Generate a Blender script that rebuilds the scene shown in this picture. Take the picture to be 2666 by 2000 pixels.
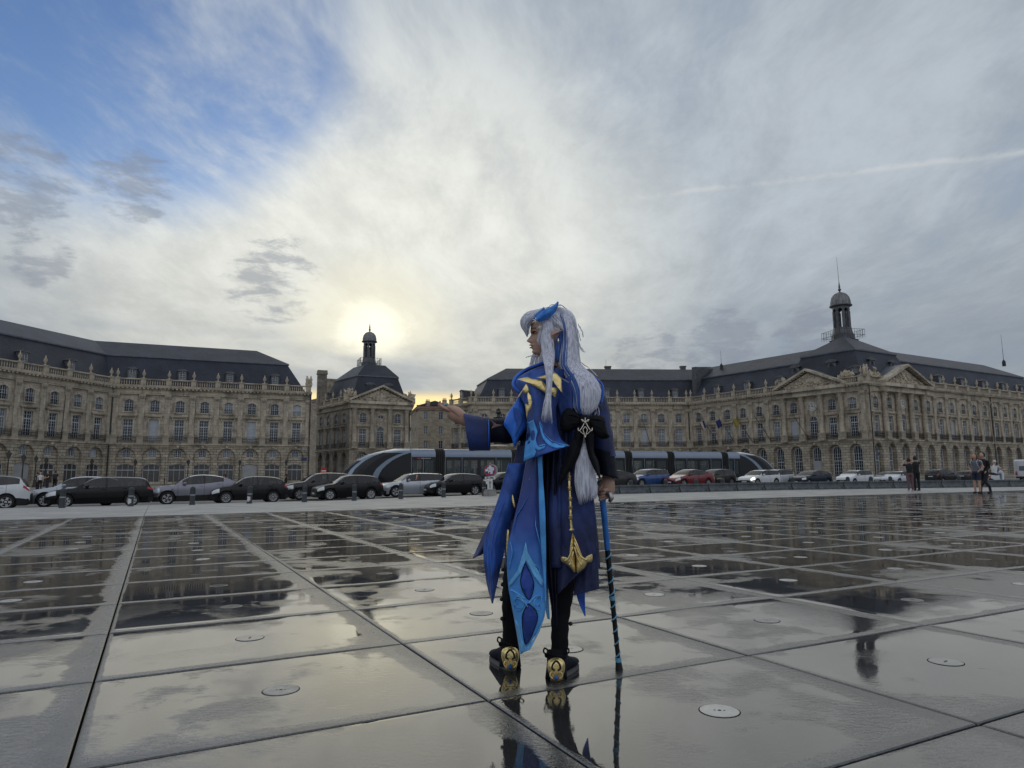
import bpy, math, random
from mathutils import Matrix, Vector
R = math.radians
random.seed(7)
scn = bpy.context.scene
for o in list(bpy.data.objects): bpy.data.objects.remove(o)
col = scn.collection

# ---------------------------------------------------------------- camera
F_PX, PITCH, ROLL, HCAM = 1782.9, R(7.70), R(-0.45), 0.90      # focal length in photo pixels (2666 wide)
cam_d = bpy.data.cameras.new("camera"); cam = bpy.data.objects.new("camera", cam_d); col.objects.link(cam)
cam_d.sensor_width = 36; cam_d.lens = 36 * F_PX / 2666; cam_d.clip_start = 0.05; cam_d.clip_end = 5000
cam.matrix_world = Matrix.Translation((0, 0, HCAM)) @ Matrix.Rotation(R(90) + PITCH, 4, 'X') @ Matrix.Rotation(ROLL, 4, 'Z')
scn.camera = cam
scn.render.resolution_x, scn.render.resolution_y = 1024, 768

# ---------------------------------------------------------------- sky and sun
SUN_AZ, SUN_EL = R(-11.7), R(11.3)                              # azimuth from +Y to the right
SUND = Vector((math.sin(SUN_AZ) * math.cos(SUN_EL), math.cos(SUN_AZ) * math.cos(SUN_EL), math.sin(SUN_EL)))

class NT:
    "small helper to write node maths"
    def __init__(s, tree): s.t = tree; s.n = tree.nodes; s.l = tree.links
    def new(s, typ, **kw):
        n = s.n.new(typ)
        for k, v in kw.items(): setattr(n, k, v)
        return n
    def put(s, sock, v):
        if isinstance(v, bpy.types.NodeSocket): s.l.new(v, sock)
        else: sock.default_value = v
    def m(s, op, a, b=0.0, c=None, clamp=False):
        n = s.new('ShaderNodeMath', operation=op, use_clamp=clamp); s.put(n.inputs[0], a); s.put(n.inputs[1], b)
        if c is not None: s.put(n.inputs[2], c)
        return n.outputs[0]
    def vm(s, op, a, b=(0, 0, 0)):
        n = s.new('ShaderNodeVectorMath', operation=op); s.put(n.inputs[0], a); s.put(n.inputs[1], b)
        return n.outputs['Value'] if op in ('DOT_PRODUCT', 'LENGTH', 'DISTANCE') else n.outputs[0]
    def ramp(s, v, a, b, lo=0.0, hi=1.0, smooth=True):
        n = s.new('ShaderNodeMapRange'); n.interpolation_type = 'SMOOTHSTEP' if smooth else 'LINEAR'
        s.put(n.inputs['Value'], v); s.put(n.inputs['From Min'], a); s.put(n.inputs['From Max'], b)
        s.put(n.inputs['To Min'], lo); s.put(n.inputs['To Max'], hi); return n.outputs[0]
    def noise(s, vec, scale, detail=4.0, rough=0.55, dist=0.0):
        n = s.new('ShaderNodeTexNoise'); s.put(n.inputs['Vector'], vec); s.put(n.inputs['Scale'], scale)
        s.put(n.inputs['Detail'], detail); s.put(n.inputs['Roughness'], rough); s.put(n.inputs['Distortion'], dist)
        return n.outputs[0]
    def mix(s, f, a, b, blend='MIX'):
        n = s.new('ShaderNodeMix', data_type='RGBA', blend_type=blend); s.put(n.inputs[0], f)
        s.put(n.inputs[6], a if isinstance(a, bpy.types.NodeSocket) else (*a[:3], 1.0))
        s.put(n.inputs[7], b if isinstance(b, bpy.types.NodeSocket) else (*b[:3], 1.0)); return n.outputs[2]
    def xyz(s, x, y, z):
        n = s.new('ShaderNodeCombineXYZ'); s.put(n.inputs[0], x); s.put(n.inputs[1], y); s.put(n.inputs[2], z); return n.outputs[0]
    def sep(s, v):
        n = s.new('ShaderNodeSeparateXYZ'); s.put(n.inputs[0], v); return n.outputs

def pdir(px, py):
    "direction in the world through display pixel (2211 x 1659)"
    u = (px * 1.2058 - 1333) / F_PX; v = (py * 1.2058 - 1000) / F_PX
    c, s = math.cos(-ROLL), math.sin(-ROLL); u, v = c * u - s * v, s * u + c * v
    return Vector((u, math.cos(PITCH) + math.sin(PITCH) * v, math.sin(PITCH) - math.cos(PITCH) * v))
def atY(px, py, Y):
    r = pdir(px, py); return r * (Y / r.y) + Vector((0, 0, HCAM))
def atZ(px, py, z):
    r = pdir(px, py); return r * ((z - HCAM) / r.z) + Vector((0, 0, HCAM))

world = bpy.data.worlds.new("World"); scn.world = world; world.use_nodes = True
world.cycles.sampling_method = 'MANUAL'; world.cycles.sample_map_resolution = 256
def build_world():
    N = NT(world.node_tree); N.n.clear()
    out = N.new('ShaderNodeOutputWorld'); bg = N.new('ShaderNodeBackground'); N.l.new(bg.outputs[0], out.inputs[0])
    sky = N.new('ShaderNodeTexSky', sky_type='NISHITA'); sky.sun_disc = False
    sky.sun_elevation = SUN_EL; sky.sun_rotation = SUN_AZ; sky.altitude = 0; sky.air_density = 1.4; sky.dust_density = 0.6; sky.ozone_density = 2.0
    sk = N.vm('SCALE', sky.outputs[0]); sk.node.inputs['Scale'].default_value = 0.10
    sk = N.mix(1.0, sk, (0.42, 0.60, 1.0), 'MULTIPLY')
    d = N.vm('NORMALIZE', N.new('ShaderNodeTexCoord').outputs['Generated'])
    x, y, z = N.sep(d)[:3]
    zc = N.m('MAXIMUM', z, 0.0)
    den = N.m('ADD', zc, 0.16)
    px, py = N.m('DIVIDE', x, den), N.m('DIVIDE', y, den)
    P = N.xyz(px, py, 0.0)
    # streaky high cloud radiating from the sun's side, with finer curls
    warp = N.new('ShaderNodeTexNoise'); N.put(warp.inputs['Vector'], P); warp.inputs['Scale'].default_value = 0.9; warp.inputs['Detail'].default_value = 2
    wv = N.vm('SCALE', N.vm('SUBTRACT', warp.outputs['Color'], (0.5, 0.5, 0.5))); wv.node.inputs['Scale'].default_value = 0.5
    Q = N.vm('ADD', P, wv)
    qx, qy, qz = N.sep(Q)[:3]
    strk = N.noise(N.xyz(N.m('MULTIPLY', N.m('ADD', qx, N.m('MULTIPLY', qy, -0.25)), 2.1), N.m('MULTIPLY', qy, 0.62), 3.1), 1.0, 5, 0.62)
    big = N.noise(N.xyz(qx, N.m('MULTIPLY', qy, 0.8), 7.7), 0.55, 2, 0.5)
    fine = N.noise(N.xyz(N.m('MULTIPLY', qx, 3.4), N.m('MULTIPLY', qy, 1.6), 1.3), 2.2, 5, 0.68)
    # angle from the sun
    sd = N.vm('DOT_PRODUCT', d, tuple(SUND))
    near = N.ramp(sd, 0.86, 1.0)                                 # within about 37 degrees
    wide = N.ramp(sd, -0.2, 0.95)
    # thickness of the veil: a clear blue gap to the upper left, thinner streaks overhead
    gap = N.vm('DOT_PRODUCT', d, tuple(pdir(250, 40).normalized()))
    g = N.ramp(gap, 0.952, 1.0)
    gap2 = N.ramp(N.vm('DOT_PRODUCT', d, tuple(pdir(620, -130).normalized())), 0.95, 1.0)
    cov = N.m('ADD', N.m('MULTIPLY', strk, 0.62), N.m('ADD', N.m('MULTIPLY', big, 0.45), N.m('MULTIPLY', fine, 0.22)))
    cov = N.m('SUBTRACT', cov, N.m('ADD', N.m('MULTIPLY', g, 0.56), N.m('MULTIPLY', gap2, 0.10)))
    cov = N.ramp(cov, 0.10, 0.68)
    cov = N.m('MAXIMUM', cov, N.ramp(N.m('ADD', N.m('MULTIPLY', strk, 0.6), N.m('MULTIPLY', fine, 0.4)), 0.36, 0.66, 0.06, 0.75))
    low = N.ramp(z, 0.0, 0.30, 1.0, 0.0)
    cov = N.m('MAXIMUM', cov, N.m('MULTIPLY', low, 0.93))
    # colour of the cloud
    tex = N.m('ADD', N.m('MULTIPLY', strk, 0.5), N.m('MULTIPLY', fine, 0.5))
    lum = N.ramp(tex, 0.36, 0.66, 0.86, 1.08)
    ccol = N.mix(wide, (0.18, 0.22, 0.285), (0.385, 0.43, 0.47))
    ccol = N.mix(N.ramp(sd, 0.35, -0.55), ccol, (0.55, 0.58, 0.63))   # the sky behind the viewer is lit from the front
    ccol = N.mix(N.m('MULTIPLY', near, 0.72), ccol, (0.80, 0.79, 0.70))
    cl = N.vm('SCALE', ccol); N.put(cl.node.inputs['Scale'], N.m('MULTIPLY', lum, N.ramp(z, 0.10, 0.36, 0.74, 1.0)))   # thicker bank low down
    # grey bank low down and blue-grey bands
    band = N.noise(N.xyz(N.m('MULTIPLY', x, 2.2), N.m('MULTIPLY', y, 2.2), N.m('MULTIPLY', z, 15.0)), 1.3, 3, 0.55, 0.3)
    bmask = N.m('MULTIPLY', N.ramp(z, 0.05, 0.30, 1.0, 0.0), N.ramp(band, 0.38, 0.62))
    cl = N.mix(N.m('MULTIPLY', bmask, 0.66), cl, (0.205, 0.245, 0.31))
    base = N.mix(cov, sk, cl)
    # small dark scud clouds in front of the veil
    sc = N.noise(N.xyz(N.m('MULTIPLY', x, 3.6), N.m('MULTIPLY', y, 3.6), N.m('MULTIPLY', z, 10.5)), 5.2, 6, 0.66, 0.25)
    where = N.ramp(N.vm('DOT_PRODUCT', d, tuple(pdir(590, 608).normalized())), 0.9965, 0.9996)
    for q_, lo in ((pdir(40, 390), 0.9968), (pdir(290, 395), 0.9980), (pdir(90, 555), 0.999), (pdir(1560, 745), 0.9972), (pdir(1400, 770), 0.998), (pdir(1750, 735), 0.998)):
        where = N.m('MAXIMUM', where, N.ramp(N.vm('DOT_PRODUCT', d, tuple(q_.normalized())), lo, 0.9997))
    smask = N.m('MULTIPLY', N.ramp(N.m('ADD', sc, N.m('MULTIPLY', where, 0.20)), 0.58, 0.80), N.ramp(where, 0.0, 0.6))
    base = N.mix(N.m('MULTIPLY', smask, 0.55), base, (0.19, 0.215, 0.265))
    # contrail on the right: a thin line through two directions
    a, b = pdir(1330, 432).normalized(), pdir(2211, 330).normalized()
    nn = a.cross(b).normalized()
    off = N.m('ABSOLUTE', N.m('ADD', N.vm('DOT_PRODUCT', d, tuple(nn)), N.m('MULTIPLY', N.m('SUBTRACT', fine, 0.5), 0.012)))
    tr = N.m('MULTIPLY', N.ramp(off, 0.0, 0.006, 1.0, 0.0), N.m('MULTIPLY', N.ramp(N.vm('DOT_PRODUCT', d, tuple(((a + b) / 2).normalized())), 0.86, 0.955), N.ramp(fine, 0.3, 0.6)))
    base = N.mix(N.m('MULTIPLY', tr, 0.28), base, (0.62, 0.61, 0.58))
    # veiled sun: glow through the cloud, cut by the bank below it
    gl = N.ramp(N.m('ADD', sd, N.m('MULTIPLY', N.m('SUBTRACT', fine, 0.5), 0.0022)), 0.9972, 1.0)
    gl2 = N.ramp(sd, 0.990, 0.9997)
    cut = N.ramp(N.m('ADD', z, N.m('MULTIPLY', N.m('SUBTRACT', band, 0.5), 0.06)), SUND.z - 0.034, SUND.z + 0.004)
    base = N.mix(N.m('MULTIPLY', N.m('MULTIPLY', gl2, 0.5), cut), base, (0.86, 0.81, 0.60))
    base = N.mix(N.m('MULTIPLY', N.m('POWER', gl, 1.6), cut), base, (0.98, 0.94, 0.76))
    # yellow strip along the horizon under the bank, on the sun's side
    st = N.m('MULTIPLY', N.ramp(sd, 0.955, 0.99), N.m('MULTIPLY', N.ramp(z, 0.075, 0.10), N.ramp(z, 0.108, 0.128, 1.0, 0.0)))
    base = N.mix(N.m('MULTIPLY', st, 0.95), base, (1.05, 0.80, 0.36))
    N.l.new(base, bg.inputs['Color']); bg.inputs['Strength'].default_value = 1.0
build_world()

sun_d = bpy.data.lights.new("sun", 'SUN'); sun = bpy.data.objects.new("sun", sun_d); col.objects.link(sun)
sun_d.energy = 0.5; sun_d.angle = R(120); sun_d.color = (1.0, 0.88, 0.66)
sun.rotation_euler = (-SUND).to_track_quat('-Z', 'Y').to_euler(); sun.location = (0, 0, 60)
scn.view_settings.view_transform = 'Standard'; scn.view_settings.look = 'None'
scn.view_settings.exposure = 0.30; scn.view_settings.gamma = 1.0; scn.view_settings.use_curve_mapping = False

# ---------------------------------------------------------------- materials
MATS = {}
def mat(name, c, rough=0.6, metal=0.0, var=0.12, scale=2.0, bump=0.0, bscale=20.0, spec=0.5, coat=0.0, c2=None, c2f=(0.5, 0.65), ior=None, emit=None, alpha=1.0):
    if name in MATS: return MATS[name]
    m = bpy.data.materials.new(name); m.use_nodes = True; N = NT(m.node_tree); b = N.n['Principled BSDF']
    tc = N.new('ShaderNodeTexCoord').outputs['Object']
    base = (*c, 1.0)
    if var > 0:
        n1 = N.noise(tc, scale, 6, 0.6)
        f = N.ramp(n1, 0.3, 0.7, 1 - var, 1 + var)
        v = N.vm('SCALE', (c[0], c[1], c[2])); N.put(v.node.inputs['Scale'], f); base = v
        if c2 is not None:
            base = N.mix(N.ramp(N.noise(tc, scale * 0.6, 7, 0.62), *c2f), base, c2)
    N.put(b.inputs['Base Color'], base); b.inputs['Roughness'].default_value = rough; b.inputs['Metallic'].default_value = metal
    b.inputs['Specular IOR Level'].default_value = spec; b.inputs['Coat Weight'].default_value = coat; b.inputs['Coat Roughness'].default_value = 0.05
    if ior: b.inputs['IOR'].default_value = ior
    if alpha < 1: b.inputs['Alpha'].default_value = alpha
    if emit: b.inputs['Emission Color'].default_value = (*emit[:3], 1); b.inputs['Emission Strength'].default_value = emit[3]
    if bump > 0:
        bn = N.new('ShaderNodeBump'); bn.inputs['Strength'].default_value = bump; bn.inputs['Distance'].default_value = 0.02
        N.put(bn.inputs['Height'], N.noise(tc, bscale, 5, 0.6)); N.l.new(bn.outputs[0], b.inputs['Normal'])
    MATS[name] = m; return m

# ---------------------------------------------------------------- mesh builder
class MB:
    def __init__(s): s.v = []; s.f = []; s.mi = []; s.cur = 0
    def add(s, vs, fs):
        o = len(s.v); s.v += [tuple(q) for q in vs]
        for f in fs: s.f.append(tuple(i + o for i in f)); s.mi.append(s.cur)
        return o
    def box(s, x0, x1, y0, y1, z0, z1, M=None):
        vs = [Vector((x, y, z)) for z in (z0, z1) for y in (y0, y1) for x in (x0, x1)]
        if M is not None: vs = [M @ q for q in vs]
        s.add(vs, [(0, 2, 3, 1), (4, 5, 7, 6), (0, 1, 5, 4), (2, 6, 7, 3), (0, 4, 6, 2), (1, 3, 7, 5)])
    def lathe(s, prof, n=10, c=(0, 0, 0), cap=True, M=None):
        "prof: list of (radius, z)"
        vs = []
        for r, z in prof:
            for i in range(n):
                a = 2 * math.pi * i / n; q = Vector((c[0] + r * math.cos(a), c[1] + r * math.sin(a), c[2] + z)); vs.append(M @ q if M is not None else q)
        fs = []
        for k in range(len(prof) - 1):
            for i in range(n): j = (i + 1) % n; fs.append((k * n + i, k * n + j, (k + 1) * n + j, (k + 1) * n + i))
        if cap: fs.append(tuple(range(n - 1, -1, -1))); fs.append(tuple((len(prof) - 1) * n + i for i in range(n)))
        s.add(vs, fs)
    def prism(s, poly, axis, a, b, M=None):
        "poly of 2D points extruded along an axis ('x','y','z') from a to b"
        def mk(p, t): return Vector((t, p[0], p[1])) if axis == 'x' else Vector((p[0], t, p[1])) if axis == 'y' else Vector((p[0], p[1], t))
        vs = [mk(p, a) for p in poly] + [mk(p, b) for p in poly]
        if M is not None: vs = [M @ q for q in vs]
        n = len(poly); s.add(vs, [tuple(range(n)), tuple(range(2 * n - 1, n - 1, -1))] + [(i, i + n, (i + 1) % n + n, (i + 1) % n) for i in range(n)])
    def tube(s, pts, rad, n=6, cap=True, flat=1.0, upv=None):
        "tapered tube along points; rad a number or list"
        pts = [Vector(p) for p in pts]; k = len(pts)
        if not hasattr(rad, '__len__'): rad = [rad] * k
        vs = []; prev = None
        for i, p in enumerate(pts):
            t = (pts[min(i + 1, k - 1)] - pts[max(i - 1, 0)]).normalized()
            if prev is None:
                a = Vector(upv) if upv else (Vector((0, 0, 1)) if abs(t.z) < 0.9 else Vector((0, 1, 0)))
            else: a = prev
            u = (a - t * a.dot(t))
            if u.length < 1e-6: u = t.orthogonal()
            u.normalize(); w = t.cross(u); prev = u
            for j in range(n):
                an = 2 * math.pi * j / n; vs.append(p + u * (rad[i] * math.cos(an)) + w * (rad[i] * flat * math.sin(an)))
        fs = [(i * n + j, i * n + (j + 1) % n, (i + 1) * n + (j + 1) % n, (i + 1) * n + j) for i in range(k - 1) for j in range(n)]
        if cap: fs += [tuple(range(n - 1, -1, -1)), tuple((k - 1) * n + j for j in range(n))]
        s.add(vs, fs)
    def rings(s, rings, closed=True, cap=True):
        n = len(rings[0]); vs = [q for r in rings for q in r]; m = n if closed else n - 1
        fs = [(i * n + j, i * n + (j + 1) % n, (i + 1) * n + (j + 1) % n, (i + 1) * n + j) for i in range(len(rings) - 1) for j in range(m)]
        if cap and closed: fs += [tuple(range(n - 1, -1, -1)), tuple((len(rings) - 1) * n + j for j in range(n))]
        s.add(vs, fs)
    def mesh(s, name, mats, smooth=False):
        me = bpy.data.meshes.new(name); me.from_pydata([tuple(q) for q in s.v], [], s.f); me.validate()
        for m in (mats if isinstance(mats, (list, tuple)) else [mats]): me.materials.append(m)
        if len(me.polygons) == len(s.mi): me.polygons.foreach_set('material_index', s.mi)
        if smooth:
            me.polygons.foreach_set('use_smooth', [True] * len(me.polygons))
            if smooth != True: me.set_sharp_from_angle(angle=R(smooth))
        me.update(); return me
    def build(s, name, mats, parent=None, loc=(0, 0, 0), rz=0, smooth=False):
        return link(name, s.mesh(name, mats, smooth), parent, loc, rz)
def link(name, me, parent=None, loc=(0, 0, 0), rz=0):
    o = bpy.data.objects.new(name, me); col.objects.link(o); o.parent = parent; o.location = loc; o.rotation_euler = (0, 0, rz); return o
def tag(o, label=None, cat=None, group=None, kind=None):
    if label: o['label'] = label
    if cat: o['category'] = cat
    if group: o['group'] = group
    if kind: o['kind'] = kind
    return o
def thing(name, label, cat, loc=(0, 0, 0), rz=0, group=None):
    return tag(link(name, None, None, loc, rz), label, cat, group)
def copy_tree(o, parent=None, top=True):
    c = o.copy(); col.objects.link(c); c.parent = parent
    for ch in list(o.children): copy_tree(ch, c, False)
    return c
def lerp(a, b, t): return a + (b - a) * t
def interp(tab, x):
    if x <= tab[0][0]: return tab[0][1]
    for (a, b), (c, d) in zip(tab, tab[1:]):
        if x <= c: return b + (d - b) * (x - a) / (c - a)
    return tab[-1][1]
def sinterp(tab, x):
    "smooth (Catmull-Rom like) interpolation"
    if x <= tab[0][0]: return tab[0][1]
    if x >= tab[-1][0]: return tab[-1][1]
    for k in range(len(tab) - 1):
        (x0, y0), (x1, y1) = tab[k], tab[k + 1]
        if x <= x1:
            m0 = (y1 - tab[k - 1][1]) / (x1 - tab[k - 1][0]) if k > 0 else (y1 - y0) / (x1 - x0)
            m1 = (tab[k + 2][1] - y0) / (tab[k + 2][0] - x0) if k + 2 < len(tab) else (y1 - y0) / (x1 - x0)
            h = x1 - x0; t = (x - x0) / h
            return (2*t**3 - 3*t**2 + 1) * y0 + (t**3 - 2*t**2 + t) * h * m0 + (-2*t**3 + 3*t**2) * y1 + (t**3 - t**2) * h * m1
def subdiv(o, lv=1):
    m = o.modifiers.new('Subdivision', 'SUBSURF'); m.levels = lv; m.render_levels = lv; return o
# ================================================================ ground
GYAW = 0.47717; GO = Vector((-1.54903 * HCAM, 2.51863 * HCAM)); SX, SY = 1.61042 * HCAM, 1.21463 * HCAM
gc, gs = math.cos(GYAW), math.sin(GYAW)
def G(i, j): return Vector((gc * i * SX - gs * j * SY + GO.x, gs * i * SX + gc * j * SY + GO.y))
JFAR, ROADZ, PLZ = 15, -0.42, 0.0
ROADA = [(-20, -.42), (8, -.42), (33, -.06), (46, -.08), (62, -.26), (100, -.34)]    # level of the road along the quay
NB = Vector((-gs, gc))                                          # direction away from the quay
AX = Vector((gc, gs))
EDGE0 = G(0, JFAR)
def tdist(X, Y): return (Vector((X, Y)) - EDGE0).dot(NB)
def zg(X, Y):
    t = tdist(X, Y)
    a = (Vector((X, Y)) - EDGE0).dot(AX); zr = interp(ROADA, a)
    if t < 18.7: return interp([(0.9, 0.0), (18.0, zr + 0.11), (18.7, zr + 0.11)], t)
    return interp([(18.7, zr), (31.0, zr), (36.0, PLZ)], t)

def wet_stone(name, base):
    "dark granite: standing water in the middle of the slabs, drained rough film towards the near and right-hand joints"
    m = bpy.data.materials.new(name); m.use_nodes = True; N = NT(m.node_tree); b = N.n['Principled BSDF']
    geo = N.new('ShaderNodeNewGeometry').outputs['Position']; px, py, pz = N.sep(geo)[:3]
    dx, dy = N.m('SUBTRACT', px, GO.x), N.m('SUBTRACT', py, GO.y)
    u = N.m('FRACT', N.m('DIVIDE', N.m('ADD', N.m('MULTIPLY', dx, gc), N.m('MULTIPLY', dy, gs)), SX)); v = N.m('FRACT', N.m('DIVIDE', N.m('ADD', N.m('MULTIPLY', dx, -gs), N.m('MULTIPLY', dy, gc)), SY))
    n_big = N.noise(geo, 0.62, 3, 0.5, 0.2); n_med = N.noise(geo, 3.2, 4, 0.6, 0.4); n_fin = N.noise(geo, 120.0, 2, 0.6)
    rip = N.noise(N.xyz(px, N.m('MULTIPLY', py, 1.7), 0.0), 26.0, 4, 0.65, 0.3)
    # depth of the film
    edge = N.m('MULTIPLY', N.ramp(v, 0.005, 0.10), N.m('MULTIPLY', N.ramp(u, 0.99, 0.87), N.ramp(u, 0.0, 0.03)))
    wet = N.m('ADD', N.m('MULTIPLY', n_big, 0.75), N.m('ADD', N.m('MULTIPLY', n_med, 0.42), N.m('MULTIPLY', N.m('SUBTRACT', edge, 0.5), 0.30)))
    pud = N.ramp(wet, 0.622, 0.725)
    patch = N.ramp(N.noise(geo, 1.7, 3, 0.55, 0.5), 0.44, 0.60)          # wind-ruffled patches of water
    sheen = N.ramp(wet, 0.40, 0.60)
    c = N.mix(pud, base, tuple(q * 0.45 for q in base))
    f = N.vm('SCALE', c); N.put(f.node.inputs['Scale'], N.m('MULTIPLY', N.ramp(n_fin, 0.3, 0.7, 0.5, 1.6), N.ramp(n_med, 0.3, 0.7, 0.85, 1.15))); N.put(b.inputs['Base Color'], f)
    N.put(b.inputs['Roughness'], N.mix(pud, N.mix(sheen, (0.32,) * 3, (0.20,) * 3), (0.03,) * 3))
    b.inputs['IOR'].default_value = 1.75
    bn = N.new('ShaderNodeBump'); bn.inputs['Distance'].default_value = 0.0035
    N.put(bn.inputs['Strength'], N.m('ADD', N.ramp(pud, 0, 1, 0.60, 0.010, smooth=False), N.m('MULTIPLY', patch, 0.10)))
    N.put(bn.inputs['Height'], N.m('ADD', rip, N.m('MULTIPLY', n_fin, 0.25)))
    N.l.new(bn.outputs[0], b.inputs['Normal']); return m
M_SLAB = wet_stone('wet_granite', (0.062, 0.063, 0.064))
M_JOINT = mat('joint_black', (0.012, 0.012, 0.012), 0.9, var=0)
M_LID = mat('lid_steel', (0.40, 0.41, 0.41), 0.30, 0.7, var=0.1, scale=30)
M_HOLE = mat('hole_black', (0.005, 0.005, 0.005), 0.9, var=0)

I0, I1, J0, J1 = -9, 34, -3, JFAR
def gquad(mb, i0, i1, j0, j1, z):
    vs = [(*G(i0, j0), z), (*G(i1, j0), z), (*G(i1, j1), z), (*G(i0, j1), z)]; mb.add(vs, [(0, 1, 2, 3)])
mb = MB(); gquad(mb, I0, I1, J0, J1, -0.05)
mirror = tag(mb.build('water_mirror', M_JOINT), kind='structure')

def slab_mesh(seed):
    "one slab: flat middle, worn edges rounding down into the joint"
    rnd = random.Random(seed); mb = MB(); g = 0.005; w = 0.03
    us = [0, 0.006, 0.014, w, 0.12, 0.3, 0.5]
    xs = [u for u in us[:-1]] + [SX / 2] + [SX - u for u in us[:-1]][::-1]
    ys = [u for u in us[:-1]] + [SY / 2] + [SY - u for u in us[:-1]][::-1]
    def drop(a, L):
        e = min(a, L - a); 
        q = max(0.0, 1 - e / w); return -(q * q) * w * math.tan(R(7)) / 2 - (0.003 if e < 0.004 else 0)
    tx, ty = rnd.uniform(-1, 1) * 0.0016, rnd.uniform(-1, 1) * 0.0016
    vs = []
    for y in ys:
        for x in xs:
            xx = g + x * (SX - 2 * g) / SX; yy = g + y * (SY - 2 * g) / SY
            vs.append((xx, yy, drop(x, SX) + drop(y, SY) + tx * (x / SX - .5) + ty * (y / SY - .5)))
    n = len(xs); fs = [(j * n + i, j * n + i + 1, (j + 1) * n + i + 1, (j + 1) * n + i) for j in range(len(ys) - 1) for i in range(n - 1)]
    mb.add(vs, fs)
    rim = list(range(n)) + [k * n + n - 1 for k in range(1, len(ys))] + [(len(ys) - 1) * n + i for i in range(n - 2, -1, -1)] + [k * n for k in range(len(ys) - 2, 0, -1)]
    low = [(vs[i][0], vs[i][1], -0.045) for i in rim]; o = mb.add(low, [])
    L = len(rim)
    for k in range(L): mb.f.append((rim[k], o + k, o + (k + 1) % L, rim[(k + 1) % L])); mb.mi.append(0)
    return mb
slab_meshes = [slab_mesh(k).mesh('slab', M_SLAB, 25) for k in range(6)]
def lid_mesh():
    mb = MB(); r = 0.074
    mb.lathe([(r, -0.004), (r, 0.0022), (r - 0.004, 0.003), (0.001, 0.003)], 28, cap=False)
    mb.cur = 1
    mb.lathe([(r + 0.005, 0.0004), (r, 0.0004)], 28, cap=False)
    for dx, rr in ((-0.018, 0.004), (0, 0.007), (0.018, 0.004)): mb.lathe([(rr, 0.0034), (0.0005, 0.0034)], 10, (dx, 0, 0), cap=False)
    return [mb.mesh('lid', [m_, M_HOLE]) for m_ in (M_LID, mat('lid_wet', (0.16, 0.165, 0.17), 0.12, 0.4, var=0.2, scale=30), mat('lid_dull', (0.27, 0.275, 0.27), 0.4, 0.5, var=0.25, scale=25))]
LIDS = lid_mesh()
def seen(p, m=0.06):
    q = Vector((p[0], p[1], -HCAM)); cy = math.cos(PITCH) * q.y + math.sin(PITCH) * q.z
    if cy < 0.3: return None
    u = q.x / cy * F_PX / 2666; return cy if abs(u) < 0.5 + m else None
cells = []
for i in range(I0, I1):
    for j in range(J0, J1):
        c = (G(i, j) + G(i + 1, j + 1)) / 2
        d = seen(c, 0.25) or (seen(G(i, j + 1)) or seen(G(i + 1, j + 1)) or seen(G(i + 1, j)))
        cells.append((d or 1e6 + c.length, i, j))
cells.sort()
rest = MB(); rnd = random.Random(3)
for k, (d, i, j) in enumerate(cells):
    p = G(i, j); zz = rnd.uniform(-0.0012, 0.0012)
    if k < 300:
        s = link('slab', rnd.choice(slab_meshes), mirror, (p.x, p.y, zz), GYAW)
        l = link('lid', rnd.choice(LIDS), s, (SX / 2, SY / 2, 0.0), rnd.uniform(0, 3))
    else:
        src = slab_meshes[k % 6]; T = Matrix.Translation((p.x, p.y, zz)) @ Matrix.Rotation(GYAW, 4, 'Z')
        rest.cur = 0; rest.add([T @ v.co for v in src.vertices], [tuple(f.vertices) for f in src.polygons])
tag(rest.build('slab', M_SLAB, mirror, smooth=25), kind='stuff')

# ground sheet to the horizon, pavement, road, square
def strip_pt(a, t, z=None):
    p = EDGE0 + AX * a + NB * t; return (p.x, p.y, zg(p.x, p.y) if z is None else z)
M_GROUND = mat('plaza_paving', (0.20, 0.195, 0.185), 0.75, var=0.2, scale=0.6, bump=0.2, bscale=6)
mb = MB(); mb.add([strip_pt(-900, 36.0, PLZ), strip_pt(900, 36.0, PLZ), strip_pt(900, 1500, PLZ), strip_pt(-900, 1500, PLZ)], [(0, 1, 2, 3)])
mb.add([strip_pt(-900, -1200, -0.09), strip_pt(900, -1200, -0.09), strip_pt(900, 36.0, ROADZ - 0.2), strip_pt(-900, 36.0, ROADZ - 0.2)], [(0, 1, 2, 3)])
ground = tag(mb.build('ground', M_GROUND), kind='structure')

M_PAVE = mat('pavement_stone', (0.31, 0.31, 0.30), 0.5, var=0.3, scale=0.9, bump=0.15, bscale=40, spec=0.4, c2=(.17, .17, .165), c2f=(.52, .78))
M_PAVEJ = mat('pavement_joint', (0.05, 0.05, 0.05), 0.9, var=0)
ACUT = [-140, -60, -20, 8, 33, 46, 62, 100, 160]
def strips(mb, ts, lift=0.0):
    for t0, t1 in zip(ts, ts[1:]):
        for a0, a1 in zip(ACUT, ACUT[1:]): mb.add([(x, y, z + lift) for x, y, z in (strip_pt(a0, t0 + 1e-3), strip_pt(a1, t0 + 1e-3), strip_pt(a1, t1 - 1e-3), strip_pt(a0, t1 - 1e-3))], [(0, 1, 2, 3)])
mb = MB(); strips(mb, (0.0, 0.9, 18.0, 18.7), -0.22)
pave = tag(mb.build('pavement', M_PAVEJ), kind='structure')
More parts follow.
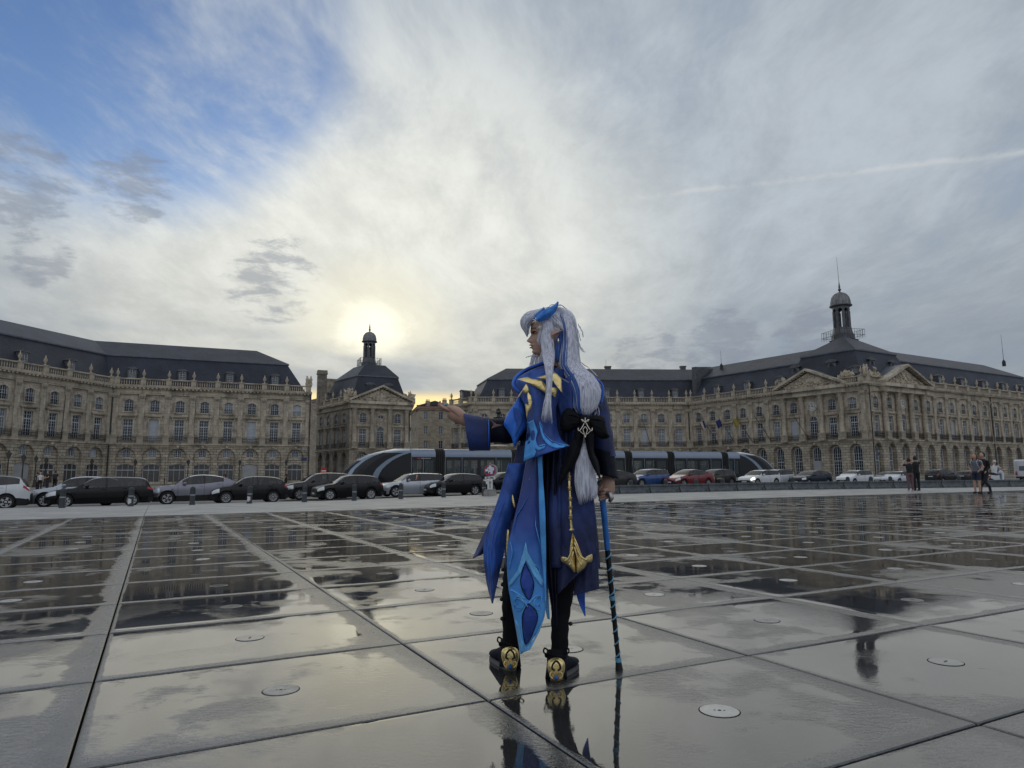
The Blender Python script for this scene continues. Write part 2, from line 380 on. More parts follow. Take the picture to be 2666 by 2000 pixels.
# big pavement stones with open joints, and the dark gutter along the mirror's edge
stone = MB(); pw, ph = SX * 2, 2.27
def pslab(a0, a1, t0, t1, lift=0.0):
    mb = MB(); top = [strip_pt(a0, t0), strip_pt(a1, t0), strip_pt(a1, t1), strip_pt(a0, t1)]
    top = [(x, y, z + lift) for x, y, z in top]; bot = [(x, y, z - 0.20 - lift) for x, y, z in top]
    mb.add(top + bot, [(0, 1, 2, 3), (0, 4, 5, 1), (1, 5, 6, 2), (2, 6, 7, 3), (3, 7, 4, 0)]); return mb
cnt = 0
for rk in range(8):
    t0 = 0.9 + rk * 17.1 / 8; t1 = t0 + 17.1 / 8 - 0.012
    for ck in range(-14, 34):
        a0 = ck * pw; a1 = a0 + pw - 0.012
        q = EDGE0 + AX * (a0 + pw / 2) + NB * t0
        if seen(q, 0.12): pslab(a0, a1, t0, t1).build('paving_stone', M_PAVE, pave)
        else: pb = pslab(a0, a1, t0, t1); stone.add(pb.v, pb.f)
if stone.v: tag(stone.build('paving_stone', M_PAVE, pave), kind='stuff')
for a0_, a1_ in zip(ACUT, ACUT[1:]): pslab(a0_, a1_, 18.0, 18.69).build('kerb', mat('kerb_stone', (0.36, 0.35, 0.33), 0.7, scale=3), pave)
M_GUT = mat('gutter_metal', (0.03, 0.03, 0.032), 0.35, 0.4, var=0.2, scale=8)
for ck in range(-14, 34):
    a0 = ck * pw
    pslab(a0, a0 + pw - 0.01, 0.02, 0.16, 0.0).build('gutter', M_GUT, pave)
    pslab(a0, a0 + pw - 0.01, 0.175, 0.40, 0.004).build('edge_stone', M_SLAB, pave)
    pslab(a0, a0 + pw - 0.01, 0.42, 0.53, -0.004).build('gutter', M_GUT, pave)
    pslab(a0, a0 + pw - 0.012, 0.55, 0.888, 0.0).build('edge_stone', M_PAVE, pave)

def cobbles(name, c):
    m = bpy.data.materials.new(name); m.use_nodes = True; N = NT(m.node_tree); b = N.n['Principled BSDF']
    geo = N.new('ShaderNodeNewGeometry').outputs['Position']
    x, y, z = N.sep(geo)[:3]
    u = N.m('ADD', N.m('MULTIPLY', x, gc), N.m('MULTIPLY', y, gs)); v = N.m('ADD', N.m('MULTIPLY', x, -gs), N.m('MULTIPLY', y, gc))
    br = N.new('ShaderNodeTexBrick'); N.put(br.inputs['Vector'], N.xyz(v, u, 0)); br.inputs['Scale'].default_value = 5.0
    br.inputs['Color1'].default_value = (*[q * 0.8 for q in c], 1); br.inputs['Color2'].default_value = (*[q * 1.25 for q in c], 1); br.inputs['Mortar'].default_value = (*[q * 0.35 for q in c], 1)
    br.inputs['Mortar Size'].default_value = 0.03
    f = N.vm('SCALE', br.outputs[0]); N.put(f.node.inputs['Scale'], N.ramp(N.noise(geo, 0.35, 6, 0.6), 0.3, 0.7, 0.65, 1.3)); N.put(b.inputs['Base Color'], f)
    b.inputs['Roughness'].default_value = 0.6
    bn = N.new('ShaderNodeBump'); bn.inputs['Strength'].default_value = 0.5; bn.inputs['Distance'].default_value = 0.02
    N.put(bn.inputs['Height'], br.outputs['Fac']); bn.invert = True; N.l.new(bn.outputs[0], b.inputs['Normal']); return m
mb = MB(); strips(mb, (18.7, 25.0, 31.0, 36.0))
tag(mb.build('road', cobbles('road_setts', (0.13, 0.125, 0.12))), kind='structure')
# ================================================================ buildings of the square
def ashlar(name, c, dark, scale=1.0, stain=0.5, rust=False):
    m = bpy.data.materials.new(name); m.use_nodes = True; N = NT(m.node_tree); b = N.n['Principled BSDF']
    tc = N.new('ShaderNodeTexCoord').outputs['Object']; x, y, z = N.sep(tc)[:3]
    br = N.new('ShaderNodeTexBrick'); N.put(br.inputs['Vector'], N.xyz(N.m('ADD', x, N.m('MULTIPLY', y, 0.7)), z, 0)); br.inputs['Scale'].default_value = 1.0
    br.inputs['Brick Width'].default_value = 1.05 * scale; br.inputs['Row Height'].default_value = 0.46 * scale; br.inputs['Mortar Size'].default_value = 0.035 if rust else 0.012; br.inputs['Bias'].default_value = -0.1
    br.inputs['Color1'].default_value = (*[q * 0.78 for q in c], 1); br.inputs['Color2'].default_value = (*[q * 1.15 for q in c], 1); br.inputs['Mortar'].default_value = (*[q * (0.30 if rust else 0.6) for q in c], 1)
    n1 = N.noise(tc, 0.45, 7, 0.65); n2 = N.noise(N.xyz(N.m('MULTIPLY', x, 2.2), N.m('MULTIPLY', y, 2.2), N.m('MULTIPLY', z, 0.35)), 1.0, 6, 0.6)
    col_ = N.mix(N.m('MULTIPLY', N.ramp(n1, 0.46, 0.68), stain), br.outputs[0], dark)
    col_ = N.mix(N.m('MULTIPLY', N.ramp(n2, 0.52, 0.72), stain * 0.9), col_, dark)
    N.put(b.inputs['Base Color'], col_); b.inputs['Roughness'].default_value = 0.9
    bn = N.new('ShaderNodeBump'); bn.inputs['Strength'].default_value = 0.7; bn.inputs['Distance'].default_value = 0.05 if rust else 0.02
    N.put(bn.inputs['Height'], N.m('ADD', N.m('MULTIPLY', br.outputs['Fac'], -1.0), N.m('MULTIPLY', N.noise(tc, 5, 5, 0.6), 0.5))); N.l.new(bn.outputs[0], b.inputs['Normal'])
    return m
STONE = (0.49, 0.43, 0.345); SDARK = (0.115, 0.095, 0.075)
M_WALL = ashlar('ashlar_wall', STONE, SDARK, 1.0, 0.75)
M_RUST = ashlar('rusticated_wall', (0.47, 0.41, 0.32), SDARK, 1.0, 0.6, rust=True)
M_TRIM = ashlar('stone_trim', (0.53, 0.465, 0.365), SDARK, 2.0, 0.7)
M_CARVE = mat('carved_stone', (0.48, 0.415, 0.315), 0.9, var=0.3, scale=1.5, bump=0.4, bscale=6, c2=SDARK, c2f=(0.48, 0.72))
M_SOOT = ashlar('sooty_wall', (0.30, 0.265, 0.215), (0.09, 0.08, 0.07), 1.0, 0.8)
M_ROOF = None
def slate():
    m = bpy.data.materials.new('slate_roof'); m.use_nodes = True; N = NT(m.node_tree); b = N.n['Principled BSDF']
    tc = N.new('ShaderNodeNewGeometry').outputs['Position']; x, y, z = N.sep(tc)[:3]
    br = N.new('ShaderNodeTexBrick'); N.put(br.inputs['Vector'], N.xyz(N.m('ADD', x, N.m('MULTIPLY', y, 0.6)), z, 0)); br.inputs['Scale'].default_value = 3.2
    br.inputs['Color1'].default_value = (0.028, 0.034, 0.052, 1); br.inputs['Color2'].default_value = (0.046, 0.054, 0.078, 1); br.inputs['Mortar'].default_value = (0.016, 0.017, 0.022, 1); br.inputs['Mortar Size'].default_value = 0.04
    f = N.vm('SCALE', br.outputs[0]); N.put(f.node.inputs['Scale'], N.ramp(N.noise(tc, 0.3, 6, 0.6), 0.3, 0.7, 0.75, 1.35)); N.put(b.inputs['Base Color'], f)
    b.inputs['Roughness'].default_value = 0.52; b.inputs['Specular IOR Level'].default_value = 0.35
    bn = N.new('ShaderNodeBump'); bn.inputs['Strength'].default_value = 0.3; bn.inputs['Distance'].default_value = 0.03
    N.put(bn.inputs['Height'], br.outputs['Fac']); bn.invert = True; N.l.new(bn.outputs[0], b.inputs['Normal']); return m
M_ROOF = slate()
M_ZINC = mat('zinc', (0.12, 0.135, 0.16), 0.45, 0.3, var=0.2, scale=1.0)
M_LEAD = mat('weathered_lead', (0.10, 0.105, 0.115), 0.55, 0.2, var=0.3, scale=1.5)
M_DOME = mat('dome_lead', (0.20, 0.205, 0.21), 0.5, 0.2, var=0.3, scale=1.5)
M_FRAME = mat('window_paint', (0.50, 0.53, 0.56), 0.6, var=0.05)
M_IRON = mat('wrought_iron', (0.025, 0.024, 0.022), 0.6, var=0.2, scale=5)
M_PIPE = mat('downpipe', (0.03, 0.03, 0.03), 0.5, var=0.1)
M_G1 = mat('window_glass', (0.020, 0.026, 0.032), 0.08, var=0.3, scale=0.5, spec=0.6)
M_G2 = mat('glass_with_curtain', (0.17, 0.19, 0.21), 0.25, var=0.25, scale=0.6, spec=0.6)
M_G3 = mat('white_shutter', (0.42, 0.45, 0.48), 0.5, var=0.1, scale=1)
M_SHOP = mat('shop_glass', (0.075, 0.072, 0.068), 0.2, var=0.3, scale=0.4, spec=0.6)
M_DOOR = mat('pale_door', (0.34, 0.345, 0.345), 0.6, var=0.1, scale=1)

ZB, ZC, ZA = 17.8, 16.55, 15.1        # balustrade top, cornice top, underside of entablature
Z_BELT = 6.85

def arch_pts(hw, zs, zt, n=10):
    "half-round or segmental top from left spring to right spring"
    rise = zt - zs
    if rise < 0.02: return [(-hw, zs), (hw, zs)]
    if rise >= hw - 0.01: return [(-hw * math.cos(math.pi * k / n), zs + rise * math.sin(math.pi * k / n)) for k in range(n + 1)]
    r = (hw * hw + rise * rise) / (2 * rise); a = math.asin(hw / r)
    return [(r * math.sin(-a + 2 * a * k / n), zs + rise - r + r * math.cos(-a + 2 * a * k / n)) for k in range(n + 1)]
def wall_hole(mb, x0, x1, z0, z1, xc, hw, zb, zs, zt, dep, y=0.0, n=10):
    "wall panel x0..x1, z0..z1 at plane y with one opening; outward is -y; reveals go inwards by dep"
    def q(a, b, c, d): mb.add([a, b, c, d], [(0, 1, 2, 3)])
    L, Rr = xc - hw, xc + hw
    q((x0, y, z0), (L, y, z0), (L, y, z1), (x0, y, z1)); q((Rr, y, z0), (x1, y, z0), (x1, y, z1), (Rr, y, z1))
    if zb > z0 + 1e-4:
        q((L, y, z0), (Rr, y, z0), (Rr, y, zb), (L, y, zb)); q((L, y, zb), (Rr, y, zb), (Rr, y + dep, zb), (L, y + dep, zb))
    ap = [(xc + a, z) for a, z in arch_pts(hw, zs, zt, n)]
    for (a, za), (b, zb2) in zip(ap, ap[1:]):
        q((a, y, za), (b, y, zb2), (b, y, z1), (a, y, z1)); q((a, y + dep, za), (b, y + dep, zb2), (b, y, zb2), (a, y, za))
    q((L, y, zb), (L, y + dep, zb), (L, y + dep, zs), (L, y, zs)); q((Rr, y + dep, zb), (Rr, y, zb), (Rr, y, zs), (Rr, y + dep, zs))

def win_mesh(hw, zb, zs, zt, cols, rows, bar=0.05, fr=0.09, trans=None, name='window', n=8):
    "frame and glazing bars; local origin at the middle of the sill"
    mb = MB(); H = zs - zb
    mb.box(-hw, -hw + fr, -0.04, 0.04, 0, H); mb.box(hw - fr, hw, -0.04, 0.04, 0, H); mb.box(-hw + fr, hw - fr, -0.04, 0.04, 0, fr)
    ap = [(a, z - zb) for a, z in arch_pts(hw, zs, zt, n)]; ip = [(a * (1 - fr / hw), max(z - fr, 0)) for a, z in ap]
    if len(ap) == 2: mb.box(-hw + fr, hw - fr, -0.04, 0.04, H - fr, H)
    else:
        for k in range(len(ap) - 1):
            a, b, c, d = ap[k], ap[k + 1], ip[k + 1], ip[k]
            mb.add([(a[0], -.04, a[1]), (b[0], -.04, b[1]), (c[0], -.04, c[1]), (d[0], -.04, d[1])], [(0, 1, 2, 3)])
    def top(xx):
        if len(ap) == 2: return H - fr
        return interp(ip, xx)
    for c in range(1, cols):
        xx = -hw + 2 * hw * c / cols; w = bar * (1.7 if 2 * c == cols else 0.8)
        mb.box(xx - w / 2, xx + w / 2, -0.03, 0.03, fr, top(xx))
    for r in range(1, rows):
        zz = H * r / rows; w = bar * 0.8
        mb.box(-hw + fr, hw - fr, -0.026, 0.026, zz - w / 2, zz + w / 2)
    if trans: mb.box(-hw + fr, hw - fr, -0.045, 0.045, trans - zb - 0.06, trans - zb + 0.06)
    me = mb.mesh(name, M_FRAME)
    gl = MB(); pts = [(-hw, 0.03, 0), (hw, 0.03, 0)] + [(a, 0.03, z) for a, z in ap[::-1]]; gl.add(pts, [tuple(range(len(pts)))])
    return me, gl.mesh('pane', M_G1), gl.mesh('pane', M_G2), gl.mesh('pane', M_G3)
W1 = win_mesh(0.74, 7.35, 10.9, 10.9, 4, 7, trans=9.75)
W2 = win_mesh(0.70, 12.2, 13.95, 14.25, 4, 4)
WE = win_mesh(0.62, 4.55, 5.55, 5.95, 4, 3)
WS = win_mesh(1.28, ROADZ, 3.15, 3.45, 3, 1, bar=0.06, fr=0.08, trans=2.45, name='shop_window')
WA = win_mesh(0.80, ROADZ, 5.0, 5.8, 4, 9, bar=0.05, trans=3.2)
WC = win_mesh(0.80, 7.35, 10.6, 11.4, 4, 6, trans=10.5)
WD = win_mesh(0.48, 0.0, 1.35, 1.55, 4, 4, bar=0.045, fr=0.07)
SHOPG = {}
def put_window(W, F, u, y, z, rnd, p_curt=0.16, p_shut=0.04):
    o = F.put('window', W[0], u, y, z)
    r = rnd.random(); g = W[3] if r < p_shut else W[2] if r < p_shut + p_curt else W[1]
    link('pane', g, o); return o

class Fac:
    "one straight facade of a building: P0 -> P1 seen from outside, left to right"
    def __init__(s, root, P0, P1):
        s.root = root; s.P0 = Vector(P0[:2]); d = Vector(P1[:2]) - s.P0; s.L = d.length; s.ang = math.atan2(d.y, d.x); s.d = d.normalized(); s.nin = Vector((-s.d.y, s.d.x))
    def pos(s, u, y, z): 
        p = s.P0 + s.d * u + s.nin * y; r = s.root.location; return (p.x - r.x, p.y - r.y, z - r.z)
    def put(s, name, me, u, y, z, parent=None):
        return link(name, me, parent or s.root, s.pos(u, y, z), s.ang)
    def build(s, name, mb, mats, u=0, y=0, z=0, smooth=False): return s.put(name, mb.mesh(name, mats, smooth), u, y, z)

def pilaster_mesh():
    mb = MB()
    mb.box(-0.55, 0.55, -0.34, 0.0, 6.87, 7.0); mb.box(-0.50, 0.50, -0.30, 0.0, 7.0, 8.05); mb.box(-0.56, 0.56, -0.36, 0, 8.05, 8.2)
    mb.box(-0.45, 0.45, -0.26, 0, 8.2, 8.42); mb.box(-0.38, 0.38, -0.20, 0, 8.42, 14.35)
    for k, (h, w) in enumerate(((14.35, 0.40), (14.5, 0.43), (14.66, 0.47), (14.82, 0.52))): mb.box(-w, w, -0.2 - 0.04 * (k + 1), 0, h, h + 0.15)
    for xx in (-0.42, -0.2, 0, 0.2, 0.42): mb.lathe([(0.05, 14.45), (0.09, 14.75), (0.03, 14.95)], 5, (xx, -0.33, 0))
    mb.box(-0.5, 0.5, -0.36, 0, 14.97, 15.1); return mb.mesh('pilaster', M_TRIM)
PIL = pilaster_mesh()
def column_mesh():
    mb = MB(); mb.box(-0.62, 0.62, -0.95, 0.0, 6.87, 8.05); mb.box(-0.68, 0.68, -1.0, 0, 8.05, 8.2)
    mb.lathe([(0.56, 8.2), (0.56, 8.35), (0.46, 8.45), (0.44, 10.5), (0.385, 14.3), (0.42, 14.33), (0.40, 14.4), (0.5, 14.7), (0.45, 14.75), (0.58, 14.97)], 16, (0, -0.42, 0))
    for a in range(8): mb.lathe([(0.05, 14.42), (0.10, 14.65), (0.03, 14.8)], 5, (0.48 * math.cos(a * .785), -0.42 + 0.48 * math.sin(a * .785), 0))
    mb.box(-0.56, 0.56, -0.98, 0.0, 14.97, 15.1); return mb.mesh('column', M_TRIM, 40)
COLM = column_mesh()
def urn_mesh():
    mb = MB(); mb.lathe([(0.20, 0), (0.20, 0.1), (0.08, 0.2), (0.09, 0.32), (0.26, 0.62), (0.29, 0.85), (0.2, 0.98), (0.24, 1.04), (0.10, 1.16), (0.06, 1.3), (0.09, 1.4), (0.02, 1.52)], 10); return mb.mesh('urn', M_CARVE, 50)
URN = urn_mesh()
def ped_mesh():
    mb = MB(); mb.box(-0.42, 0.42, -0.38, 0.30, 0, 1.14); mb.box(-0.48, 0.48, -0.44, 0.36, 1.14, 1.30); return mb.mesh('pedestal', M_TRIM)
PEDM = ped_mesh()
_bal = {}
def baluster_row(w):
    key = round(w, 2)
    if key not in _bal:
        mb = MB(); n = max(3, int(w / 0.36))
        for k in range(n): mb.lathe([(0.09, 0.16), (0.09, 0.22), (0.05, 0.3), (0.105, 0.52), (0.05, 0.85), (0.09, 0.95), (0.09, 1.02)], 6, (-w / 2 + w * (k + .5) / n, 0, 0), cap=False)
        _bal[key] = mb.mesh('baluster_row', M_TRIM, 50)
    return _bal[key]
_rail = {}
def balcony_mesh(w):
    key = round(w, 1)
    if key not in _rail:
        mb = MB(); h = w / 2
        mb.box(-h, h, -0.40, -0.37, 8.02, 8.07); mb.box(-h, h, -0.40, -0.37, 7.12, 7.16)
        n = int(w / 0.13)
        for k in range(n + 1): xx = -h + w * k / n; mb.box(xx - .013, xx + .013, -0.398, -0.372, 7.16, 8.02)
        for k in range(int(n / 2)):   # scroll work
            xx = -h + w * (k + .5) / (n / 2)
            for zz in (7.35, 7.75): mb.box(xx - .075, xx + .075, -0.395, -0.375, zz - .055, zz + .055, )
        _rail[key] = mb.mesh('balcony_rail', M_IRON)
    return _rail[key]
def dormer_meshes():
    mb = MB(); mb.box(-0.72, -0.48, 0, 3.4, 0, 1.62); mb.box(0.48, 0.72, 0, 3.4, 0, 1.62); mb.box(-0.72, 0.72, 0.01, 3.4, -0.5, 0.0)
    top = [(a, z) for a, z in arch_pts(0.86, 1.62, 1.98, 8)]; mb.prism(top + [(0.48, 1.55), (-0.48, 1.55)], 'y', -0.14, 3.6)
    return mb.mesh('dormer', M_LEAD)
DORM = dormer_meshes()
def oval_dormer():
    mb = MB(); out = [(0.85 * math.cos(a), 1.35 + 1.25 * math.sin(a)) for a in [2 * math.pi * k / 20 for k in range(20)]]; inn = [(x * .52, 1.35 + (z - 1.35) * .52) for x, z in out]
    for k in range(20):
        j = (k + 1) % 20; a, b, c, d = out[k], out[j], inn[j], inn[k]
        mb.add([(a[0], 0, a[1]), (b[0], 0, b[1]), (c[0], 0, c[1]), (d[0], 0, d[1])], [(0, 1, 2, 3)])
        mb.add([(a[0], 0, a[1]), (b[0], 0, b[1]), (b[0], 2.2, b[1]), (a[0], 2.2, a[1])], [(0, 1, 2, 3)])
        mb.add([(c[0], 0, c[1]), (d[0], 0, d[1]), (d[0], .3, d[1]), (c[0], .3, c[1])], [(0, 1, 2, 3)])
    mb.box(-1.0, 1.0, -0.05, 2.0, -0.3, 0.35); mb.prism(arch_pts(1.1, 2.35, 2.8, 8) + [(0.9, 2.2), (-0.9, 2.2)], 'y', -0.2, 2.2)
    return mb.mesh('dormer', M_LEAD, 40)
ODORM = oval_dormer()
_g = MB(); _g.add([(0.46 * math.cos(2 * math.pi * k / 16), 0.15, 1.35 + 0.66 * math.sin(2 * math.pi * k / 16)) for k in range(16)], [tuple(range(16))]); ODPANE = _g.mesh('pane', M_G1)

def mitre(poly, off, closed=False):
    "offset a plan polyline (outside on its right-hand side) outwards by off"
    n = len(poly); res = []
    P = [Vector(p[:2]) for p in poly]
    for i in range(n):
        ds = []
        if i > 0 or closed: ds.append((P[i] - P[i - 1]).normalized())
        if i < n - 1 or closed: ds.append((P[(i + 1) % n] - P[i]).normalized())
        ns = [Vector((d.y, -d.x)) for d in ds]
        if len(ns) == 1: res.append(P[i] + ns[0] * off)
        else:
            b = ns[0] + ns[1]; res.append(P[i] + b * (2 * off / b.length_squared) if b.length > 1e-4 else P[i])
    return res
def sweep(root, name, poly, prof, material, closed=False, smooth=False):
    "profile of (outwards, z) swept along the plan with mitred corners"
    mb = MB(); r = root.location; lines = [[(p.x - r.x, p.y - r.y, z - r.z) for p in mitre(poly, o, closed)] for o, z in prof]
    n = len(lines[0]); vs = [q for l in lines for q in l]; m = n if closed else n - 1; k = len(prof)
    fs = [(a * n + i, a * n + (i + 1) % n, ((a + 1) % k) * n + (i + 1) % n, ((a + 1) % k) * n + i) for a in range(k) for i in range(m)]
    if not closed: fs += [tuple(a * n for a in range(k)), tuple(a * n + n - 1 for a in range(k))][::-1]
    mb.add(vs, fs); return mb.build(name, material, root)
ENT = [(0, ZA), (0.28, ZA), (0.28, 15.35), (0.34, 15.36), (0.34, 15.5), (0.24, 15.52), (0.24, 15.95), (0.42, 16.0), (0.46, 16.15), (0.85, 16.2), (0.92, 16.5), (0.92, ZC), (0, ZC)]
BELT = [(0, 6.35), (0.12, 6.36), (0.12, 6.5), (0.34, 6.62), (0.40, 6.7), (0.40, Z_BELT), (0, Z_BELT)]
PLIN = [(0.25, ZC + 0.002), (0.25, ZC + 0.16), (-0.25, ZC + 0.16), (-0.25, ZC + 0.002)]
TOPR = [(0.22, ZB - 0.22), (0.26, ZB - 0.18), (0.26, ZB - 0.02), (-0.22, ZB - 0.02), (-0.22, ZB - 0.22)]
SKIRT = [(0.14, ROADZ - 0.3), (0.14, 0.5), (0.0, 0.56), (0.0, ROADZ - 0.3)]

def facade(root, P0, P1, n, ground='shop', ped=(), dormers=True, seed=1, doors=(), ends=0.55, sooty=False, rails=True, skip_balusters=(), dents=True, urns=True, pil=True):
    F = Fac(root, P0, P1); rnd = random.Random(seed); w = (F.L - 2 * ends) / n
    low, up, trim = MB(), MB(), MB(); deep = 0.4
    z0, zm, z1 = ROADZ - 0.2, 6.5, ZA + 0.02
    for mbx, a, b in ((low, z0, zm), (up, zm, z1)):
        for x0, x1 in ((0, ends), (F.L - ends, F.L)): mbx.add([(x0, 0, a), (x1, 0, a), (x1, 0, b), (x0, 0, b)], [(0, 1, 2, 3)])
    for k in range(n):
        x0 = ends + k * w; x1 = x0 + w; xc = (x0 + x1) / 2; centre = ped and k == ped[len(ped) // 2]
        # ground storey
        if ground == 'shop':
            wall_hole(low, x0, x1, z0, zm, xc, 1.45, z0, 4.65, 6.1, deep, n=14)
            wall_hole(low, xc - 1.46, xc + 1.46, z0, 4.2, xc, 1.28, z0, 3.15, 3.45, 0.3, y=deep)
            wall_hole(low, xc - 1.46, xc + 1.46, 4.2, 6.15, xc, 0.62, 4.55, 5.55, 5.95, 0.25, y=deep)
            trim.box(xc - 1.3, xc + 1.3, deep - 0.1, deep + 0.02, 4.22, 4.36)
            for s in (-1, 1): trim.box(xc + s * 1.62 - 0.14, xc + s * 1.62 + 0.14, -0.09, 0.02, 4.5, 4.72)
            put_window(WE, F, xc, deep + 0.18, 4.55, rnd)
            if k in doors:
                d = MB(); d.box(-1.27, 1.27, -0.03, 0.03, 0, 3.15 - ROADZ); d.prism(arch_pts(1.27, 3.15 - ROADZ, 3.43 - ROADZ, 8), 'y', -0.03, 0.03)
                for s in (-1, 1):
                    for zz in (0.3, 1.5, 2.6): d.box(s * 0.64 - .5, s * 0.64 + .5, -0.06, -0.03, zz, zz + (1.0 if zz < 2 else .7))
                F.build('door', d, M_DOOR, xc, deep + 0.2, ROADZ)
            else:
                o = F.put('shop_window', WS[0], xc, deep + 0.2, ROADZ)
                if 'g' not in SHOPG: me = WS[1].copy(); me.materials[0] = M_SHOP; SHOPG['g'] = me
                link('pane', SHOPG['g'], o)
        else:
            wall_hole(low, x0, x1, z0, zm, xc, 1.15, z0, 4.95, 6.1, 0.75, n=14)
            for s in (-1, 1): trim.box(xc + s * 1.3 - 0.13, xc + s * 1.3 + 0.13, -0.08, 0.02, 4.8, 4.98)
            if centre:
                o = F.put('window', WA[0], xc, 0.7, ROADZ); link('pane', WA[1], o)
                d = MB(); d.box(-0.8, 0.8, -0.06, 0.02, 0, 3.5)
                for s in (-1, 1):
                    for zz in (0.3, 1.9): d.box(s * 0.4 - .3, s * 0.4 + .3, -0.09, -0.06, zz, zz + 1.3)
                F.build('door', d, M_DOOR, xc, 0.62, ROADZ)
            else: put_window(WA, F, xc, 0.7, ROADZ, rnd, 0.05, 0.0)
            low.add([(xc - 1.2, 0.74, z0), (xc + 1.2, 0.74, z0), (xc + 1.2, 0.74, 6.2), (xc - 1.2, 0.74, 6.2)], [(0, 1, 2, 3)])
        # keystone with carved face
        trim.prism([(xc - 0.17, 6.02), (xc + 0.17, 6.02), (xc + 0.26, 6.55), (xc - 0.26, 6.55)], 'y', -0.24, 0.02)
        trim.lathe([(0.05, 6.1), (0.2, 6.2), (0.22, 6.35), (0.12, 6.52)], 7, (xc, -0.24, 0))
        # first floor
        if centre:
            wall_hole(up, x0, x1, zm, 11.9, xc, 0.8, 7.35, 10.6, 11.4, 0.35)
            put_window(WC, F, xc, 0.25, 7.35, rnd, 0.3)
            wall_hole(up, x0, x1, 11.9, z1, xc, 0.62, 12.55, 13.17, 13.79, 0.15, n=14)
            up.add([(xc - .63, 0, 12.55), (xc + .63, 0, 12.55), (xc + .63, 0, 13.17), (xc - .63, 0, 13.17)], [(0, 1, 2, 3)])
            for s in (-1, 1):   # carved garlands
                for q in range(7): trim.lathe([(0.04, -.14), (0.15, 0), (0.04, .14)], 6, (xc + s * (0.72 + 0.12 * math.sin(q)), -0.1, 11.5 + q * 0.36))
        else:
            wall_hole(up, x0, x1, zm, 11.6, xc, 0.74, 7.35, 10.9, 10.9, 0.35)
            put_window(W1, F, xc, 0.25, 7.35, rnd, 0.30, 0.08)
            for s in (-1, 1):
                trim.box(xc + s * 0.86 - 0.11, xc + s * 0.86 + 0.11, -0.10, 0.02, 8.0, 11.02)
                trim.box(xc + s * 1.06 - 0.08, xc + s * 1.06 + 0.08, -0.26, 0.02, 10.9, 11.32)
            trim.box(xc - 0.97, xc + 0.97, -0.101, 0.02, 10.92, 11.12)
            trim.box(xc - 1.3, xc + 1.3, -0.34, 0.02, 11.33, 11.45); trim.box(xc - 1.38, xc + 1.38, -0.42, 0.02, 11.45, 11.57)
            # second floor
            wall_hole(up, x0, x1, 11.6, z1, xc, 0.70, 12.2, 13.95, 14.25, 0.3)
            put_window(W2, F, xc, 0.2, 12.2, rnd, 0.28, 0.02)
            for s in (-1, 1): trim.box(xc + s * 0.81 - 0.1, xc + s * 0.81 + 0.1, -0.08, 0.02, 12.1, 14.0)
            ap = arch_pts(0.92, 14.0, 14.42, 8); trim.prism([(xc + a, z) for a, z in ap] + [(xc + .70, 13.96), (xc, 14.26), (xc - .70, 13.96)], 'y', -0.085, 0.02)
            trim.prism([(xc - .12, 14.2), (xc + .12, 14.2), (xc + .18, 14.62), (xc - .18, 14.62)], 'y', -0.16, 0.02)
            trim.box(xc - 0.98, xc + 0.98, -0.16, 0.02, 12.0, 12.12)
            if rails:
                rl = MB(); rl.box(-.7, .7, .02, .05, 0.75, 0.79)
                rl.box(-.7, .7, .02, .05, 0.12, 0.15)
                for q in range(12): rl.box(-.7 + q * .127, -.685 + q * .127, .025, .045, 0.15, 0.75)
                if 'rl' not in _rail: _rail['rl'] = rl.mesh('window_rail', M_IRON)
                F.put('window_rail', _rail['rl'], xc, 0, 12.15)
        if rails: F.put('balcony_rail', balcony_mesh(w - 1.05), xc, 0, 0)
        # crowning balustrade and dormers
        if urns and not (ped and k in ped):
            if k not in skip_balusters: F.put('baluster_row', baluster_row(w - 0.9), xc, -0.02, ZC + 0.05)
            if dormers and (k % 2 == (0 if dormers is True else dormers - 1)):
                o = F.put('dormer', DORM, xc, 1.5, ZC + 1.45); wd = link('window', WD[0], o, (0, 0.12, 0.02)); 
                pn = link('pane', WD[1], o, (0, 0.12, 0.02))
    # pilasters, columns, pedestals, urns on the bay lines
    for k in range(n + 1):
        u = ends + k * w
        inped = ped and ped[0] <= k <= ped[-1] + 1
        if pil: F.put('column' if inped else 'pilaster', COLM if inped else PIL, u, 0, 0)
        if urns and not (ped and ped[0] < k <= ped[-1]):
            o = F.put('pedestal', PEDM, u, -0.02, ZC + 0.003)
            if not inped: link('urn', URN, o, (0, 0, 1.3))
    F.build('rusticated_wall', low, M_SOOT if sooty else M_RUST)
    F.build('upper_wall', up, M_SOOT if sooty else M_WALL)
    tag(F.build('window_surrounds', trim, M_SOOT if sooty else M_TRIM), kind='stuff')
    if dents:
        d = MB()
        for k in range(int(F.L / 0.62)): d.box(k * .62 + .1, k * .62 + .42, -0.80, -0.4, 15.98, 16.19)
        tag(F.build('modillions', d, M_TRIM), kind='stuff')
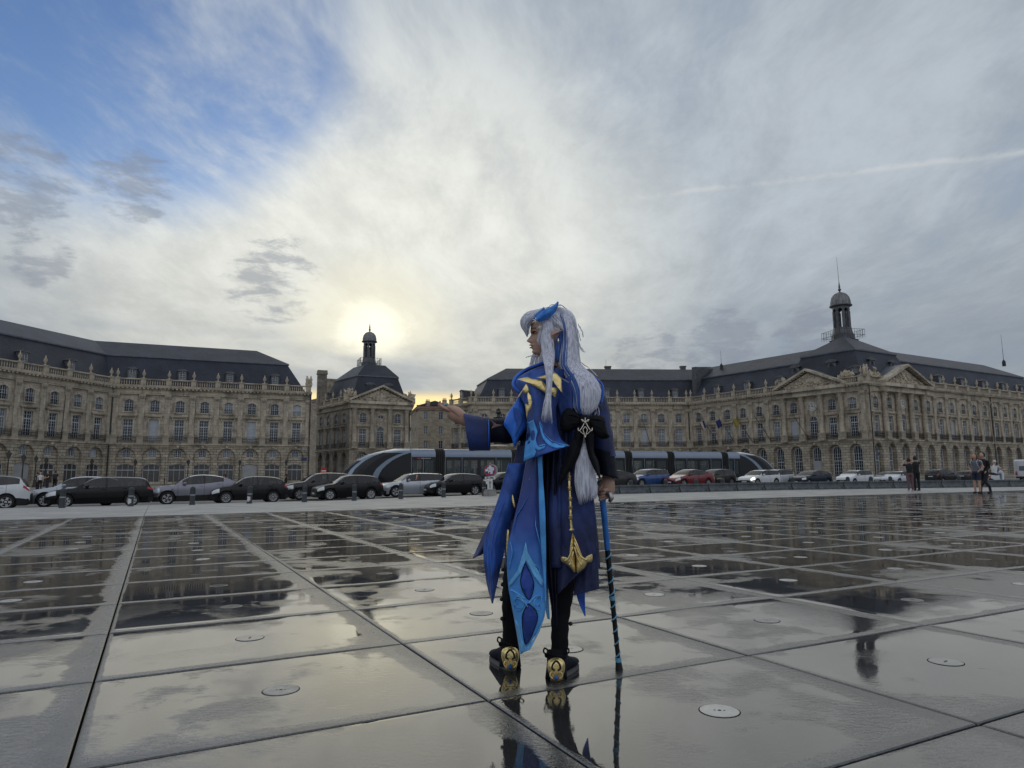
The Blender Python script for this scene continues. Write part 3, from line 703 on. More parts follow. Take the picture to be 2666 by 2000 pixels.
    if ped:
        pa, pb = ends + ped[0] * w - 0.95, ends + (ped[-1] + 1) * w + 0.95; W_ = pb - pa; hgt = W_ * 0.215; mid = (pa + pb) / 2
        eb = MB(); eb.box(pa, pb, -1.15, -0.01, ZA + 0.01, 15.95); eb.box(pa - 0.25, pb + 0.25, -1.75, -0.02, 15.97, ZC + 0.03)
        F.build('entablature', eb, M_TRIM)
        p = MB(); z_ = ZC + 0.035
        p.prism([(pa + .2, z_), (pb - .2, z_), (mid, z_ + hgt - .15)], 'y', -0.95, 2.5)
        for s in (-1, 1):
            e = pa - .3 if s < 0 else pb + .3
            dx, dz = mid - e, hgt + 0.25; ll = math.hypot(dx, dz); nx, nz = -dz / ll * s, abs(dx) / ll
            q = [(e, z_), (mid, z_ + dz), (mid + 0, z_ + dz + 0.42), (e, z_ + 0.42)]
            p.prism(q if s < 0 else q[::-1], 'y', -1.75, -0.0)
            for t in range(int(ll / .62)):
                fx = e + dx * (t + .5) * .62 / ll; fz = z_ + dz * (t + .5) * .62 / ll; p.box(fx - .15, fx + .15, -1.5, -0.9, fz - 0.18, fz + 0.01)
        po = F.build('pediment', p, M_TRIM)
        rl = MB(); rr = random.Random(seed + 5)
        for t in range(70):
            fx = rr.uniform(pa + 1.4, pb - 1.4); hm = hgt * (1 - abs(fx - mid) / (W_ / 2)) - 0.55
            if hm < 0.25: continue
            fz = z_ + 0.15 + rr.random() ** 1.3 * hm; sz = rr.uniform(.14, .3)
            rl.lathe([(0.02, -sz * 1.3), (sz * .7, -sz * .6), (sz * .8, 0), (sz * .55, sz * .7), (0.02, sz * 1.2)], 7, (0, 0, 0), M=Matrix.Translation((fx, -1.0, fz)) @ Matrix.Rotation(rr.uniform(-1.3, 1.3), 4, 'Y'))
        ro = F.build('relief', rl, M_CARVE, smooth=True); ro.parent = po; ro.location = (0, 0, 0); ro.rotation_euler = (0, 0, 0)
        tp = MB(); tp.prism([(pa, z_ + .3), (mid, z_ + hgt + .70), (pb, z_ + .3)], 'y', -0.4, 4.5); F.build('pediment_roof', tp, M_ZINC)
        for s in (-1, 1):   # trophies either side
            tr = MB(); ex = pa - 0.2 if s < 0 else pb + .2
            tr.box(-1.3, 1.3, -.5, .5, 0, 1.25)
            for t in range(26):
                sz = rr.uniform(.18, .42); fx = rr.uniform(-1.2, 1.2)
                tr.lathe([(0.02, -sz * 1.4), (sz * .8, -sz * .5), (sz * .8, .1), (0.02, sz * 1.5)], 6, M=Matrix.Translation((fx, rr.uniform(-.3, .3), 1.3 + rr.random() * (1.5 - abs(fx) * .8))) @ Matrix.Rotation(rr.uniform(-1.2, 1.2), 4, 'Y'))
            F.build('trophy', tr, M_CARVE, ex - s * 0.4, 0.6, ZC + 0.003, smooth=40)
    return F, w, ends

def mansard(root, foot, levels, caps=True, z_off=0):
    "foot: closed plan polygon (counter-clockwise seen from above => outside on the right); levels of (inset, z, material index)"
    mb = MB(); r = root.location; rings = []
    for ins, z, mi in levels: rings.append([(p.x - r.x, p.y - r.y, z - r.z) for p in mitre(foot, -ins, True)])
    n = len(foot)
    for k in range(len(rings) - 1):
        mb.cur = levels[k][2]
        for i in range(n): j = (i + 1) % n; mb.add([rings[k][i], rings[k][j], rings[k + 1][j], rings[k + 1][i]], [(0, 1, 2, 3)])
    mb.cur = levels[-1][2]; mb.add(rings[-1], [tuple(range(n))])
    return mb.build('roof', [M_ROOF, M_ZINC], root)
def lantern(root, x, y, z, s, rod=None, ang=0.4):
    "open lantern with arches, lead dome and spike; a part of the building with its pieces under it"
    r = root.location; mb = MB()
    mb.lathe([(1.75, -1.2), (1.75, 0.3), (1.55, 0.4), (1.4, 1.3), (1.4, 1.42)], 8)
    for k in range(8):
        a = (k + .5) * math.pi / 4
        M_ = Matrix.Rotation(a, 4, 'Z'); mb.box(1.0, 1.34, -0.2, 0.2, 1.42, 4.2, M_)
    rs = [(1.34, 5.0), (1.34, 4.9)]
    # arch heads between the piers
    for k in range(8):
        a0 = (k + .5) * math.pi / 4; a1 = a0 + math.pi / 4
        for q in range(6):
            t0, t1 = q / 6, (q + 1) / 6; b0, b1 = lerp(a0, a1, t0), lerp(a0, a1, t1)
            h0, h1 = 4.2 - 0.0 + 0.55 * math.sin(math.pi * t0) - .1, 4.2 + 0.55 * math.sin(math.pi * t1) - .1
            for rad, flip in ((1.3, 0), (1.05, 1)):
                A = [(rad * math.cos(b), rad * math.sin(b), h) for b, h in ((b0, h0), (b1, h1), (b1, 5.0), (b0, 5.0))]; mb.add(A, [(0, 1, 2, 3)])
            mb.add([(1.3 * math.cos(b0), 1.3 * math.sin(b0), h0), (1.05 * math.cos(b0), 1.05 * math.sin(b0), h0), (1.05 * math.cos(b1), 1.05 * math.sin(b1), h1), (1.3 * math.cos(b1), 1.3 * math.sin(b1), h1)], [(0, 1, 2, 3)])
    mb.lathe([(1.36, 4.95), (1.75, 5.1), (1.75, 5.25), (1.5, 5.3)], 16)
    M = Matrix.Scale(s, 4)
    mb.v = [tuple(M @ Vector(q)) for q in mb.v]
    o = mb.build('lantern', M_LEAD, root, (x - r.x, y - r.y, z - r.z), ang)
    d = MB(); d.lathe([(1.52 * s, 5.3 * s), (1.5 * s, 5.9 * s), (1.32 * s, 6.6 * s), (0.9 * s, 7.15 * s), (0.35 * s, 7.42 * s), (0.2 * s, 7.5 * s)], 16)
    for k in range(16):
        a = k * math.pi / 8; d.tube([(rr * s * math.cos(a), rr * s * math.sin(a), zz * s) for rr, zz in ((1.53, 5.4), (1.51, 5.9), (1.33, 6.6), (.91, 7.15), (.36, 7.42))], 0.05 * s, 4)
    d.build('dome', M_DOME, o, smooth=35)
    f = MB(); f.lathe([(0.18 * s, 7.45 * s), (0.12 * s, 7.7 * s), (0.28 * s, 7.95 * s), (0.12 * s, 8.2 * s), (0.16 * s, 8.4 * s), (0.02, 9.5 * s)], 8)
    if rod: f.tube([(0, 0, 9.2 * s), (-0.15, 0, rod)], [0.045, 0.02], 5)
    f.build('finial', M_LEAD, o)
    g = MB(); R_ = 2.3 * s
    for k in range(4):
        M_ = Matrix.Rotation(k * math.pi / 2, 4, 'Z')
        g.box(-R_, R_, R_ - .05, R_, 1.05, 1.1, M_); g.box(-R_, R_, R_ - .05, R_, -0.05, 0.0, M_)
        for q in range(11): g.box(-R_ + q * R_ / 5 - .02, -R_ + q * R_ / 5 + .02, R_ - .045, R_ - .005, -0.6, 1.05, M_)
    g.build('railing', M_IRON, o)
    return o
def pipe(F, u, z0=ROADZ, z1=16.0, y=-0.32):
    p = MB(); p.tube([(0, 0, z0), (0, 0, z1)], 0.11, 6); F.build('downpipe', p, M_PIPE, u, y, 0)
def block(root, foot, z0, z1, m):
    mb = MB(); r = root.location; n = len(foot)
    mb.add([(p[0] - r.x, p[1] - r.y, z) for z in (z0, z1) for p in foot], [(i, (i + 1) % n, n + (i + 1) % n, n + i) for i in range(n)] + [tuple(range(n, 2 * n))]); return mb

def xyd(px, py, z=17.78): p = atZ(px, py, z); return Vector((p.x, p.y))
L0, L12, L2E = xyd(0, 774), xyd(246, 815), xyd(673, 834)
R1S, R1, R12, R23, R3 = xyd(972, 864), xyd(1021, 857), xyd(1487, 858), xyd(1866, 809.5), xyd(2211, 848)
PA, PB = [Vector(atZ(px, py, ZC)[:2]) for px, py in ((756, 866), (886, 871.5))]

# ---- the left wing: canted range and range facing the quay
dirL = (L0 - L12).normalized(); LL = L12 + dirL * (4.02 * 8 + 0.9)
left = thing('palace_wing', 'long stone palace wing with slate mansard roof and row of shopfronts at street level', 'building', (L12.x, L12.y, ROADZ))
F1, *_ = facade(left, LL, L12, 8, 'shop', seed=11, doors=(4,), dormers=1)
F2, *_ = facade(left, L12, L2E, 8, 'shop', seed=12, doors=(5,), dormers=1)
polyL = [LL, L12, L2E]
for nm, pr, mm in (('entablature', ENT, M_TRIM), ('belt_course', BELT, M_TRIM), ('parapet_base', PLIN, M_TRIM), ('balustrade_rail', TOPR, M_TRIM), ('plinth', SKIRT, M_RUST)): sweep(left, nm, polyL, pr, mm)
def footprint(poly, D): return [Vector(p[:2]) for p in poly] + mitre(poly, -D)[::-1]
fpL = footprint(polyL, 19)
MANS = [(0.9, ZC + 0.1, 0), (3.9, 21.9, 1), (3.75, 22.05, 1), (3.75, 22.25, 0), (9.3, 25.4, 0)]
mansard(left, fpL, MANS)
block(left, mitre([Vector(p) for p in fpL], -0.9, True), ROADZ - .3, ZC + 0.1, M_WALL).build('rear_wall', M_WALL, left)
pipe(F2, 0.0); pipe(F2, F2.L - 0.2)
def sculpture(F, u, z=ZC + 1.3, seed=0):
    rr = random.Random(seed); m_ = MB()
    for s in (-.35, .35):
        m_.lathe([(0.25, 0), (0.3, .3), (0.2, .8), (0.3, 1.2), (0.12, 1.45), (0.17, 1.62), (0.1, 1.8), (0.02, 1.86)], 8, (s, rr.uniform(-.1, .1), 0))
        m_.tube([(s * .6, 0, 1.2), (0, -.1, .8)], .08, 5)
    F.build('statue', m_, M_CARVE, u, -0.02, z, smooth=50)
sculpture(F2, F2.L - 0.5, seed=2)

# ---- the small central pavilion with lantern
pav = thing('pavilion', 'small stone pavilion with pediment, slate roof and domed lantern against the sun', 'building', (PA.x, PA.y, ROADZ))
pd = (PB - PA).normalized(); pn = Vector((-pd.y, pd.x)); PL = PA + Vector((-0.62, 0.785)) * 17.0; PR = PB + Vector((-0.19, 0.98)) * 17
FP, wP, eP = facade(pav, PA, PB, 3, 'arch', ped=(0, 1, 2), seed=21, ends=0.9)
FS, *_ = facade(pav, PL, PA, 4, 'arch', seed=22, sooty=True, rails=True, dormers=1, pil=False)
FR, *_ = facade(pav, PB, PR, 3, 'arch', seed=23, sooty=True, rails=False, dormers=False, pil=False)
polyP = [PL, PA, PB, PR]
for nm, pr, mm in (('entablature', ENT, M_TRIM), ('belt_course', BELT, M_TRIM), ('parapet_base', PLIN, M_TRIM), ('balustrade_rail', TOPR, M_TRIM)): sweep(pav, nm, polyP, pr, mm)
PLb = PL + Vector((0.1, 1)) * 2
fpP = [PL, PA, PB, PR]
mansard(pav, fpP, [(0.6, ZC + 0.1, 0), (2.6, 22.1, 1), (2.45, 22.25, 1), (2.45, 22.45, 0), (5.4, 25.3, 1)])
pc = (PL + PA + PB + PR) / 4; pc2 = Vector(atY(797, 780, pc.y)[:2])
lantern(pav, pc2.x, pc2.y, 25.9, 0.98)
for u in (F1.L,): pass
for u in (2.4, wP * 2 + 1.9):
    o = FP.put('dormer', ODORM, FP.L * (0.36 if u < 3 else 0.66), 1.9, 18.2); link('pane', ODPANE, o)
ch = MB(); ch.box(-0.95, 0.95, -.7, .7, 0, 8.2); ch.box(-1.1, 1.1, -.85, .85, 8.2, 8.55); ch.box(-1.02, 1.02, -.77, .77, 8.55, 9.1)
cp = Vector(atY(695, 830, PL.y - 2)[:2]); ch.build('chimney', M_SOOT, pav, (cp.x - PA.x, cp.y - PA.y, 15.6 - ROADZ), FP.ang)
ch = MB(); ch.box(-1.6, 1.6, -.6, .6, 0, 7.0); ch.box(-1.7, 1.7, -.7, .7, 7.0, 7.3)
cp = Vector(atY(712, 830, PL.y + 3)[:2]); ch.build('chimney', M_TRIM, pav, (cp.x - PA.x, cp.y - PA.y, 16.2 - ROADZ), FP.ang)
pipe(FP, FP.L - 0.25)

# ---- the right-hand palace: side, range, canted range with pediment, quay front with pediment
right = thing('palace', 'grand stone palace with two pediments, arcaded ground floor and lantern on its corner roof', 'building', (R23.x, R23.y, ROADZ))
d3 = (R3 - R23).normalized(); R3E = R23 + d3 * (4.05 * 17 + 1.1)
FA, *_ = facade(right, R1S, R1, 2, 'shop', seed=31, dormers=1)
FB, *_ = facade(right, R1, R12, 12, 'shop', seed=32, dormers=2)
FC, wC, eC = facade(right, R12, R23, 10, 'arch', ped=(6, 7, 8), seed=33, dormers=2)
FD, wD, eD = facade(right, R23, R3E, 17, 'arch', ped=(1, 2, 3), seed=34, dormers=1)
polyR = [R1S, R1, R12, R23, R3E]
for nm, pr, mm in (('entablature', ENT, M_TRIM), ('belt_course', BELT, M_TRIM), ('parapet_base', PLIN, M_TRIM), ('balustrade_rail', TOPR, M_TRIM), ('plinth', SKIRT, M_RUST)): sweep(right, nm, polyR, pr, mm)
inn = mitre(polyR, -19)
fpR = [Vector(p) for p in polyR] + [inn[4], inn[3], inn[2], R1 + Vector((4.0, 19.0)), R1S + Vector((2.0, 10.0))]
R1e = R1 + Vector((-0.25, 0.97)) * 19
mansard(right, [R1e, R1, R12, R23, R3E, inn[4], inn[3], inn[2]], MANS)
block(right, mitre(fpR, -0.9, True), ROADZ - .3, ZC + 0.1, M_WALL).build('rear_wall', M_WALL, right)
# raised roof of the corner block
dC = (R12 - R23).normalized(); a = R23 + dC * (wC * 4.6); b = R23 + d3 * (wD * 4.8)
cb = [a, R23, b, b + FD.nin * 17, a + FC.nin * 19]
mansard(right, cb, [(0.8, ZC + 0.12, 0), (3.5, 22.9, 1), (3.35, 23.05, 1), (3.35, 23.3, 0), (9.0, 27.0, 1)])
lp = Vector(atY(1821, 740, 133.0)[:2])
lantern(right, lp.x, lp.y, 27.8, 1.2, rod=16.3, ang=0.2)
for F_, us in ((FC, (wC * 6.45, wC * 8.4)), (FD, (wD * 1.6, wD * 3.2))):
    for u in us: o = F_.put('dormer', ODORM, u, 2.4, 19.0); link('pane', ODPANE, o)
pipe(FC, 0.0); pipe(FD, 0.0, y=-0.7); pipe(FD, eD + wD * 10)
sculpture(FD, 0.3, seed=4); 
fire = MB(); fire.box(-.55, .55, 0, 12, 0, 8.1); FC.build('party_wall', fire, M_LEAD, 0.0, 2.0, ZC)
for px, py, Y, zt in ((1308, 776, 160, 32.0), (1556, 757, 150, 33.0), (2161, 722, 148, 35.0)):
    p = atY(px, py, Y); zb_ = 24.0
    m_ = MB(); m_.tube([(0, 0, 0), (0, 0, p.z - zb_)], [0.06, 0.02], 5); m_.lathe([(0.35, 0), (0.35, 1.0), (0.1, 1.4)], 8); m_.build('antenna', M_IRON, right, (p.x - R23.x, p.y - R23.y, zb_ - ROADZ))
for px, w_, h_ in ((1312, 0.7, 1.3), (1474, 0.6, 1.2), (1515, 2.0, 0.9)):
    p = atY(px, 790, 160.5); m_ = MB(); m_.box(-w_, w_, -.5, .5, 0, h_); m_.box(-w_ - .12, w_ + .12, -.6, .6, h_, h_ + .25); m_.build('chimney', M_LEAD, right, (p.x - R23.x, p.y - R23.y, 25.1 - ROADZ))

# clock faces over the central windows of both pediments
def clock(F, u):
    c = MB(); c.lathe([(0.86, 0), (0.86, 0.10), (0.72, 0.14), (0.70, 0.06), (0.001, 0.06)], 24, cap=False, M=Matrix.Rotation(R(90), 4, 'X'))
    o = F.build('clock', c, mat('clock_face', (0.55, 0.55, 0.52), 0.6, var=0.1), u, 0.0, 13.17)
    h = MB(); h.box(-.035, .035, -.11, -.09, -.1, .5); h.box(-.1, .35, -.11, -.09, -.04, .04)
    for k in range(12):
        a = k * math.pi / 6; h.box(-.03, .03, -.10, -.085, .52, .66, Matrix.Rotation(a, 4, 'Y'))
    h.build('clock_hands', M_IRON, o); return o
clock(FC, eC + wC * 7.5); clock(FD, eD + wD * 2.5)
op = MB(); op.lathe([(0.84, 0), (0.84, 0.1), (0.64, 0.12), (0.62, -0.1)], 20, cap=False, M=Matrix.Rotation(R(90), 4, 'X')); oo = FP.build('oculus', op, M_TRIM, eP + wP * 1.5, 0, 13.17)
g_ = MB(); g_.lathe([(0.62, 0), (0.001, 0)], 20, cap=False, M=Matrix.Rotation(R(90), 4, 'X')); g_.build('pane', M_G1, oo, (0, 0.1, 0))
g_ = MB(); g_.box(-.04, .04, .04, .08, -.6, .6); g_.box(-.6, .6, .045, .075, -.03, .03); g_.build('glazing_bar', M_FRAME, oo)

# flagpoles leaning out from the balconies
def flagpole(F, u, ln, lean, flag=None):
    m_ = MB(); tip = (-0.35 * ln, -lean, ln); m_.tube([(0, 0, 0), tip], [0.06, 0.035], 6); m_.lathe([(0.02, ln), (0.09, ln + .08), (0.02, ln + .2)], 6, (tip[0], tip[1], 0))
    o = F.build('flagpole', m_, M_IRON, u, -0.4, 7.2)
    if flag:
        w, h = 1.55, 1.5; n = 12; f = MB(); cols_ = flag
        for k in range(n):
            f.cur = min(int(k * len(cols_) / n), len(cols_) - 1)
            def P_(t, v): return (tip[0] * (0.97 - 0.14 * v) - t * 1.0 - .02, tip[1] * (0.97 - .2 * v) + 0.16 * math.sin(t * 7 + v), ln * (0.97 - 0.20 * v) - t * 0.75 - 0.04 * math.sin(t * 9) - v * 0.4)
            for v in range(4): f.add([P_(k / n, v / 4), P_((k + 1) / n, v / 4), P_((k + 1) / n, (v + 1) / 4), P_(k / n, (v + 1) / 4)], [(0, 1, 2, 3)])
        f.build('flag', [mat('flag_%s' % '_'.join('%d' % (q * 100) for q in c), c, 0.8, var=0.05) for c in cols_], o, smooth=True)
flagpole(FC, eC + wC * 1.9, 5.2, 2.4, ((0.02, 0.03, 0.12), (0.45, 0.45, 0.45), (0.40, 0.03, 0.04)))
flagpole(FC, eC + wC * 3.0, 5.2, 2.4, ((0.02, 0.03, 0.14),))
flagpole(FC, eC + wC * 4.1, 5.2, 2.4, ((0.30, 0.25, 0.05),))
flagpole(FC, eC + wC * 5.2, 5.0, 2.4); flagpole(FC, eC + wC * 7.3, 5.0, 2.4)
flagpole(FB, FB.L * 0.81, 5.5, 1.2); flagpole(FP, FP.L * 0.55, 4.5, 2.2); flagpole(F1, F1.L - 4.02 * 2.3, 6.0, 2.6)

# ---- plain stone houses in the side street
def house(name, label, p0, p1, depth, zt, rows, cols, seed, roofm, chim=True):
    p0, p1 = Vector(p0[:2]), Vector(p1[:2]); t = thing(name, label, 'building', (p0.x, p0.y, ROADZ)); F = Fac(t, p0, p1); rnd = random.Random(seed)
    w = MB(); cw = F.L / cols; rh = (zt - ROADZ) / rows
    for i in range(cols):
        for j in range(rows):
            x0 = i * cw; z0 = ROADZ + j * rh; wall_hole(w, x0, x0 + cw, z0, z0 + rh, x0 + cw / 2, 0.55, z0 + rh * .28, z0 + rh * .28 + 2.0, z0 + rh * .28 + 2.0, 0.25)
            o = F.put('window', HW[0], x0 + cw / 2, 0.2, z0 + rh * .28); link('pane', HW[1 if rnd.random() < .7 else 2], o)
    w.add([(0, 0, ROADZ), (0, depth, ROADZ), (0, depth, zt), (0, 0, zt)], [(0, 1, 2, 3)]); w.add([(F.L, 0, ROADZ), (F.L, depth, ROADZ), (F.L, depth, zt), (F.L, 0, zt)], [(0, 1, 2, 3)])
    w.box(-.1, F.L + .1, -0.3, 0, zt - .3, zt + .05)
    F.build('wall', w, M_HOUSE)
    r = MB(); r.prism([(-0.5, zt + .05), (depth / 2, zt + depth * .17), (depth + .5, zt + .05)], 'x', -.3, F.L + .3); ro = F.build('roof', r, roofm)
    if chim:
        for u, h in ((F.L * .22, 1.5), (F.L * .6, 1.9)):
            c = MB(); c.box(-.6, .6, -.35, .35, -0.5, h)
            for q in (-.35, 0, .35): c.lathe([(.13, h), (.1, h + .5)], 7, (q, 0, 0))
            F.build('chimney', c, M_HOUSE, u, depth * .35, zt + depth * .1)
        a_ = MB(); a_.tube([(0, 0, 0), (0, 0, 3.4)], .04, 4)
        for zz in (2.3, 2.7, 3.1): a_.box(-.5, .5, -.02, .02, zz, zz + .05)
        F.build('antenna', a_, M_IRON, F.L * .75, depth * .4, zt + depth * .12)
    return F
HW = win_mesh(0.55, 0, 2.0, 2.0, 2, 3, bar=0.05, fr=0.08)
M_HOUSE = ashlar('house_wall', (0.42, 0.36, 0.28), (0.16, 0.13, 0.10), 0.9, 0.5)
M_TILE = mat('clay_tiles', (0.16, 0.085, 0.06), 0.85, var=0.35, scale=3, bump=0.5, bscale=12)
M_SLATE2 = mat('grey_roof', (0.05, 0.052, 0.06), 0.7, var=0.2)
pA, pB = atY(903, 900, 178), atY(1000, 900, 180)
house('street_house', 'plain stone house with clay tile roof in the side street beside the pavilion', pA, pB, 9, 18.6, 5, 3, 5, M_TILE)
pA, pB = atY(886, 900, 205), atY(906, 900, 181)
house('street_house', 'narrow grey stone house front going back along the side street', pA, pB, 8, 19.8, 5, 6, 6, M_SLATE2, chim=False)
pA, pB = atY(655, 900, 186), atY(712, 900, 178)
house('street_house', 'dark stone house glimpsed between palace wing and pavilion', pA, pB, 8, 21.5, 5, 2, 7, M_SLATE2, chim=False)
# ================================================================ street furniture, vehicles
def on_line(px, P, ang, off=0.0):
    "where the sight line through screen column px meets a straight line on the ground"
    r = pdir(px, 1030); k = r.x / r.y; d = Vector((math.cos(ang), math.sin(ang))); P = Vector(P) + Vector((-d.y, d.x)) * off
    s = (k * P.y - P.x) / (d.x - k * d.y); return P + d * s
LANE = (Vector((-21.0, 34.2)), R(33)); BOLL = (Vector((-17.0, 30.9)), R(29)); BARL = (Vector((8.1, 38.0)), R(15))
M_TYRE = mat('tyre_rubber', (0.012, 0.012, 0.012), 0.8, var=0.1)
M_RIM = mat('alloy_rim', (0.42, 0.43, 0.44), 0.3, 0.8, var=0.05)
M_BLACKP = mat('black_plastic', (0.014, 0.014, 0.015), 0.55, var=0.1)
M_CGLASS = mat('car_glass', (0.010, 0.012, 0.014), 0.04, var=0, spec=0.8, alpha=0.70)
M_HEADL = mat('headlight_lens', (0.55, 0.58, 0.60), 0.08, 0.3, var=0.15, scale=12, spec=0.8)
M_LAMPON = mat('lit_headlight', (0.8, 0.8, 0.7), 0.1, var=0, emit=(1.0, 0.95, 0.75, 2.2))
M_TAIL = mat('tail_light', (0.38, 0.012, 0.010), 0.12, var=0.1, spec=0.7)
M_PLATE = mat('number_plate', (0.55, 0.55, 0.55), 0.5, var=0)
M_CHROME = mat('chrome', (0.6, 0.6, 0.6), 0.12, 1.0, var=0)
def paint(name, c, metal=0.0, rough=0.28):
    dk = max(c) < 0.05; return mat('paint_' + name, c, rough, metal, var=0.04, scale=3, coat=0.45 if dk else 0.9, spec=0.12 if dk else 0.4)
_wheel = {}
def wheel_meshes(r, style):
    if (r, style) in _wheel: return _wheel[(r, style)]
    t = MB(); RX = Matrix.Rotation(R(90), 4, 'X')
    t.lathe([(r * .66, -.10), (r * .92, -.105), (r, -.07), (r, .07), (r * .92, .105), (r * .66, .10), (r * .66, -.10)], 24, cap=False, M=RX); tm = t.mesh('tyre', M_TYRE, 40)
    m = MB(); m.lathe([(r * .66, -.09), (r * .66, .09), (r * .60, .085), (r * .58, 0)], 24, cap=False, M=RX); m.lathe([(r * .17, -.03), (r * .17, .085), (.001, .09)], 10, cap=False, M=RX)
    n = {0: 5, 1: 10, 2: 7, 3: 5}[style]
    for side in (-1, 1):
        for k in range(n):
            a = 2 * math.pi * k / n; w = {0: .055, 1: .022, 2: .05, 3: .035}[style]
            for tw in ((0,) if style != 3 else (-.16, .16)):
                c, s = math.cos(a + tw), math.sin(a + tw); p, q = Vector((c * .04 + .05 * math.cos(a), 0, s * .04 + .05 * math.sin(a))), Vector((c * r * .61, 0, s * r * .61)); nn = Vector((-s, 0, c)) * w
                y0, y1 = side * .06, side * .088
                m.add([p - nn + Vector((0, y0, 0)), q - nn * .8 + Vector((0, y0, 0)), q + nn * .8 + Vector((0, y0, 0)), p + nn + Vector((0, y0, 0)), p - nn + Vector((0, y1, 0)), q - nn * .8 + Vector((0, y1, 0)), q + nn * .8 + Vector((0, y1, 0)), p + nn + Vector((0, y1, 0))],
                      [(4, 5, 6, 7), (0, 3, 2, 1), (0, 1, 5, 4), (2, 3, 7, 6), (1, 2, 6, 5), (3, 0, 4, 7)])
    m.cur = 1; m.lathe([(r * .6, 0), (.001, 0)], 20, cap=False, M=RX)
    rm = m.mesh('rim', [M_RIM, M_TYRE], 40); _wheel[(r, style)] = (tm, rm); return tm, rm
# roof line, window line (fraction of length from the nose, fraction of height), glazing limits
KIND = {
 'hatch': dict(T=[(0, .36), (.012, .46), (.05, .54), (.14, .605), (.255, .665), (.33, .80), (.41, .935), (.50, .99), (.60, 1.0), (.75, .98), (.86, .93), (.915, .83), (.955, .66), (.985, .60), (1, .42)], B=[(0, .5), (.25, .635), (.6, .665), (.9, .70), (1, .6)], g=(.31, .90), b=.575, rear=(.895, .968)),
 'suv':   dict(T=[(0, .40), (.01, .52), (.05, .585), (.12, .63), (.25, .675), (.33, .82), (.41, .945), (.50, .99), (.62, 1.0), (.80, .975), (.90, .91), (.94, .78), (.965, .66), (.988, .60), (1, .45)], B=[(0, .5), (.25, .645), (.6, .68), (.9, .74), (1, .62)], g=(.31, .905), b=.57, rear=(.905, .965)),
 'coupe': dict(T=[(0, .40), (.01, .50), (.05, .57), (.12, .625), (.25, .665), (.33, .81), (.42, .945), (.51, .995), (.60, 1.0), (.72, .965), (.84, .88), (.93, .76), (.962, .71), (.985, .60), (1, .45)], B=[(0, .5), (.25, .645), (.55, .68), (.78, .755), (.9, .79), (1, .62)], g=(.31, .80), b=.575, rear=(.80, .93)),
 'wagon': dict(T=[(0, .36), (.012, .46), (.05, .54), (.14, .605), (.27, .66), (.34, .80), (.41, .935), (.49, .99), (.58, 1.0), (.78, .985), (.90, .945), (.94, .83), (.965, .66), (.99, .60), (1, .42)], B=[(0, .5), (.25, .63), (.6, .66), (.9, .69), (1, .6)], g=(.315, .925), b=.55, rear=(.93, .972)),
 'fast':  dict(T=[(0, .34), (.012, .44), (.05, .53), (.14, .60), (.24, .67), (.33, .84), (.42, .96), (.49, 1.0), (.57, .99), (.70, .94), (.85, .83), (.94, .745), (.962, .73), (.985, .60), (1, .42)], B=[(0, .5), (.25, .63), (.6, .67), (.85, .76), (1, .62)], g=(.29, .80), b=.56, rear=(.72, .93)),
 'mini':  dict(T=[(0, .36), (.012, .46), (.05, .55), (.12, .61), (.20, .66), (.30, .84), (.38, .945), (.48, .995), (.60, 1.0), (.80, .97), (.90, .91), (.94, .80), (.965, .66), (.99, .60), (1, .42)], B=[(0, .5), (.2, .635), (.6, .665), (.9, .69), (1, .6)], g=(.27, .915), b=.57, rear=(.905, .968)),
}
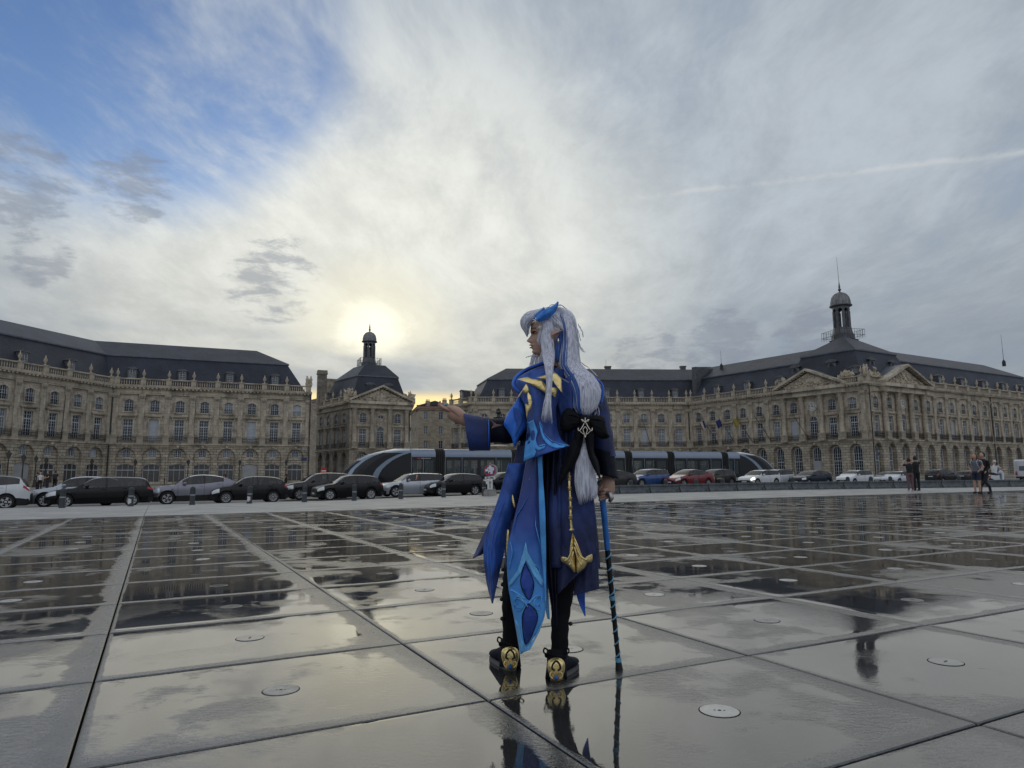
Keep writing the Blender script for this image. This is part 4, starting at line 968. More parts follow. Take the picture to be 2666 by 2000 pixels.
def car(label, px, lane, kind, pnt, L=4.3, H=1.48, W=1.8, flip=False, style=0, clad=False, roof=None, lit=False, dv=False, hd=0.0, wr=None, rail=False, name='car'):
    K = KIND[kind]; p = on_line(px, *LANE, off=lane); ang = R(30) + hd + (math.pi if flip else 0)
    t = thing(name, label, 'car', (p.x, p.y, zg(p.x, p.y)), ang, 'cars queuing along the quay road')
    r = wr or (.325 if H < 1.5 else .345); xw = (.185, .79); ns = 84; zl0 = .19
    hwf = W / 2; groups = {}
    def sec(f):
        x = f * L - L / 2; T = sinterp(K['T'], f) * H; B = min(interp(K['B'], f) * H, T - .035)
        e = min(f, 1 - f); rnd_ = max(0, 1 - e / .13); hw = hwf * (1 - .24 * rnd_ ** 2.2)
        zl = zl0 + (.06 if (f < .03 or f > .97) else 0)
        arch = 0
        for q in xw:
            dx = x - (q * L - L / 2); ra = r + .055
            if abs(dx) < ra: arch = max(arch, r + math.sqrt(ra * ra - dx * dx))
        z0 = max(zl, arch); z0 = min(z0, B - .08); hB = B - zl
        zt1 = max(z0 + .01, zl + .34 * hB); zt2 = max(z0 + .02, zl + .66 * hB); zt3 = max(z0 + .03, zl + .86 * hB)
        gh = T - B; tum = min(gh * .40, .24); hr = hw * .955 - tum
        k = min(1, gh / .3)
        return [(x, hw * .93, z0), (x, hw * .985, zt1), (x, hw, zt2), (x, hw * .99, zt3), (x, hw * .955, B), (x, lerp(hw * .92, hr + .02, k), T - lerp(.012, .05, k)), (x, lerp(hw * .8, hr * .86, k), T - lerp(.004, .018, k)), (x, lerp(hw * .5, hr * .55, k), T - .004 * k), (x, 0, T)]
    fs = [0, .004, .012] + [.02 + .96 * i / ns for i in range(ns + 1)] + [.99, .996, 1.0]; S = [sec(f) for f in fs]
    g0, g1 = K['g']; r0, r1 = K['rear']
    for i in range(len(fs) - 1):
        fm = (fs[i] + fs[i + 1]) / 2; T = sinterp(K['T'], fm) * H; B = interp(K['B'], fm) * H; slope = (sinterp(K['T'], fs[i + 1]) - sinterp(K['T'], fs[i])) * H / ((fs[i + 1] - fs[i]) * L)
        for j in range(8):
            key = 'body'
            if j == 4 and g0 + .028 < fm < g1 and T - B > .17 * H / 1.5:
                key = 'pillar' if abs(fm - K['b']) < .012 else ('side_window_f' if fm < K['b'] else 'side_window_r')
            elif j == 4 and T - B > .1 and fm >= g1: key = 'body'
            elif j >= 5 and .262 < fm < .415 and slope > .30: key = 'windscreen'
            elif j >= 5 and r0 < fm < r1 and slope < -.2: key = 'rear_window'
            elif j >= 5 and roof and T > .86 * H: key = 'roof'
            elif clad and j == 0: key = 'cladding'
            elif j == 0 and not clad and (fm < .06 or fm > .95): key = 'cladding+' if fm < .5 else 'cladding-'
            elif j in (2, 3) and .012 < fm < .095: key = 'headlight'
            elif j == 3 and .938 < fm < .99: key = 'tail_light'
            elif j == 1 and fm < .012: key = 'cladding' if clad else 'cladding+'
            for s in (1, -1):
                kk = key + ('+' if s > 0 else '-') if key.startswith(('side', 'head', 'tail')) else key
                g = groups.setdefault(kk, MB())
                q = [S[i][j], S[i + 1][j], S[i + 1][j + 1], S[i][j + 1]]; q = [(a, b * s, c) for a, b, c in q]
                g.add(q if s < 0 else q[::-1], [(0, 1, 2, 3)])
    for i, f in ((0, 0), (len(fs) - 1, 1)):
        g = groups.setdefault('cladding' if clad else ('cladding+' if f == 0 else 'cladding-'), MB()); ring = [(a, b, c) for a, b, c in S[i]] + [(a, -b, c) for a, b, c in S[i][::-1][1:]]; g.add(ring, [tuple(range(len(ring)))])
    MM = {'body': pnt, 'pillar': M_BLACKP, 'windscreen': M_CGLASS, 'rear_window': M_CGLASS, 'roof': roof or pnt, 'cladding': M_BLACKP, 'headlight': M_LAMPON if lit else M_HEADL, 'tail_light': M_TAIL, 'side_window_f': M_CGLASS, 'side_window_r': M_CGLASS}
    for kk, g in groups.items():
        base = kk.rstrip('+-'); me = g.mesh(base, MM[base], False); b_ = bmesh.new(); b_.from_mesh(me); bmesh.ops.remove_doubles(b_, verts=b_.verts, dist=.0005); b_.to_mesh(me); b_.free()
        me.polygons.foreach_set('use_smooth', [True] * len(me.polygons)); me.set_sharp_from_angle(angle=R(38))
        nm = {'side_window_f': 'side_window', 'side_window_r': 'side_window', 'pillar': 'door_pillar'}.get(base, base); link(nm, me, t)
    u = MB(); u.box(-L * .47, L * .47, -hwf * .80, hwf * .80, .17, .30)
    for q in xw: x = q * L - L / 2; u.box(x - r - .05, x + r + .05, -hwf * .72, hwf * .72, .3, .72)
    u.build('underbody', M_BLACKP, t)
    it = MB()
    for sx in (-.02, .22):
        for sy in (-1, 1): it.box(L * sx - .08, L * sx + .10, sy * .36 - .24, sy * .36 + .24, .3, H * .80); it.box(L * sx - .05, L * sx + .06, sy * .36 - .13, sy * .36 + .13, H * .80, H * .90)
    it.box(-L * .22, -L * .16, -hwf * .7, hwf * .7, .5, H * .63); it.build('seats', M_BLACKP, t)
    tm, rm = wheel_meshes(r, style)
    for q in xw:
        for s in (-1, 1): w = link('wheel', tm, t, (q * L - L / 2, s * (hwf - .125), r)); link('rim', rm, w)
    for s in (-1, 1):
        m = MB(); m.tube([(L * (g0 + .06) - L / 2, s * (hwf - .06), H * .66), (L * (g0 + .055) - L / 2, s * (hwf + .12), H * .69)], [.03, .04], 6); m.lathe([(.03, -.07), (.085, -.04), (.095, .03), (.04, .075)], 8, M=Matrix.Translation((L * (g0 + .055) - L / 2, s * (hwf + .10), H * .695)) @ Matrix.Scale(1.0, 4)); m.build('mirror', pnt, t, smooth=40)
        for f in (K['b'] - .03, K['b'] + .17):
            h = MB(); z_ = interp(K['B'], f) * H * .90; h.box(f * L - L / 2 - .09, f * L - L / 2 + .09, s * hwf * .985 - .02, s * hwf * .985 + .025, z_ - .018, z_ + .018); h.build('handle', pnt, t)
    sm = MB()
    for f in (g0 - .02, K['b'], K['b'] + .215):
        i = min(range(len(fs)), key=lambda q: abs(fs[q] - f))
        for s in (-1, 1): sm.tube([(a, b * s + s * .001, c) for a, b, c in S[i][:5]], .006, 4)
    tag(sm.build('door_seam', M_HOLE, t), kind='stuff')
    for f, rot in ((0, 0), (1, 0)):
        m = MB(); x = (f - .5) * L; s = -1 if f == 0 else 1; z_ = H * (.24 if f == 0 else .46); m.box(x + s * .0 - .02, x + s * .02 + .02, -.26, .26, z_, z_ + .11); m.build('number_plate', M_PLATE, t)
    gr = MB(); gr.box(-L / 2 - .012, -L / 2 + .03, -hwf * .55, hwf * .55, H * .30, H * .37); gr.build('grille', M_BLACKP, t)
    if rail:
        m = MB()
        for s in (-1, 1): m.tube([((f - .5) * L, s * .56, sinterp(K['T'], f) * H + (.05 if .46 < f < .86 else 0)) for f in (.44, .47, .6, .75, .85, .88)], .02, 5)
        m.build('roof_rail', M_BLACKP, t)
    if dv:   # the driver, seen through the open window
        m = MB(); m.cur = 0; m.tube([(-.05, -.36, .55), (-.02, -.36, .85), (0, -.36, H * .76)], [.17, .20, .10], 8); m.cur = 1; m.lathe([(.02, -.13), (.085, -.08), (.10, 0), (.085, .08), (.03, .125)], 9, (-.02, -.36, H * .85)); m.cur = 2; m.lathe([(.108, -.03), (.112, .05), (.08, .12), (.01, .14)], 9, (.015, -.36, H * .85))
        if dv == 'arm': m.cur = 1; m.tube([(-.05, -.55, H * .66), (-.08, -.86, H * .70), (-.02, -.9, H * .92)], [.05, .045, .035], 6)
        d = m.build('person', [mat('shirt_dark', (.05, .05, .06), .8), M_SKIN, mat('hair_brown', (.05, .03, .02), .6)], None, (p.x, p.y, zg(p.x, p.y)), ang, smooth=True); tag(d, 'driver sitting inside the ' + dv_name(label), 'person', 'drivers in the queue')
    return t
def dv_name(l): return ' '.join(l.split()[:5])
import bmesh
M_SKIN = mat('skin', (0.52, 0.30, 0.21), 0.55, var=0.08, scale=20)
BLK, BLK2 = paint('black', (.008, .008, .009)), paint('soft_black', (.012, .012, .014))
SIL, SIL2 = paint('silver', (.42, .45, .50), .6), paint('cool_silver', (.36, .39, .45), .6)
GRY, GRYV = paint('dark_grey', (.045, .045, .045), .4), paint('grey_violet', (.20, .20, .24), .6)
WHT, WH2 = paint('white', (.62, .64, .66)), paint('cold_white', (.55, .58, .62)); BLU = paint('blue', (.02, .075, .23), .3); RED = paint('red', (.16, .008, .012), .2); NAV = paint('navy', (.010, .016, .034), .3)
car('white crossover with black roof and tow bar, cut by the frame edge', -48, 0, 'suv', WHT, 4.2, 1.57, style=0, clad=True, roof=BLK)
car('silver hatchback half hidden behind the long black estate car', 172, 1.5, 'hatch', SIL2, 4.3, 1.50, style=2)
car('long black estate car with red tail light and open windows', 221, 0, 'wagon', BLK, 4.6, 1.47, style=2, dv=True, roof=BLK)
car('grey violet crossover coupe with black roof and angular nose', 423, .5, 'coupe', GRYV, 4.4, 1.56, style=3, clad=True, dv=True)
car('small black hatchback with pale roof edge and spoked rims', 538, -.1, 'hatch', BLK2, 4.0, 1.46, style=1)
car('dark grey family crossover behind the black hatchbacks', 690, 3.0, 'suv', GRY, 4.45, 1.64, style=2, clad=True)
car('black five door hatchback with bright silver wheel covers', 751, -.1, 'hatch', BLK, 4.03, 1.47, style=2)
car('silver estate car with roof rails and driver resting an arm outside', 890, 1.3, 'wagon', SIL, 4.55, 1.50, style=3, dv='arm', rail=True)
car('glossy black small hatchback with claw shaped running lights', 979, .2, 'hatch', BLK, 4.05, 1.43, style=0, dv=True)
car('black saloon hatchback behind the round road sign', 1085, 2.6, 'hatch', BLK2, 4.3, 1.46, style=1)
car('grey hatchback whose bonnet shows beside the blue coat', 1155, .2, 'hatch', SIL2, 4.1, 1.45, style=1)
car('dark grey hatchback standing ahead of the blue hatchback', 1315, .2, 'fast', GRY, 4.4, 1.46, style=1)
car('bright blue hatchback with rounded roof', 1396, 2.2, 'hatch', BLU, 4.05, 1.52, style=1)
car('dark red fastback saloon with chrome nose', 1488, .4, 'fast', RED, 4.54, 1.47, style=3, dv=True)
car('dark grey small car behind the red fastback', 1545, 3.2, 'mini', GRY, 3.9, 1.53, style=1)
car('white hatchback with lit headlight and black wheels', 1640, .2, 'hatch', WHT, 4.06, 1.45, style=0, lit=True, dv=True)
car('white family car behind the white hatchback with lit headlight', 1672, 3.0, 'wagon', WH2, 4.4, 1.58, style=1, rail=True)
car('navy blue fastback crossover with slanted running light', 1751, .4, 'coupe', NAV, 4.69, 1.48, style=0)
car('white rounded people carrier behind the concrete barriers', 1846, .4, 'mini', WHT, 4.28, 1.56, style=1, dv=True)
car('pale grey saloon partly behind the white people carrier', 1918, 2.2, 'hatch', SIL, 4.2, 1.45, style=1)
car('pale blue small car partly behind the standing couple', 1938, .4, 'mini', WH2, 3.6, 1.46, style=1)
car('large black crossover facing away along the quay', 2034, 1.0, 'suv', BLK, 4.8, 1.72, flip=True, style=1)
car('dark grey hatchback in front of the motor scooter', 2096, 2.6, 'hatch', GRY, 4.2, 1.45, flip=True, style=1)

# ---- tram
def tram():
    A = on_line(735, Vector((-14.0, 56.5)), R(24.5)); ang = R(24.5); d = Vector((math.cos(ang), math.sin(ang)))
    def s_at(px): return (on_line(px, A, ang) - A).length
    LEN = s_at(1668); t = thing('tram', 'long low grey tram with dark glass sides standing behind the cars', 'tram', (A.x, A.y, PLZ), ang)
    MS = paint('tram_silver', (.19, .235, .31), .5, .3); MD = paint('tram_dark', (.012, .014, .017), 0, .2); ML = mat('tram_skirt', (.30, .32, .31), .5); MG = mat('tram_glass', (.055, .08, .08), .05, var=0, spec=.8, alpha=.50); MB_ = mat('bellows_rubber', (.02, .02, .02), .8, var=.2); MW = paint('tram_pale', (.20, .26, .34), .4, .3)
    HW = 1.2; cuts = [s_at(q) for q in (941, 1103, 1225, 1344, 1435, 1551)]
    def xf(z): return interp([(.3, .35), (.6, .05), (1.0, .0), (1.6, .35), (2.2, 1.0), (2.7, 1.9), (3.05, 3.0), (3.3, 4.4)], z)
    NOSE = 5.6; zs = [.3, .6, .9, 1.25, 1.6, 1.95, 2.3, 2.55, 2.75, 2.95, 3.12, 3.25, 3.3]
    def nose(mir):
        offs = [0, .06, .16, .3, .45, .6, .95, 1.4, 1.9, 2.3, 2.55, 2.8, 3.1, None]; parts = {}
        def P(oi, zi, s):
            z = zs[zi]; o = offs[oi]
            if o is None: x, w = NOSE, HW
            else:
                x = min(xf(z) + o, NOSE - .02 + .0015 * oi); q = min(1, (o + .04) / 1.5); w = HW * (.28 + .72 * math.sqrt(1 - (1 - q) ** 2))
            if z > 2.9: w *= 1 - .45 * ((z - 2.9) / .4) ** 2
            return ((x if not mir else LEN - x), s * w, z)
        for oi in range(len(offs) - 1):
            for zi in range(len(zs) - 1):
                z = zs[zi]; key = 'cab_glass' if .9 <= z < 2.95 else ('nose' if z >= 2.95 else 'nose_skirt')
                if 2.3 <= (offs[oi] or 0) < 2.6 and .6 <= z < 3.0: key = 'stripe'
                if .3 <= (offs[oi] or 0) < .58 and z < 3.2: key = 'stripe'
                if (offs[oi] or 0) < .25 and z > 2.2: key = 'nose'
                for s in (-1, 1): parts.setdefault(key if key == 'nose' else key + '+-'[s > 0], MB()).add([P(oi, zi, s), P(oi + 1, zi, s), P(oi + 1, zi + 1, s), P(oi, zi + 1, s)], [(0, 1, 2, 3)])
        for zi in range(len(zs) - 1): parts['cab_glass+' if zs[zi] > .8 else 'nose_skirt+'].add([P(0, zi, -1), P(0, zi, 1), P(0, zi + 1, 1), P(0, zi + 1, -1)], [(0, 1, 2, 3)])
        n = len(zs) - 1
        for oi in range(len(offs) - 1): parts['nose'].add([P(oi, n, -1), P(oi + 1, n, -1), P(oi + 1, n, 1), P(oi, n, 1)], [(0, 1, 2, 3)])
        for k in parts: kk = k.rstrip('+-'); parts[k].build(kk, {'cab_glass': MD, 'nose': MS, 'nose_skirt': MD, 'stripe': MW}[kk], t, smooth=30)
    nose(False); nose(True)
    ends = [NOSE] + cuts + [LEN - NOSE]
    for k in range(len(ends) - 1):
        a = ends[k] + (.42 if k else 0); b = ends[k + 1] - (.42 if k < len(ends) - 2 else 0); L_ = b - a
        m = MB(); roof_p = [(-HW, 2.62), (-HW, 2.85), (-HW * .95, 3.08), (-HW * .80, 3.25), (-HW * .5, 3.3), (HW * .5, 3.3), (HW * .80, 3.25), (HW * .95, 3.08), (HW, 2.85), (HW, 2.62)]
        m.prism(roof_p, 'x', a, b); m.box(a, b, -HW - .03, HW + .03, 2.60, 2.68); m.build('roof_fairing', MS, t, smooth=30)
        s = MB(); s.box(a, b, -HW, HW, .28, .62); s.build('skirt', ML, t)
        ws = {-1: MB(), 1: MB()}; nwin = max(2, int(round(L_ / 1.45))); cw = L_ / nwin
        for i in range(nwin):
            for sd in (-1, 1):
                mm = MB(); wall_hole(mm, a + i * cw, a + (i + 1) * cw, .62, 2.62, a + (i + .5) * cw, cw / 2 - .14, 1.0, 2.38, 2.38, .06, y=-HW)
                ws[sd].add([(x, y if sd < 0 else -y, z) for x, y, z in mm.v], mm.f)
                g = MB(); xx = a + (i + .5) * cw; g.add([(xx - cw / 2 + .13, sd * (HW - .05), .99), (xx + cw / 2 - .13, sd * (HW - .05), .99), (xx + cw / 2 - .13, sd * (HW - .05), 2.39), (xx - cw / 2 + .13, sd * (HW - .05), 2.39)], [(0, 1, 2, 3)]); g.build('window', MG, t)
        for sd in (-1, 1): ws[sd].build('side_wall', MD, t)
        dl = MB()
        for i in range(0, nwin, 3):
            for xx in (a + i * cw + .02, a + (i + 1) * cw - .02): dl.box(xx - .02, xx + .02, -HW - .012, -HW, .35, 2.58)
        tag(dl.build('door_frame', MS, t), kind='stuff')
        st = MB()
        for i in range(int(L_ / .95)):
            for sy in (-.75, .75): st.box(a + .3 + i * .95, a + .42 + i * .95, sy - .38, sy + .38, .62, 1.65)
        for i in range(int(L_ / 1.9)): st.tube([(a + .6 + i * 1.9, .1, .62), (a + .6 + i * 1.9, .1, 2.6)], .025, 5)
        st.build('seats', mat('tram_seats', (.05, .06, .07), .8), t)
        if k < len(ends) - 2:
            c = ends[k + 1]; e = MB()
            for q in range(9): x0 = c - .42 + q * .84 / 9; e.prism([(y * (0.99 if q % 2 else .94), z if z < .7 else z - (0 if q % 2 else .05)) for y, z in [(-HW, .5)] + roof_p[1:9] + [(HW, .5)]], 'x', x0, x0 + .84 / 9 - .012)
            e.build('bellows', MB_, t)
    m = MB(); m.box(6.1, 6.35, -HW - .035, -HW - .03, 2.42, 2.55); m.build('emblem', mat('emblem_red', (.4, .03, .03), .5, var=0), t)
    m = MB(); m.box(6.42, 7.3, -HW - .035, -HW - .03, 2.45, 2.52); m.build('emblem', mat('emblem_grey', (.3, .3, .32), .5, var=0), t)
    bg = MB()
    for c in (3.6, LEN - 3.6, *[(ends[k] + ends[k + 1]) / 2 for k in range(1, 6, 2)]):
        for dx in (-.9, .9):
            for sy in (-.75, .75): bg.lathe([(.3, -.06), (.3, .06)], 14, M=Matrix.Translation((c + dx, sy, .3)) @ Matrix.Rotation(R(90), 4, 'X'))
    tag(bg.build('wheels', M_TYRE, t), kind='stuff')
    # passengers
    rr = random.Random(5)
    for k in range(9):
        x = rr.uniform(6.5, LEN - 7); m = MB(); m.cur = 0; y = rr.uniform(-.5, .5); m.tube([(x, y, .62), (x, y, 1.2), (x + .03, y, 1.75), (x, y, 2.0)], [.16, .17, .22, .09], 8); m.cur = 1; m.lathe([(.03, -.13), (.09, -.05), (.10, .05), (.03, .14)], 8, (x, y, 2.15))
        w_ = Matrix.Translation((A.x, A.y, PLZ)) @ Matrix.Rotation(ang, 4, 'Z'); m.v = [tuple(w_ @ Vector(q)) for q in m.v]
        tag(m.build('person', [mat('shirt_dark', (.05, .05, .06), .8), M_SKIN], smooth=True), 'passenger standing behind the dark windows of the tram', 'person', 'passengers in the tram')
tram()

# ---- bollards, barriers
M_BOL = mat('bollard_paint', (0.022, 0.03, 0.035), 0.5, var=0.2, scale=6, bump=.1)
M_BAND = mat('bollard_band', (0.30, 0.32, 0.33), 0.4, 0.5, var=0.1)
M_CONC = mat('grey_concrete', (0.10, 0.115, 0.125), 0.8, var=0.3, scale=3, bump=0.25, bscale=14, c2=(0.03, .032, .035), c2f=(.52, .75))
M_CONC2 = mat('pale_concrete', (0.26, 0.255, 0.24), 0.85, var=0.25, scale=4, bump=0.3, bscale=14)
bm_ = MB(); bm_.lathe([(.13, -.05), (.13, .06), (.115, .08), (.115, .70), (.105, .78), (.06, .83), (.01, .845)], 16); BOLB = bm_.mesh('bollard', M_BOL, 40)
bm_ = MB(); bm_.lathe([(.118, .42), (.121, .43), (.121, .465), (.118, .475)], 16, cap=False); BOLR = bm_.mesh('band', M_BAND, 40)
STK = mat('paper_sticker', (.6, .6, .62), .7, var=.3, scale=30)
def sticker(parent, r, z, w, h, a): m = MB(); m.add([(r * math.cos(a + q * w), r * math.sin(a + q * w), z + v) for q, v in ((-.5, 0), (0, 0), (.5, 0), (.5, h), (0, h), (-.5, h))], [(0, 1, 4, 5), (1, 2, 3, 4)]); m.build('sticker', STK, parent)
for k, px in enumerate((139, 286, 418, 541, 659, 766, 866, 958, 1045)):
    p = on_line(px, *BOLL); st_ = k in (1, 3)
    where_ = ('in front of the bonnet of the long black estate car', 'in front of the rear wheel of the long black estate car', 'in front of the grey violet crossover', 'in front of the small black hatchback with pale roof edge', 'between the small black hatchback and the one with silver wheel covers', 'in front of the hatchback with silver wheel covers', 'in front of the silver estate car', 'in front of the black hatchback with claw shaped lights', 'next to the concrete foot of the road sign')[k]
    o = tag(link('bollard', BOLB, None, (p.x, p.y, zg(p.x, p.y))), ('stickered dark bollard ' if st_ else 'dark banded bollard ') + where_, 'bollard', 'kerb bollards')
    link('band', BOLR, o)
    if st_: sticker(o, .119, .1, .9, .24, -1.9); sticker(o, .1195, .14, .5, .18, -1.2)
def barrier_mesh():
    m = MB(); h, L_ = .46, 1.70
    prof = [(-.26, 0), (-.26, .10), (-.17, .20), (-.15, .36), (-.21, .38), (-.21, h), (.21, h), (.21, .38), (.15, .36), (.17, .20), (.26, .10), (.26, 0)]
    m.prism(prof, 'x', -L_ / 2, L_ / 2); m.box(-L_ / 2 - .10, -L_ / 2, -.1, .1, .08, .34); return m.mesh('concrete_barrier', M_CONC)
BAR = barrier_mesh()
q0 = on_line(1300, *BARL); dB = Vector((math.cos(BARL[1]), math.sin(BARL[1])))
for k in range(26):
    p = q0 + dB * (1.79 * k); o = tag(link('concrete_barrier', BAR, None, (p.x, p.y, zg(p.x, p.y) - .01), BARL[1] + random.uniform(-.012, .012)), 'low dark grey concrete barrier block in the kerbside row', 'barrier', 'concrete barriers along the road')
for px in (1362, 1437, 1503, 1560, 1711, 1830, 1880, 1922, 2070):
    p = on_line(px, *BARL, off=.75); o = tag(link('bollard', BOLB, None, (p.x, p.y, zg(p.x, p.y) - .12)), 'dark bollard standing just behind the concrete barriers', 'bollard', 'bollards behind the barriers'); link('band', BOLR, o)

# ---- round road sign plastered with stickers, on a concrete foot
def sign():
    p = on_line(1058, *BOLL, off=-.6); t = thing('road_sign', 'round road sign plastered with stickers above small arrow plates on concrete foot', 'sign', (p.x, p.y, zg(p.x, p.y)), R(-4))
    RX = Matrix.Rotation(R(90), 4, 'X'); d = MB(); d.lathe([(.33, -.03), (.33, .03)], 28, M=Matrix.Translation((0, 0, 1.42)) @ RX); d.build('disc', mat('sign_back', (.35, .36, .37), .5, .4), t)
    rim = MB(); rim.lathe([(.325, .034), (.27, .034)], 28, cap=False, M=Matrix.Translation((0, 0, 1.42)) @ RX); rim.build('red_ring', mat('sign_red', (.35, .02, .025), .5, var=.1), t)
    f = MB(); f.lathe([(.27, .032), (.001, .032)], 28, cap=False, M=Matrix.Translation((0, 0, 1.42)) @ RX); f.build('face', mat('sign_blue', (.02, .05, .22), .5, var=.1), t)
    rr = random.Random(9)
    for k in range(17):
        a, r_ = rr.uniform(0, 6.28), math.sqrt(rr.random()) * .22; w, h = rr.uniform(.04, .075), rr.uniform(.05, .085); c = rr.choice(((.65, .66, .68), (.65, .66, .68), (.55, .6, .7), (.40, .03, .04), (.6, .55, .5)))
        s = MB(); s.add([(-w, 0, -h), (w, 0, -h), (w, 0, h), (-w, 0, h)], [(0, 1, 2, 3)]); s.build('sticker', mat('sticker_%d_%d' % (c[0] * 100, c[2] * 100), c, .6, var=.15, scale=25), t, (r_ * math.cos(a), -.036 - k * .0006, 1.42 + r_ * math.sin(a)))
    b = MB(); b.lathe([(.33, -.03), (.33, .03)], 28, M=Matrix.Translation((.10, .16, 1.43)) @ RX); b.build('rear_disc', mat('sign_back', (.35, .36, .37), .5, .4), t)
    po = MB(); po.tube([(0, .07, .1), (0, .07, 1.85)], .035, 8); po.build('post', M_BAND, t)
    def arrow_plate(z, w, h, pts):
        pl = MB(); pl.box(-w, w, -.02, 0, z - h, z + h); o = pl.build('plate', mat('plate_white', (.6, .61, .62), .5, var=.12, scale=10), t)
        m = MB()
        for poly in pts: m.add([(x, -.024, z + zz) for x, zz in poly], [tuple(range(len(poly)))])
        m.build('arrow', M_HOLE, o)
    arrow_plate(.99, .29, .075, [[(-.2, -.02), (.2, -.02), (.2, .015), (-.2, .015)], [(-.13, .05), (-.24, -.0), (-.13, -.05)], [(.13, .05), (.13, -.05), (.24, 0)], [(-.02, -.02), (.06, -.02), (.12, .055), (.06, .055)]])
    arrow_plate(.63, .15, .27, [[(-.02, -.2), (.02, -.2), (.02, .12), (-.02, .12)], [(-.09, .06), (.0, .21), (0, .14)], [(.09, .06), (0, .14), (0, .21)]])
    c = MB(); c.box(-.34, .34, -.26, .26, -.05, .26); c.box(-.30, .30, -.22, .22, .26, .36); c.build('concrete_foot', M_CONC2, t)
sign()
# no-entry sign far back by the pavilion, street name plates
def noentry():
    p = atY(699, 1017, 112); g = zg(p.x, p.y); t = thing('no_entry_sign', 'small red no entry sign on a pole by the pavilion', 'sign', (p.x, p.y, g), R(-8)); zc = p.z - g; RX = Matrix.Rotation(R(90), 4, 'X')
    m = MB(); m.lathe([(.55, -.03), (.55, .03)], 20, M=Matrix.Translation((0, 0, zc)) @ RX); m.build('disc', mat('sign_red2', (.42, .02, .02), .5), t)
    m = MB(); m.box(-.4, .4, -.05, -.035, zc - .1, zc + .1); m.build('bar', mat('plate_white', (.6, .61, .62), .5), t)
    m = MB(); m.tube([(0, .05, 0), (0, .05, zc + .5)], .05, 6); m.build('pole', M_IRON, t)
    m = MB(); m.box(-.35, .35, -.03, .03, zc - 1.35, zc - .75); m.build('plate', mat('plate_white', (.6, .61, .62), .5), t)
noentry()
M_ENAM = mat('blue_enamel', (.02, .035, .14), .4, var=.05)
for F_, u, z_ in ((F2, F2.L - 1.0, 4.1), (FD, 2.1, 4.0)):
    m = MB(); m.box(-.45, .45, -.2, -.16, 0, .5); F_.build('street_name_plate', m, M_ENAM, u, 0, z_)
    m = MB()
    for k in range(5): m.box(-.36 + k * .15, -.26 + k * .15, -.205, -.2, .15, .35)
    
# ---- lamp posts
def lamp_meshes():
    b = MB(); b.lathe([(.24, 0), (.24, .25), (.17, .35), (.15, .9), (.09, 1.0), (.075, 2.2), (.055, 3.0), (.09, 3.05), (.05, 3.1), (.05, 3.25)], 10); b.box(-.3, .3, -.02, .02, 2.78, 2.82)
    l = MB(); l.lathe([(.10, 3.22), (.13, 3.26), (.25, 3.78)], 6, cap=False)
    c = MB(); c.lathe([(.30, 3.78), (.27, 3.84), (.12, 4.0), (.12, 4.06), (.05, 4.1), (.015, 4.25)], 6)
    for k in range(6): a = k * math.pi / 3; c.tube([(.10 * math.cos(a), .10 * math.sin(a), 3.22), (.25 * math.cos(a), .25 * math.sin(a), 3.78)], .018, 4)
    return b.mesh('post', M_IRON, 40), l.mesh('lantern_glass', mat('lamp_glass', (.08, .085, .085), .1, var=.1, spec=.6)), c.mesh('lantern_cap', M_IRON)
LP = lamp_meshes()
for px, py in ((20, 971), (52, 979), (79, 982), (101, 986.5), (199, 989.7), (293, 991), (407, 991), (518, 992), (618, 992), (1681, 990), (2018, 985), (2064, 985), (1880, 984)):
    r = pdir(px, py); Y = (4.22 + PLZ - HCAM) * r.y / r.z; p = atY(px, py, Y)
    o = thing('street_lamp', 'black iron street lamp with six sided lantern on the square', 'street lamp', (p.x, p.y, PLZ), random.random(), 'lamps on the square')
    for nm, me in zip(('post', 'lantern_glass', 'lantern_cap'), LP): link(nm, me, o)

# ---- bollards and chains in front of the left wing
for k in range(14):
    p = F2.P0 + F2.d * (1.5 + k * 2.4) - F2.nin * 5.5
    if k % 3: continue
    o = thing('chain_post', 'short iron post with chain in front of the shopfronts', 'post', (p.x, p.y, PLZ), F2.ang, 'chain posts by the shopfronts'); m = MB(); m.lathe([(.1, 0), (.07, .1), (.06, .9), (.1, .98), (.02, 1.1)], 8); m.build('post', M_IRON, o)
    m = MB(); m.tube([(x / 6 * 2.4, 0, .85 - .35 * (1 - (x / 3 - 1) ** 2)) for x in range(7)], .03, 4); m.build('chain', M_IRON, o)

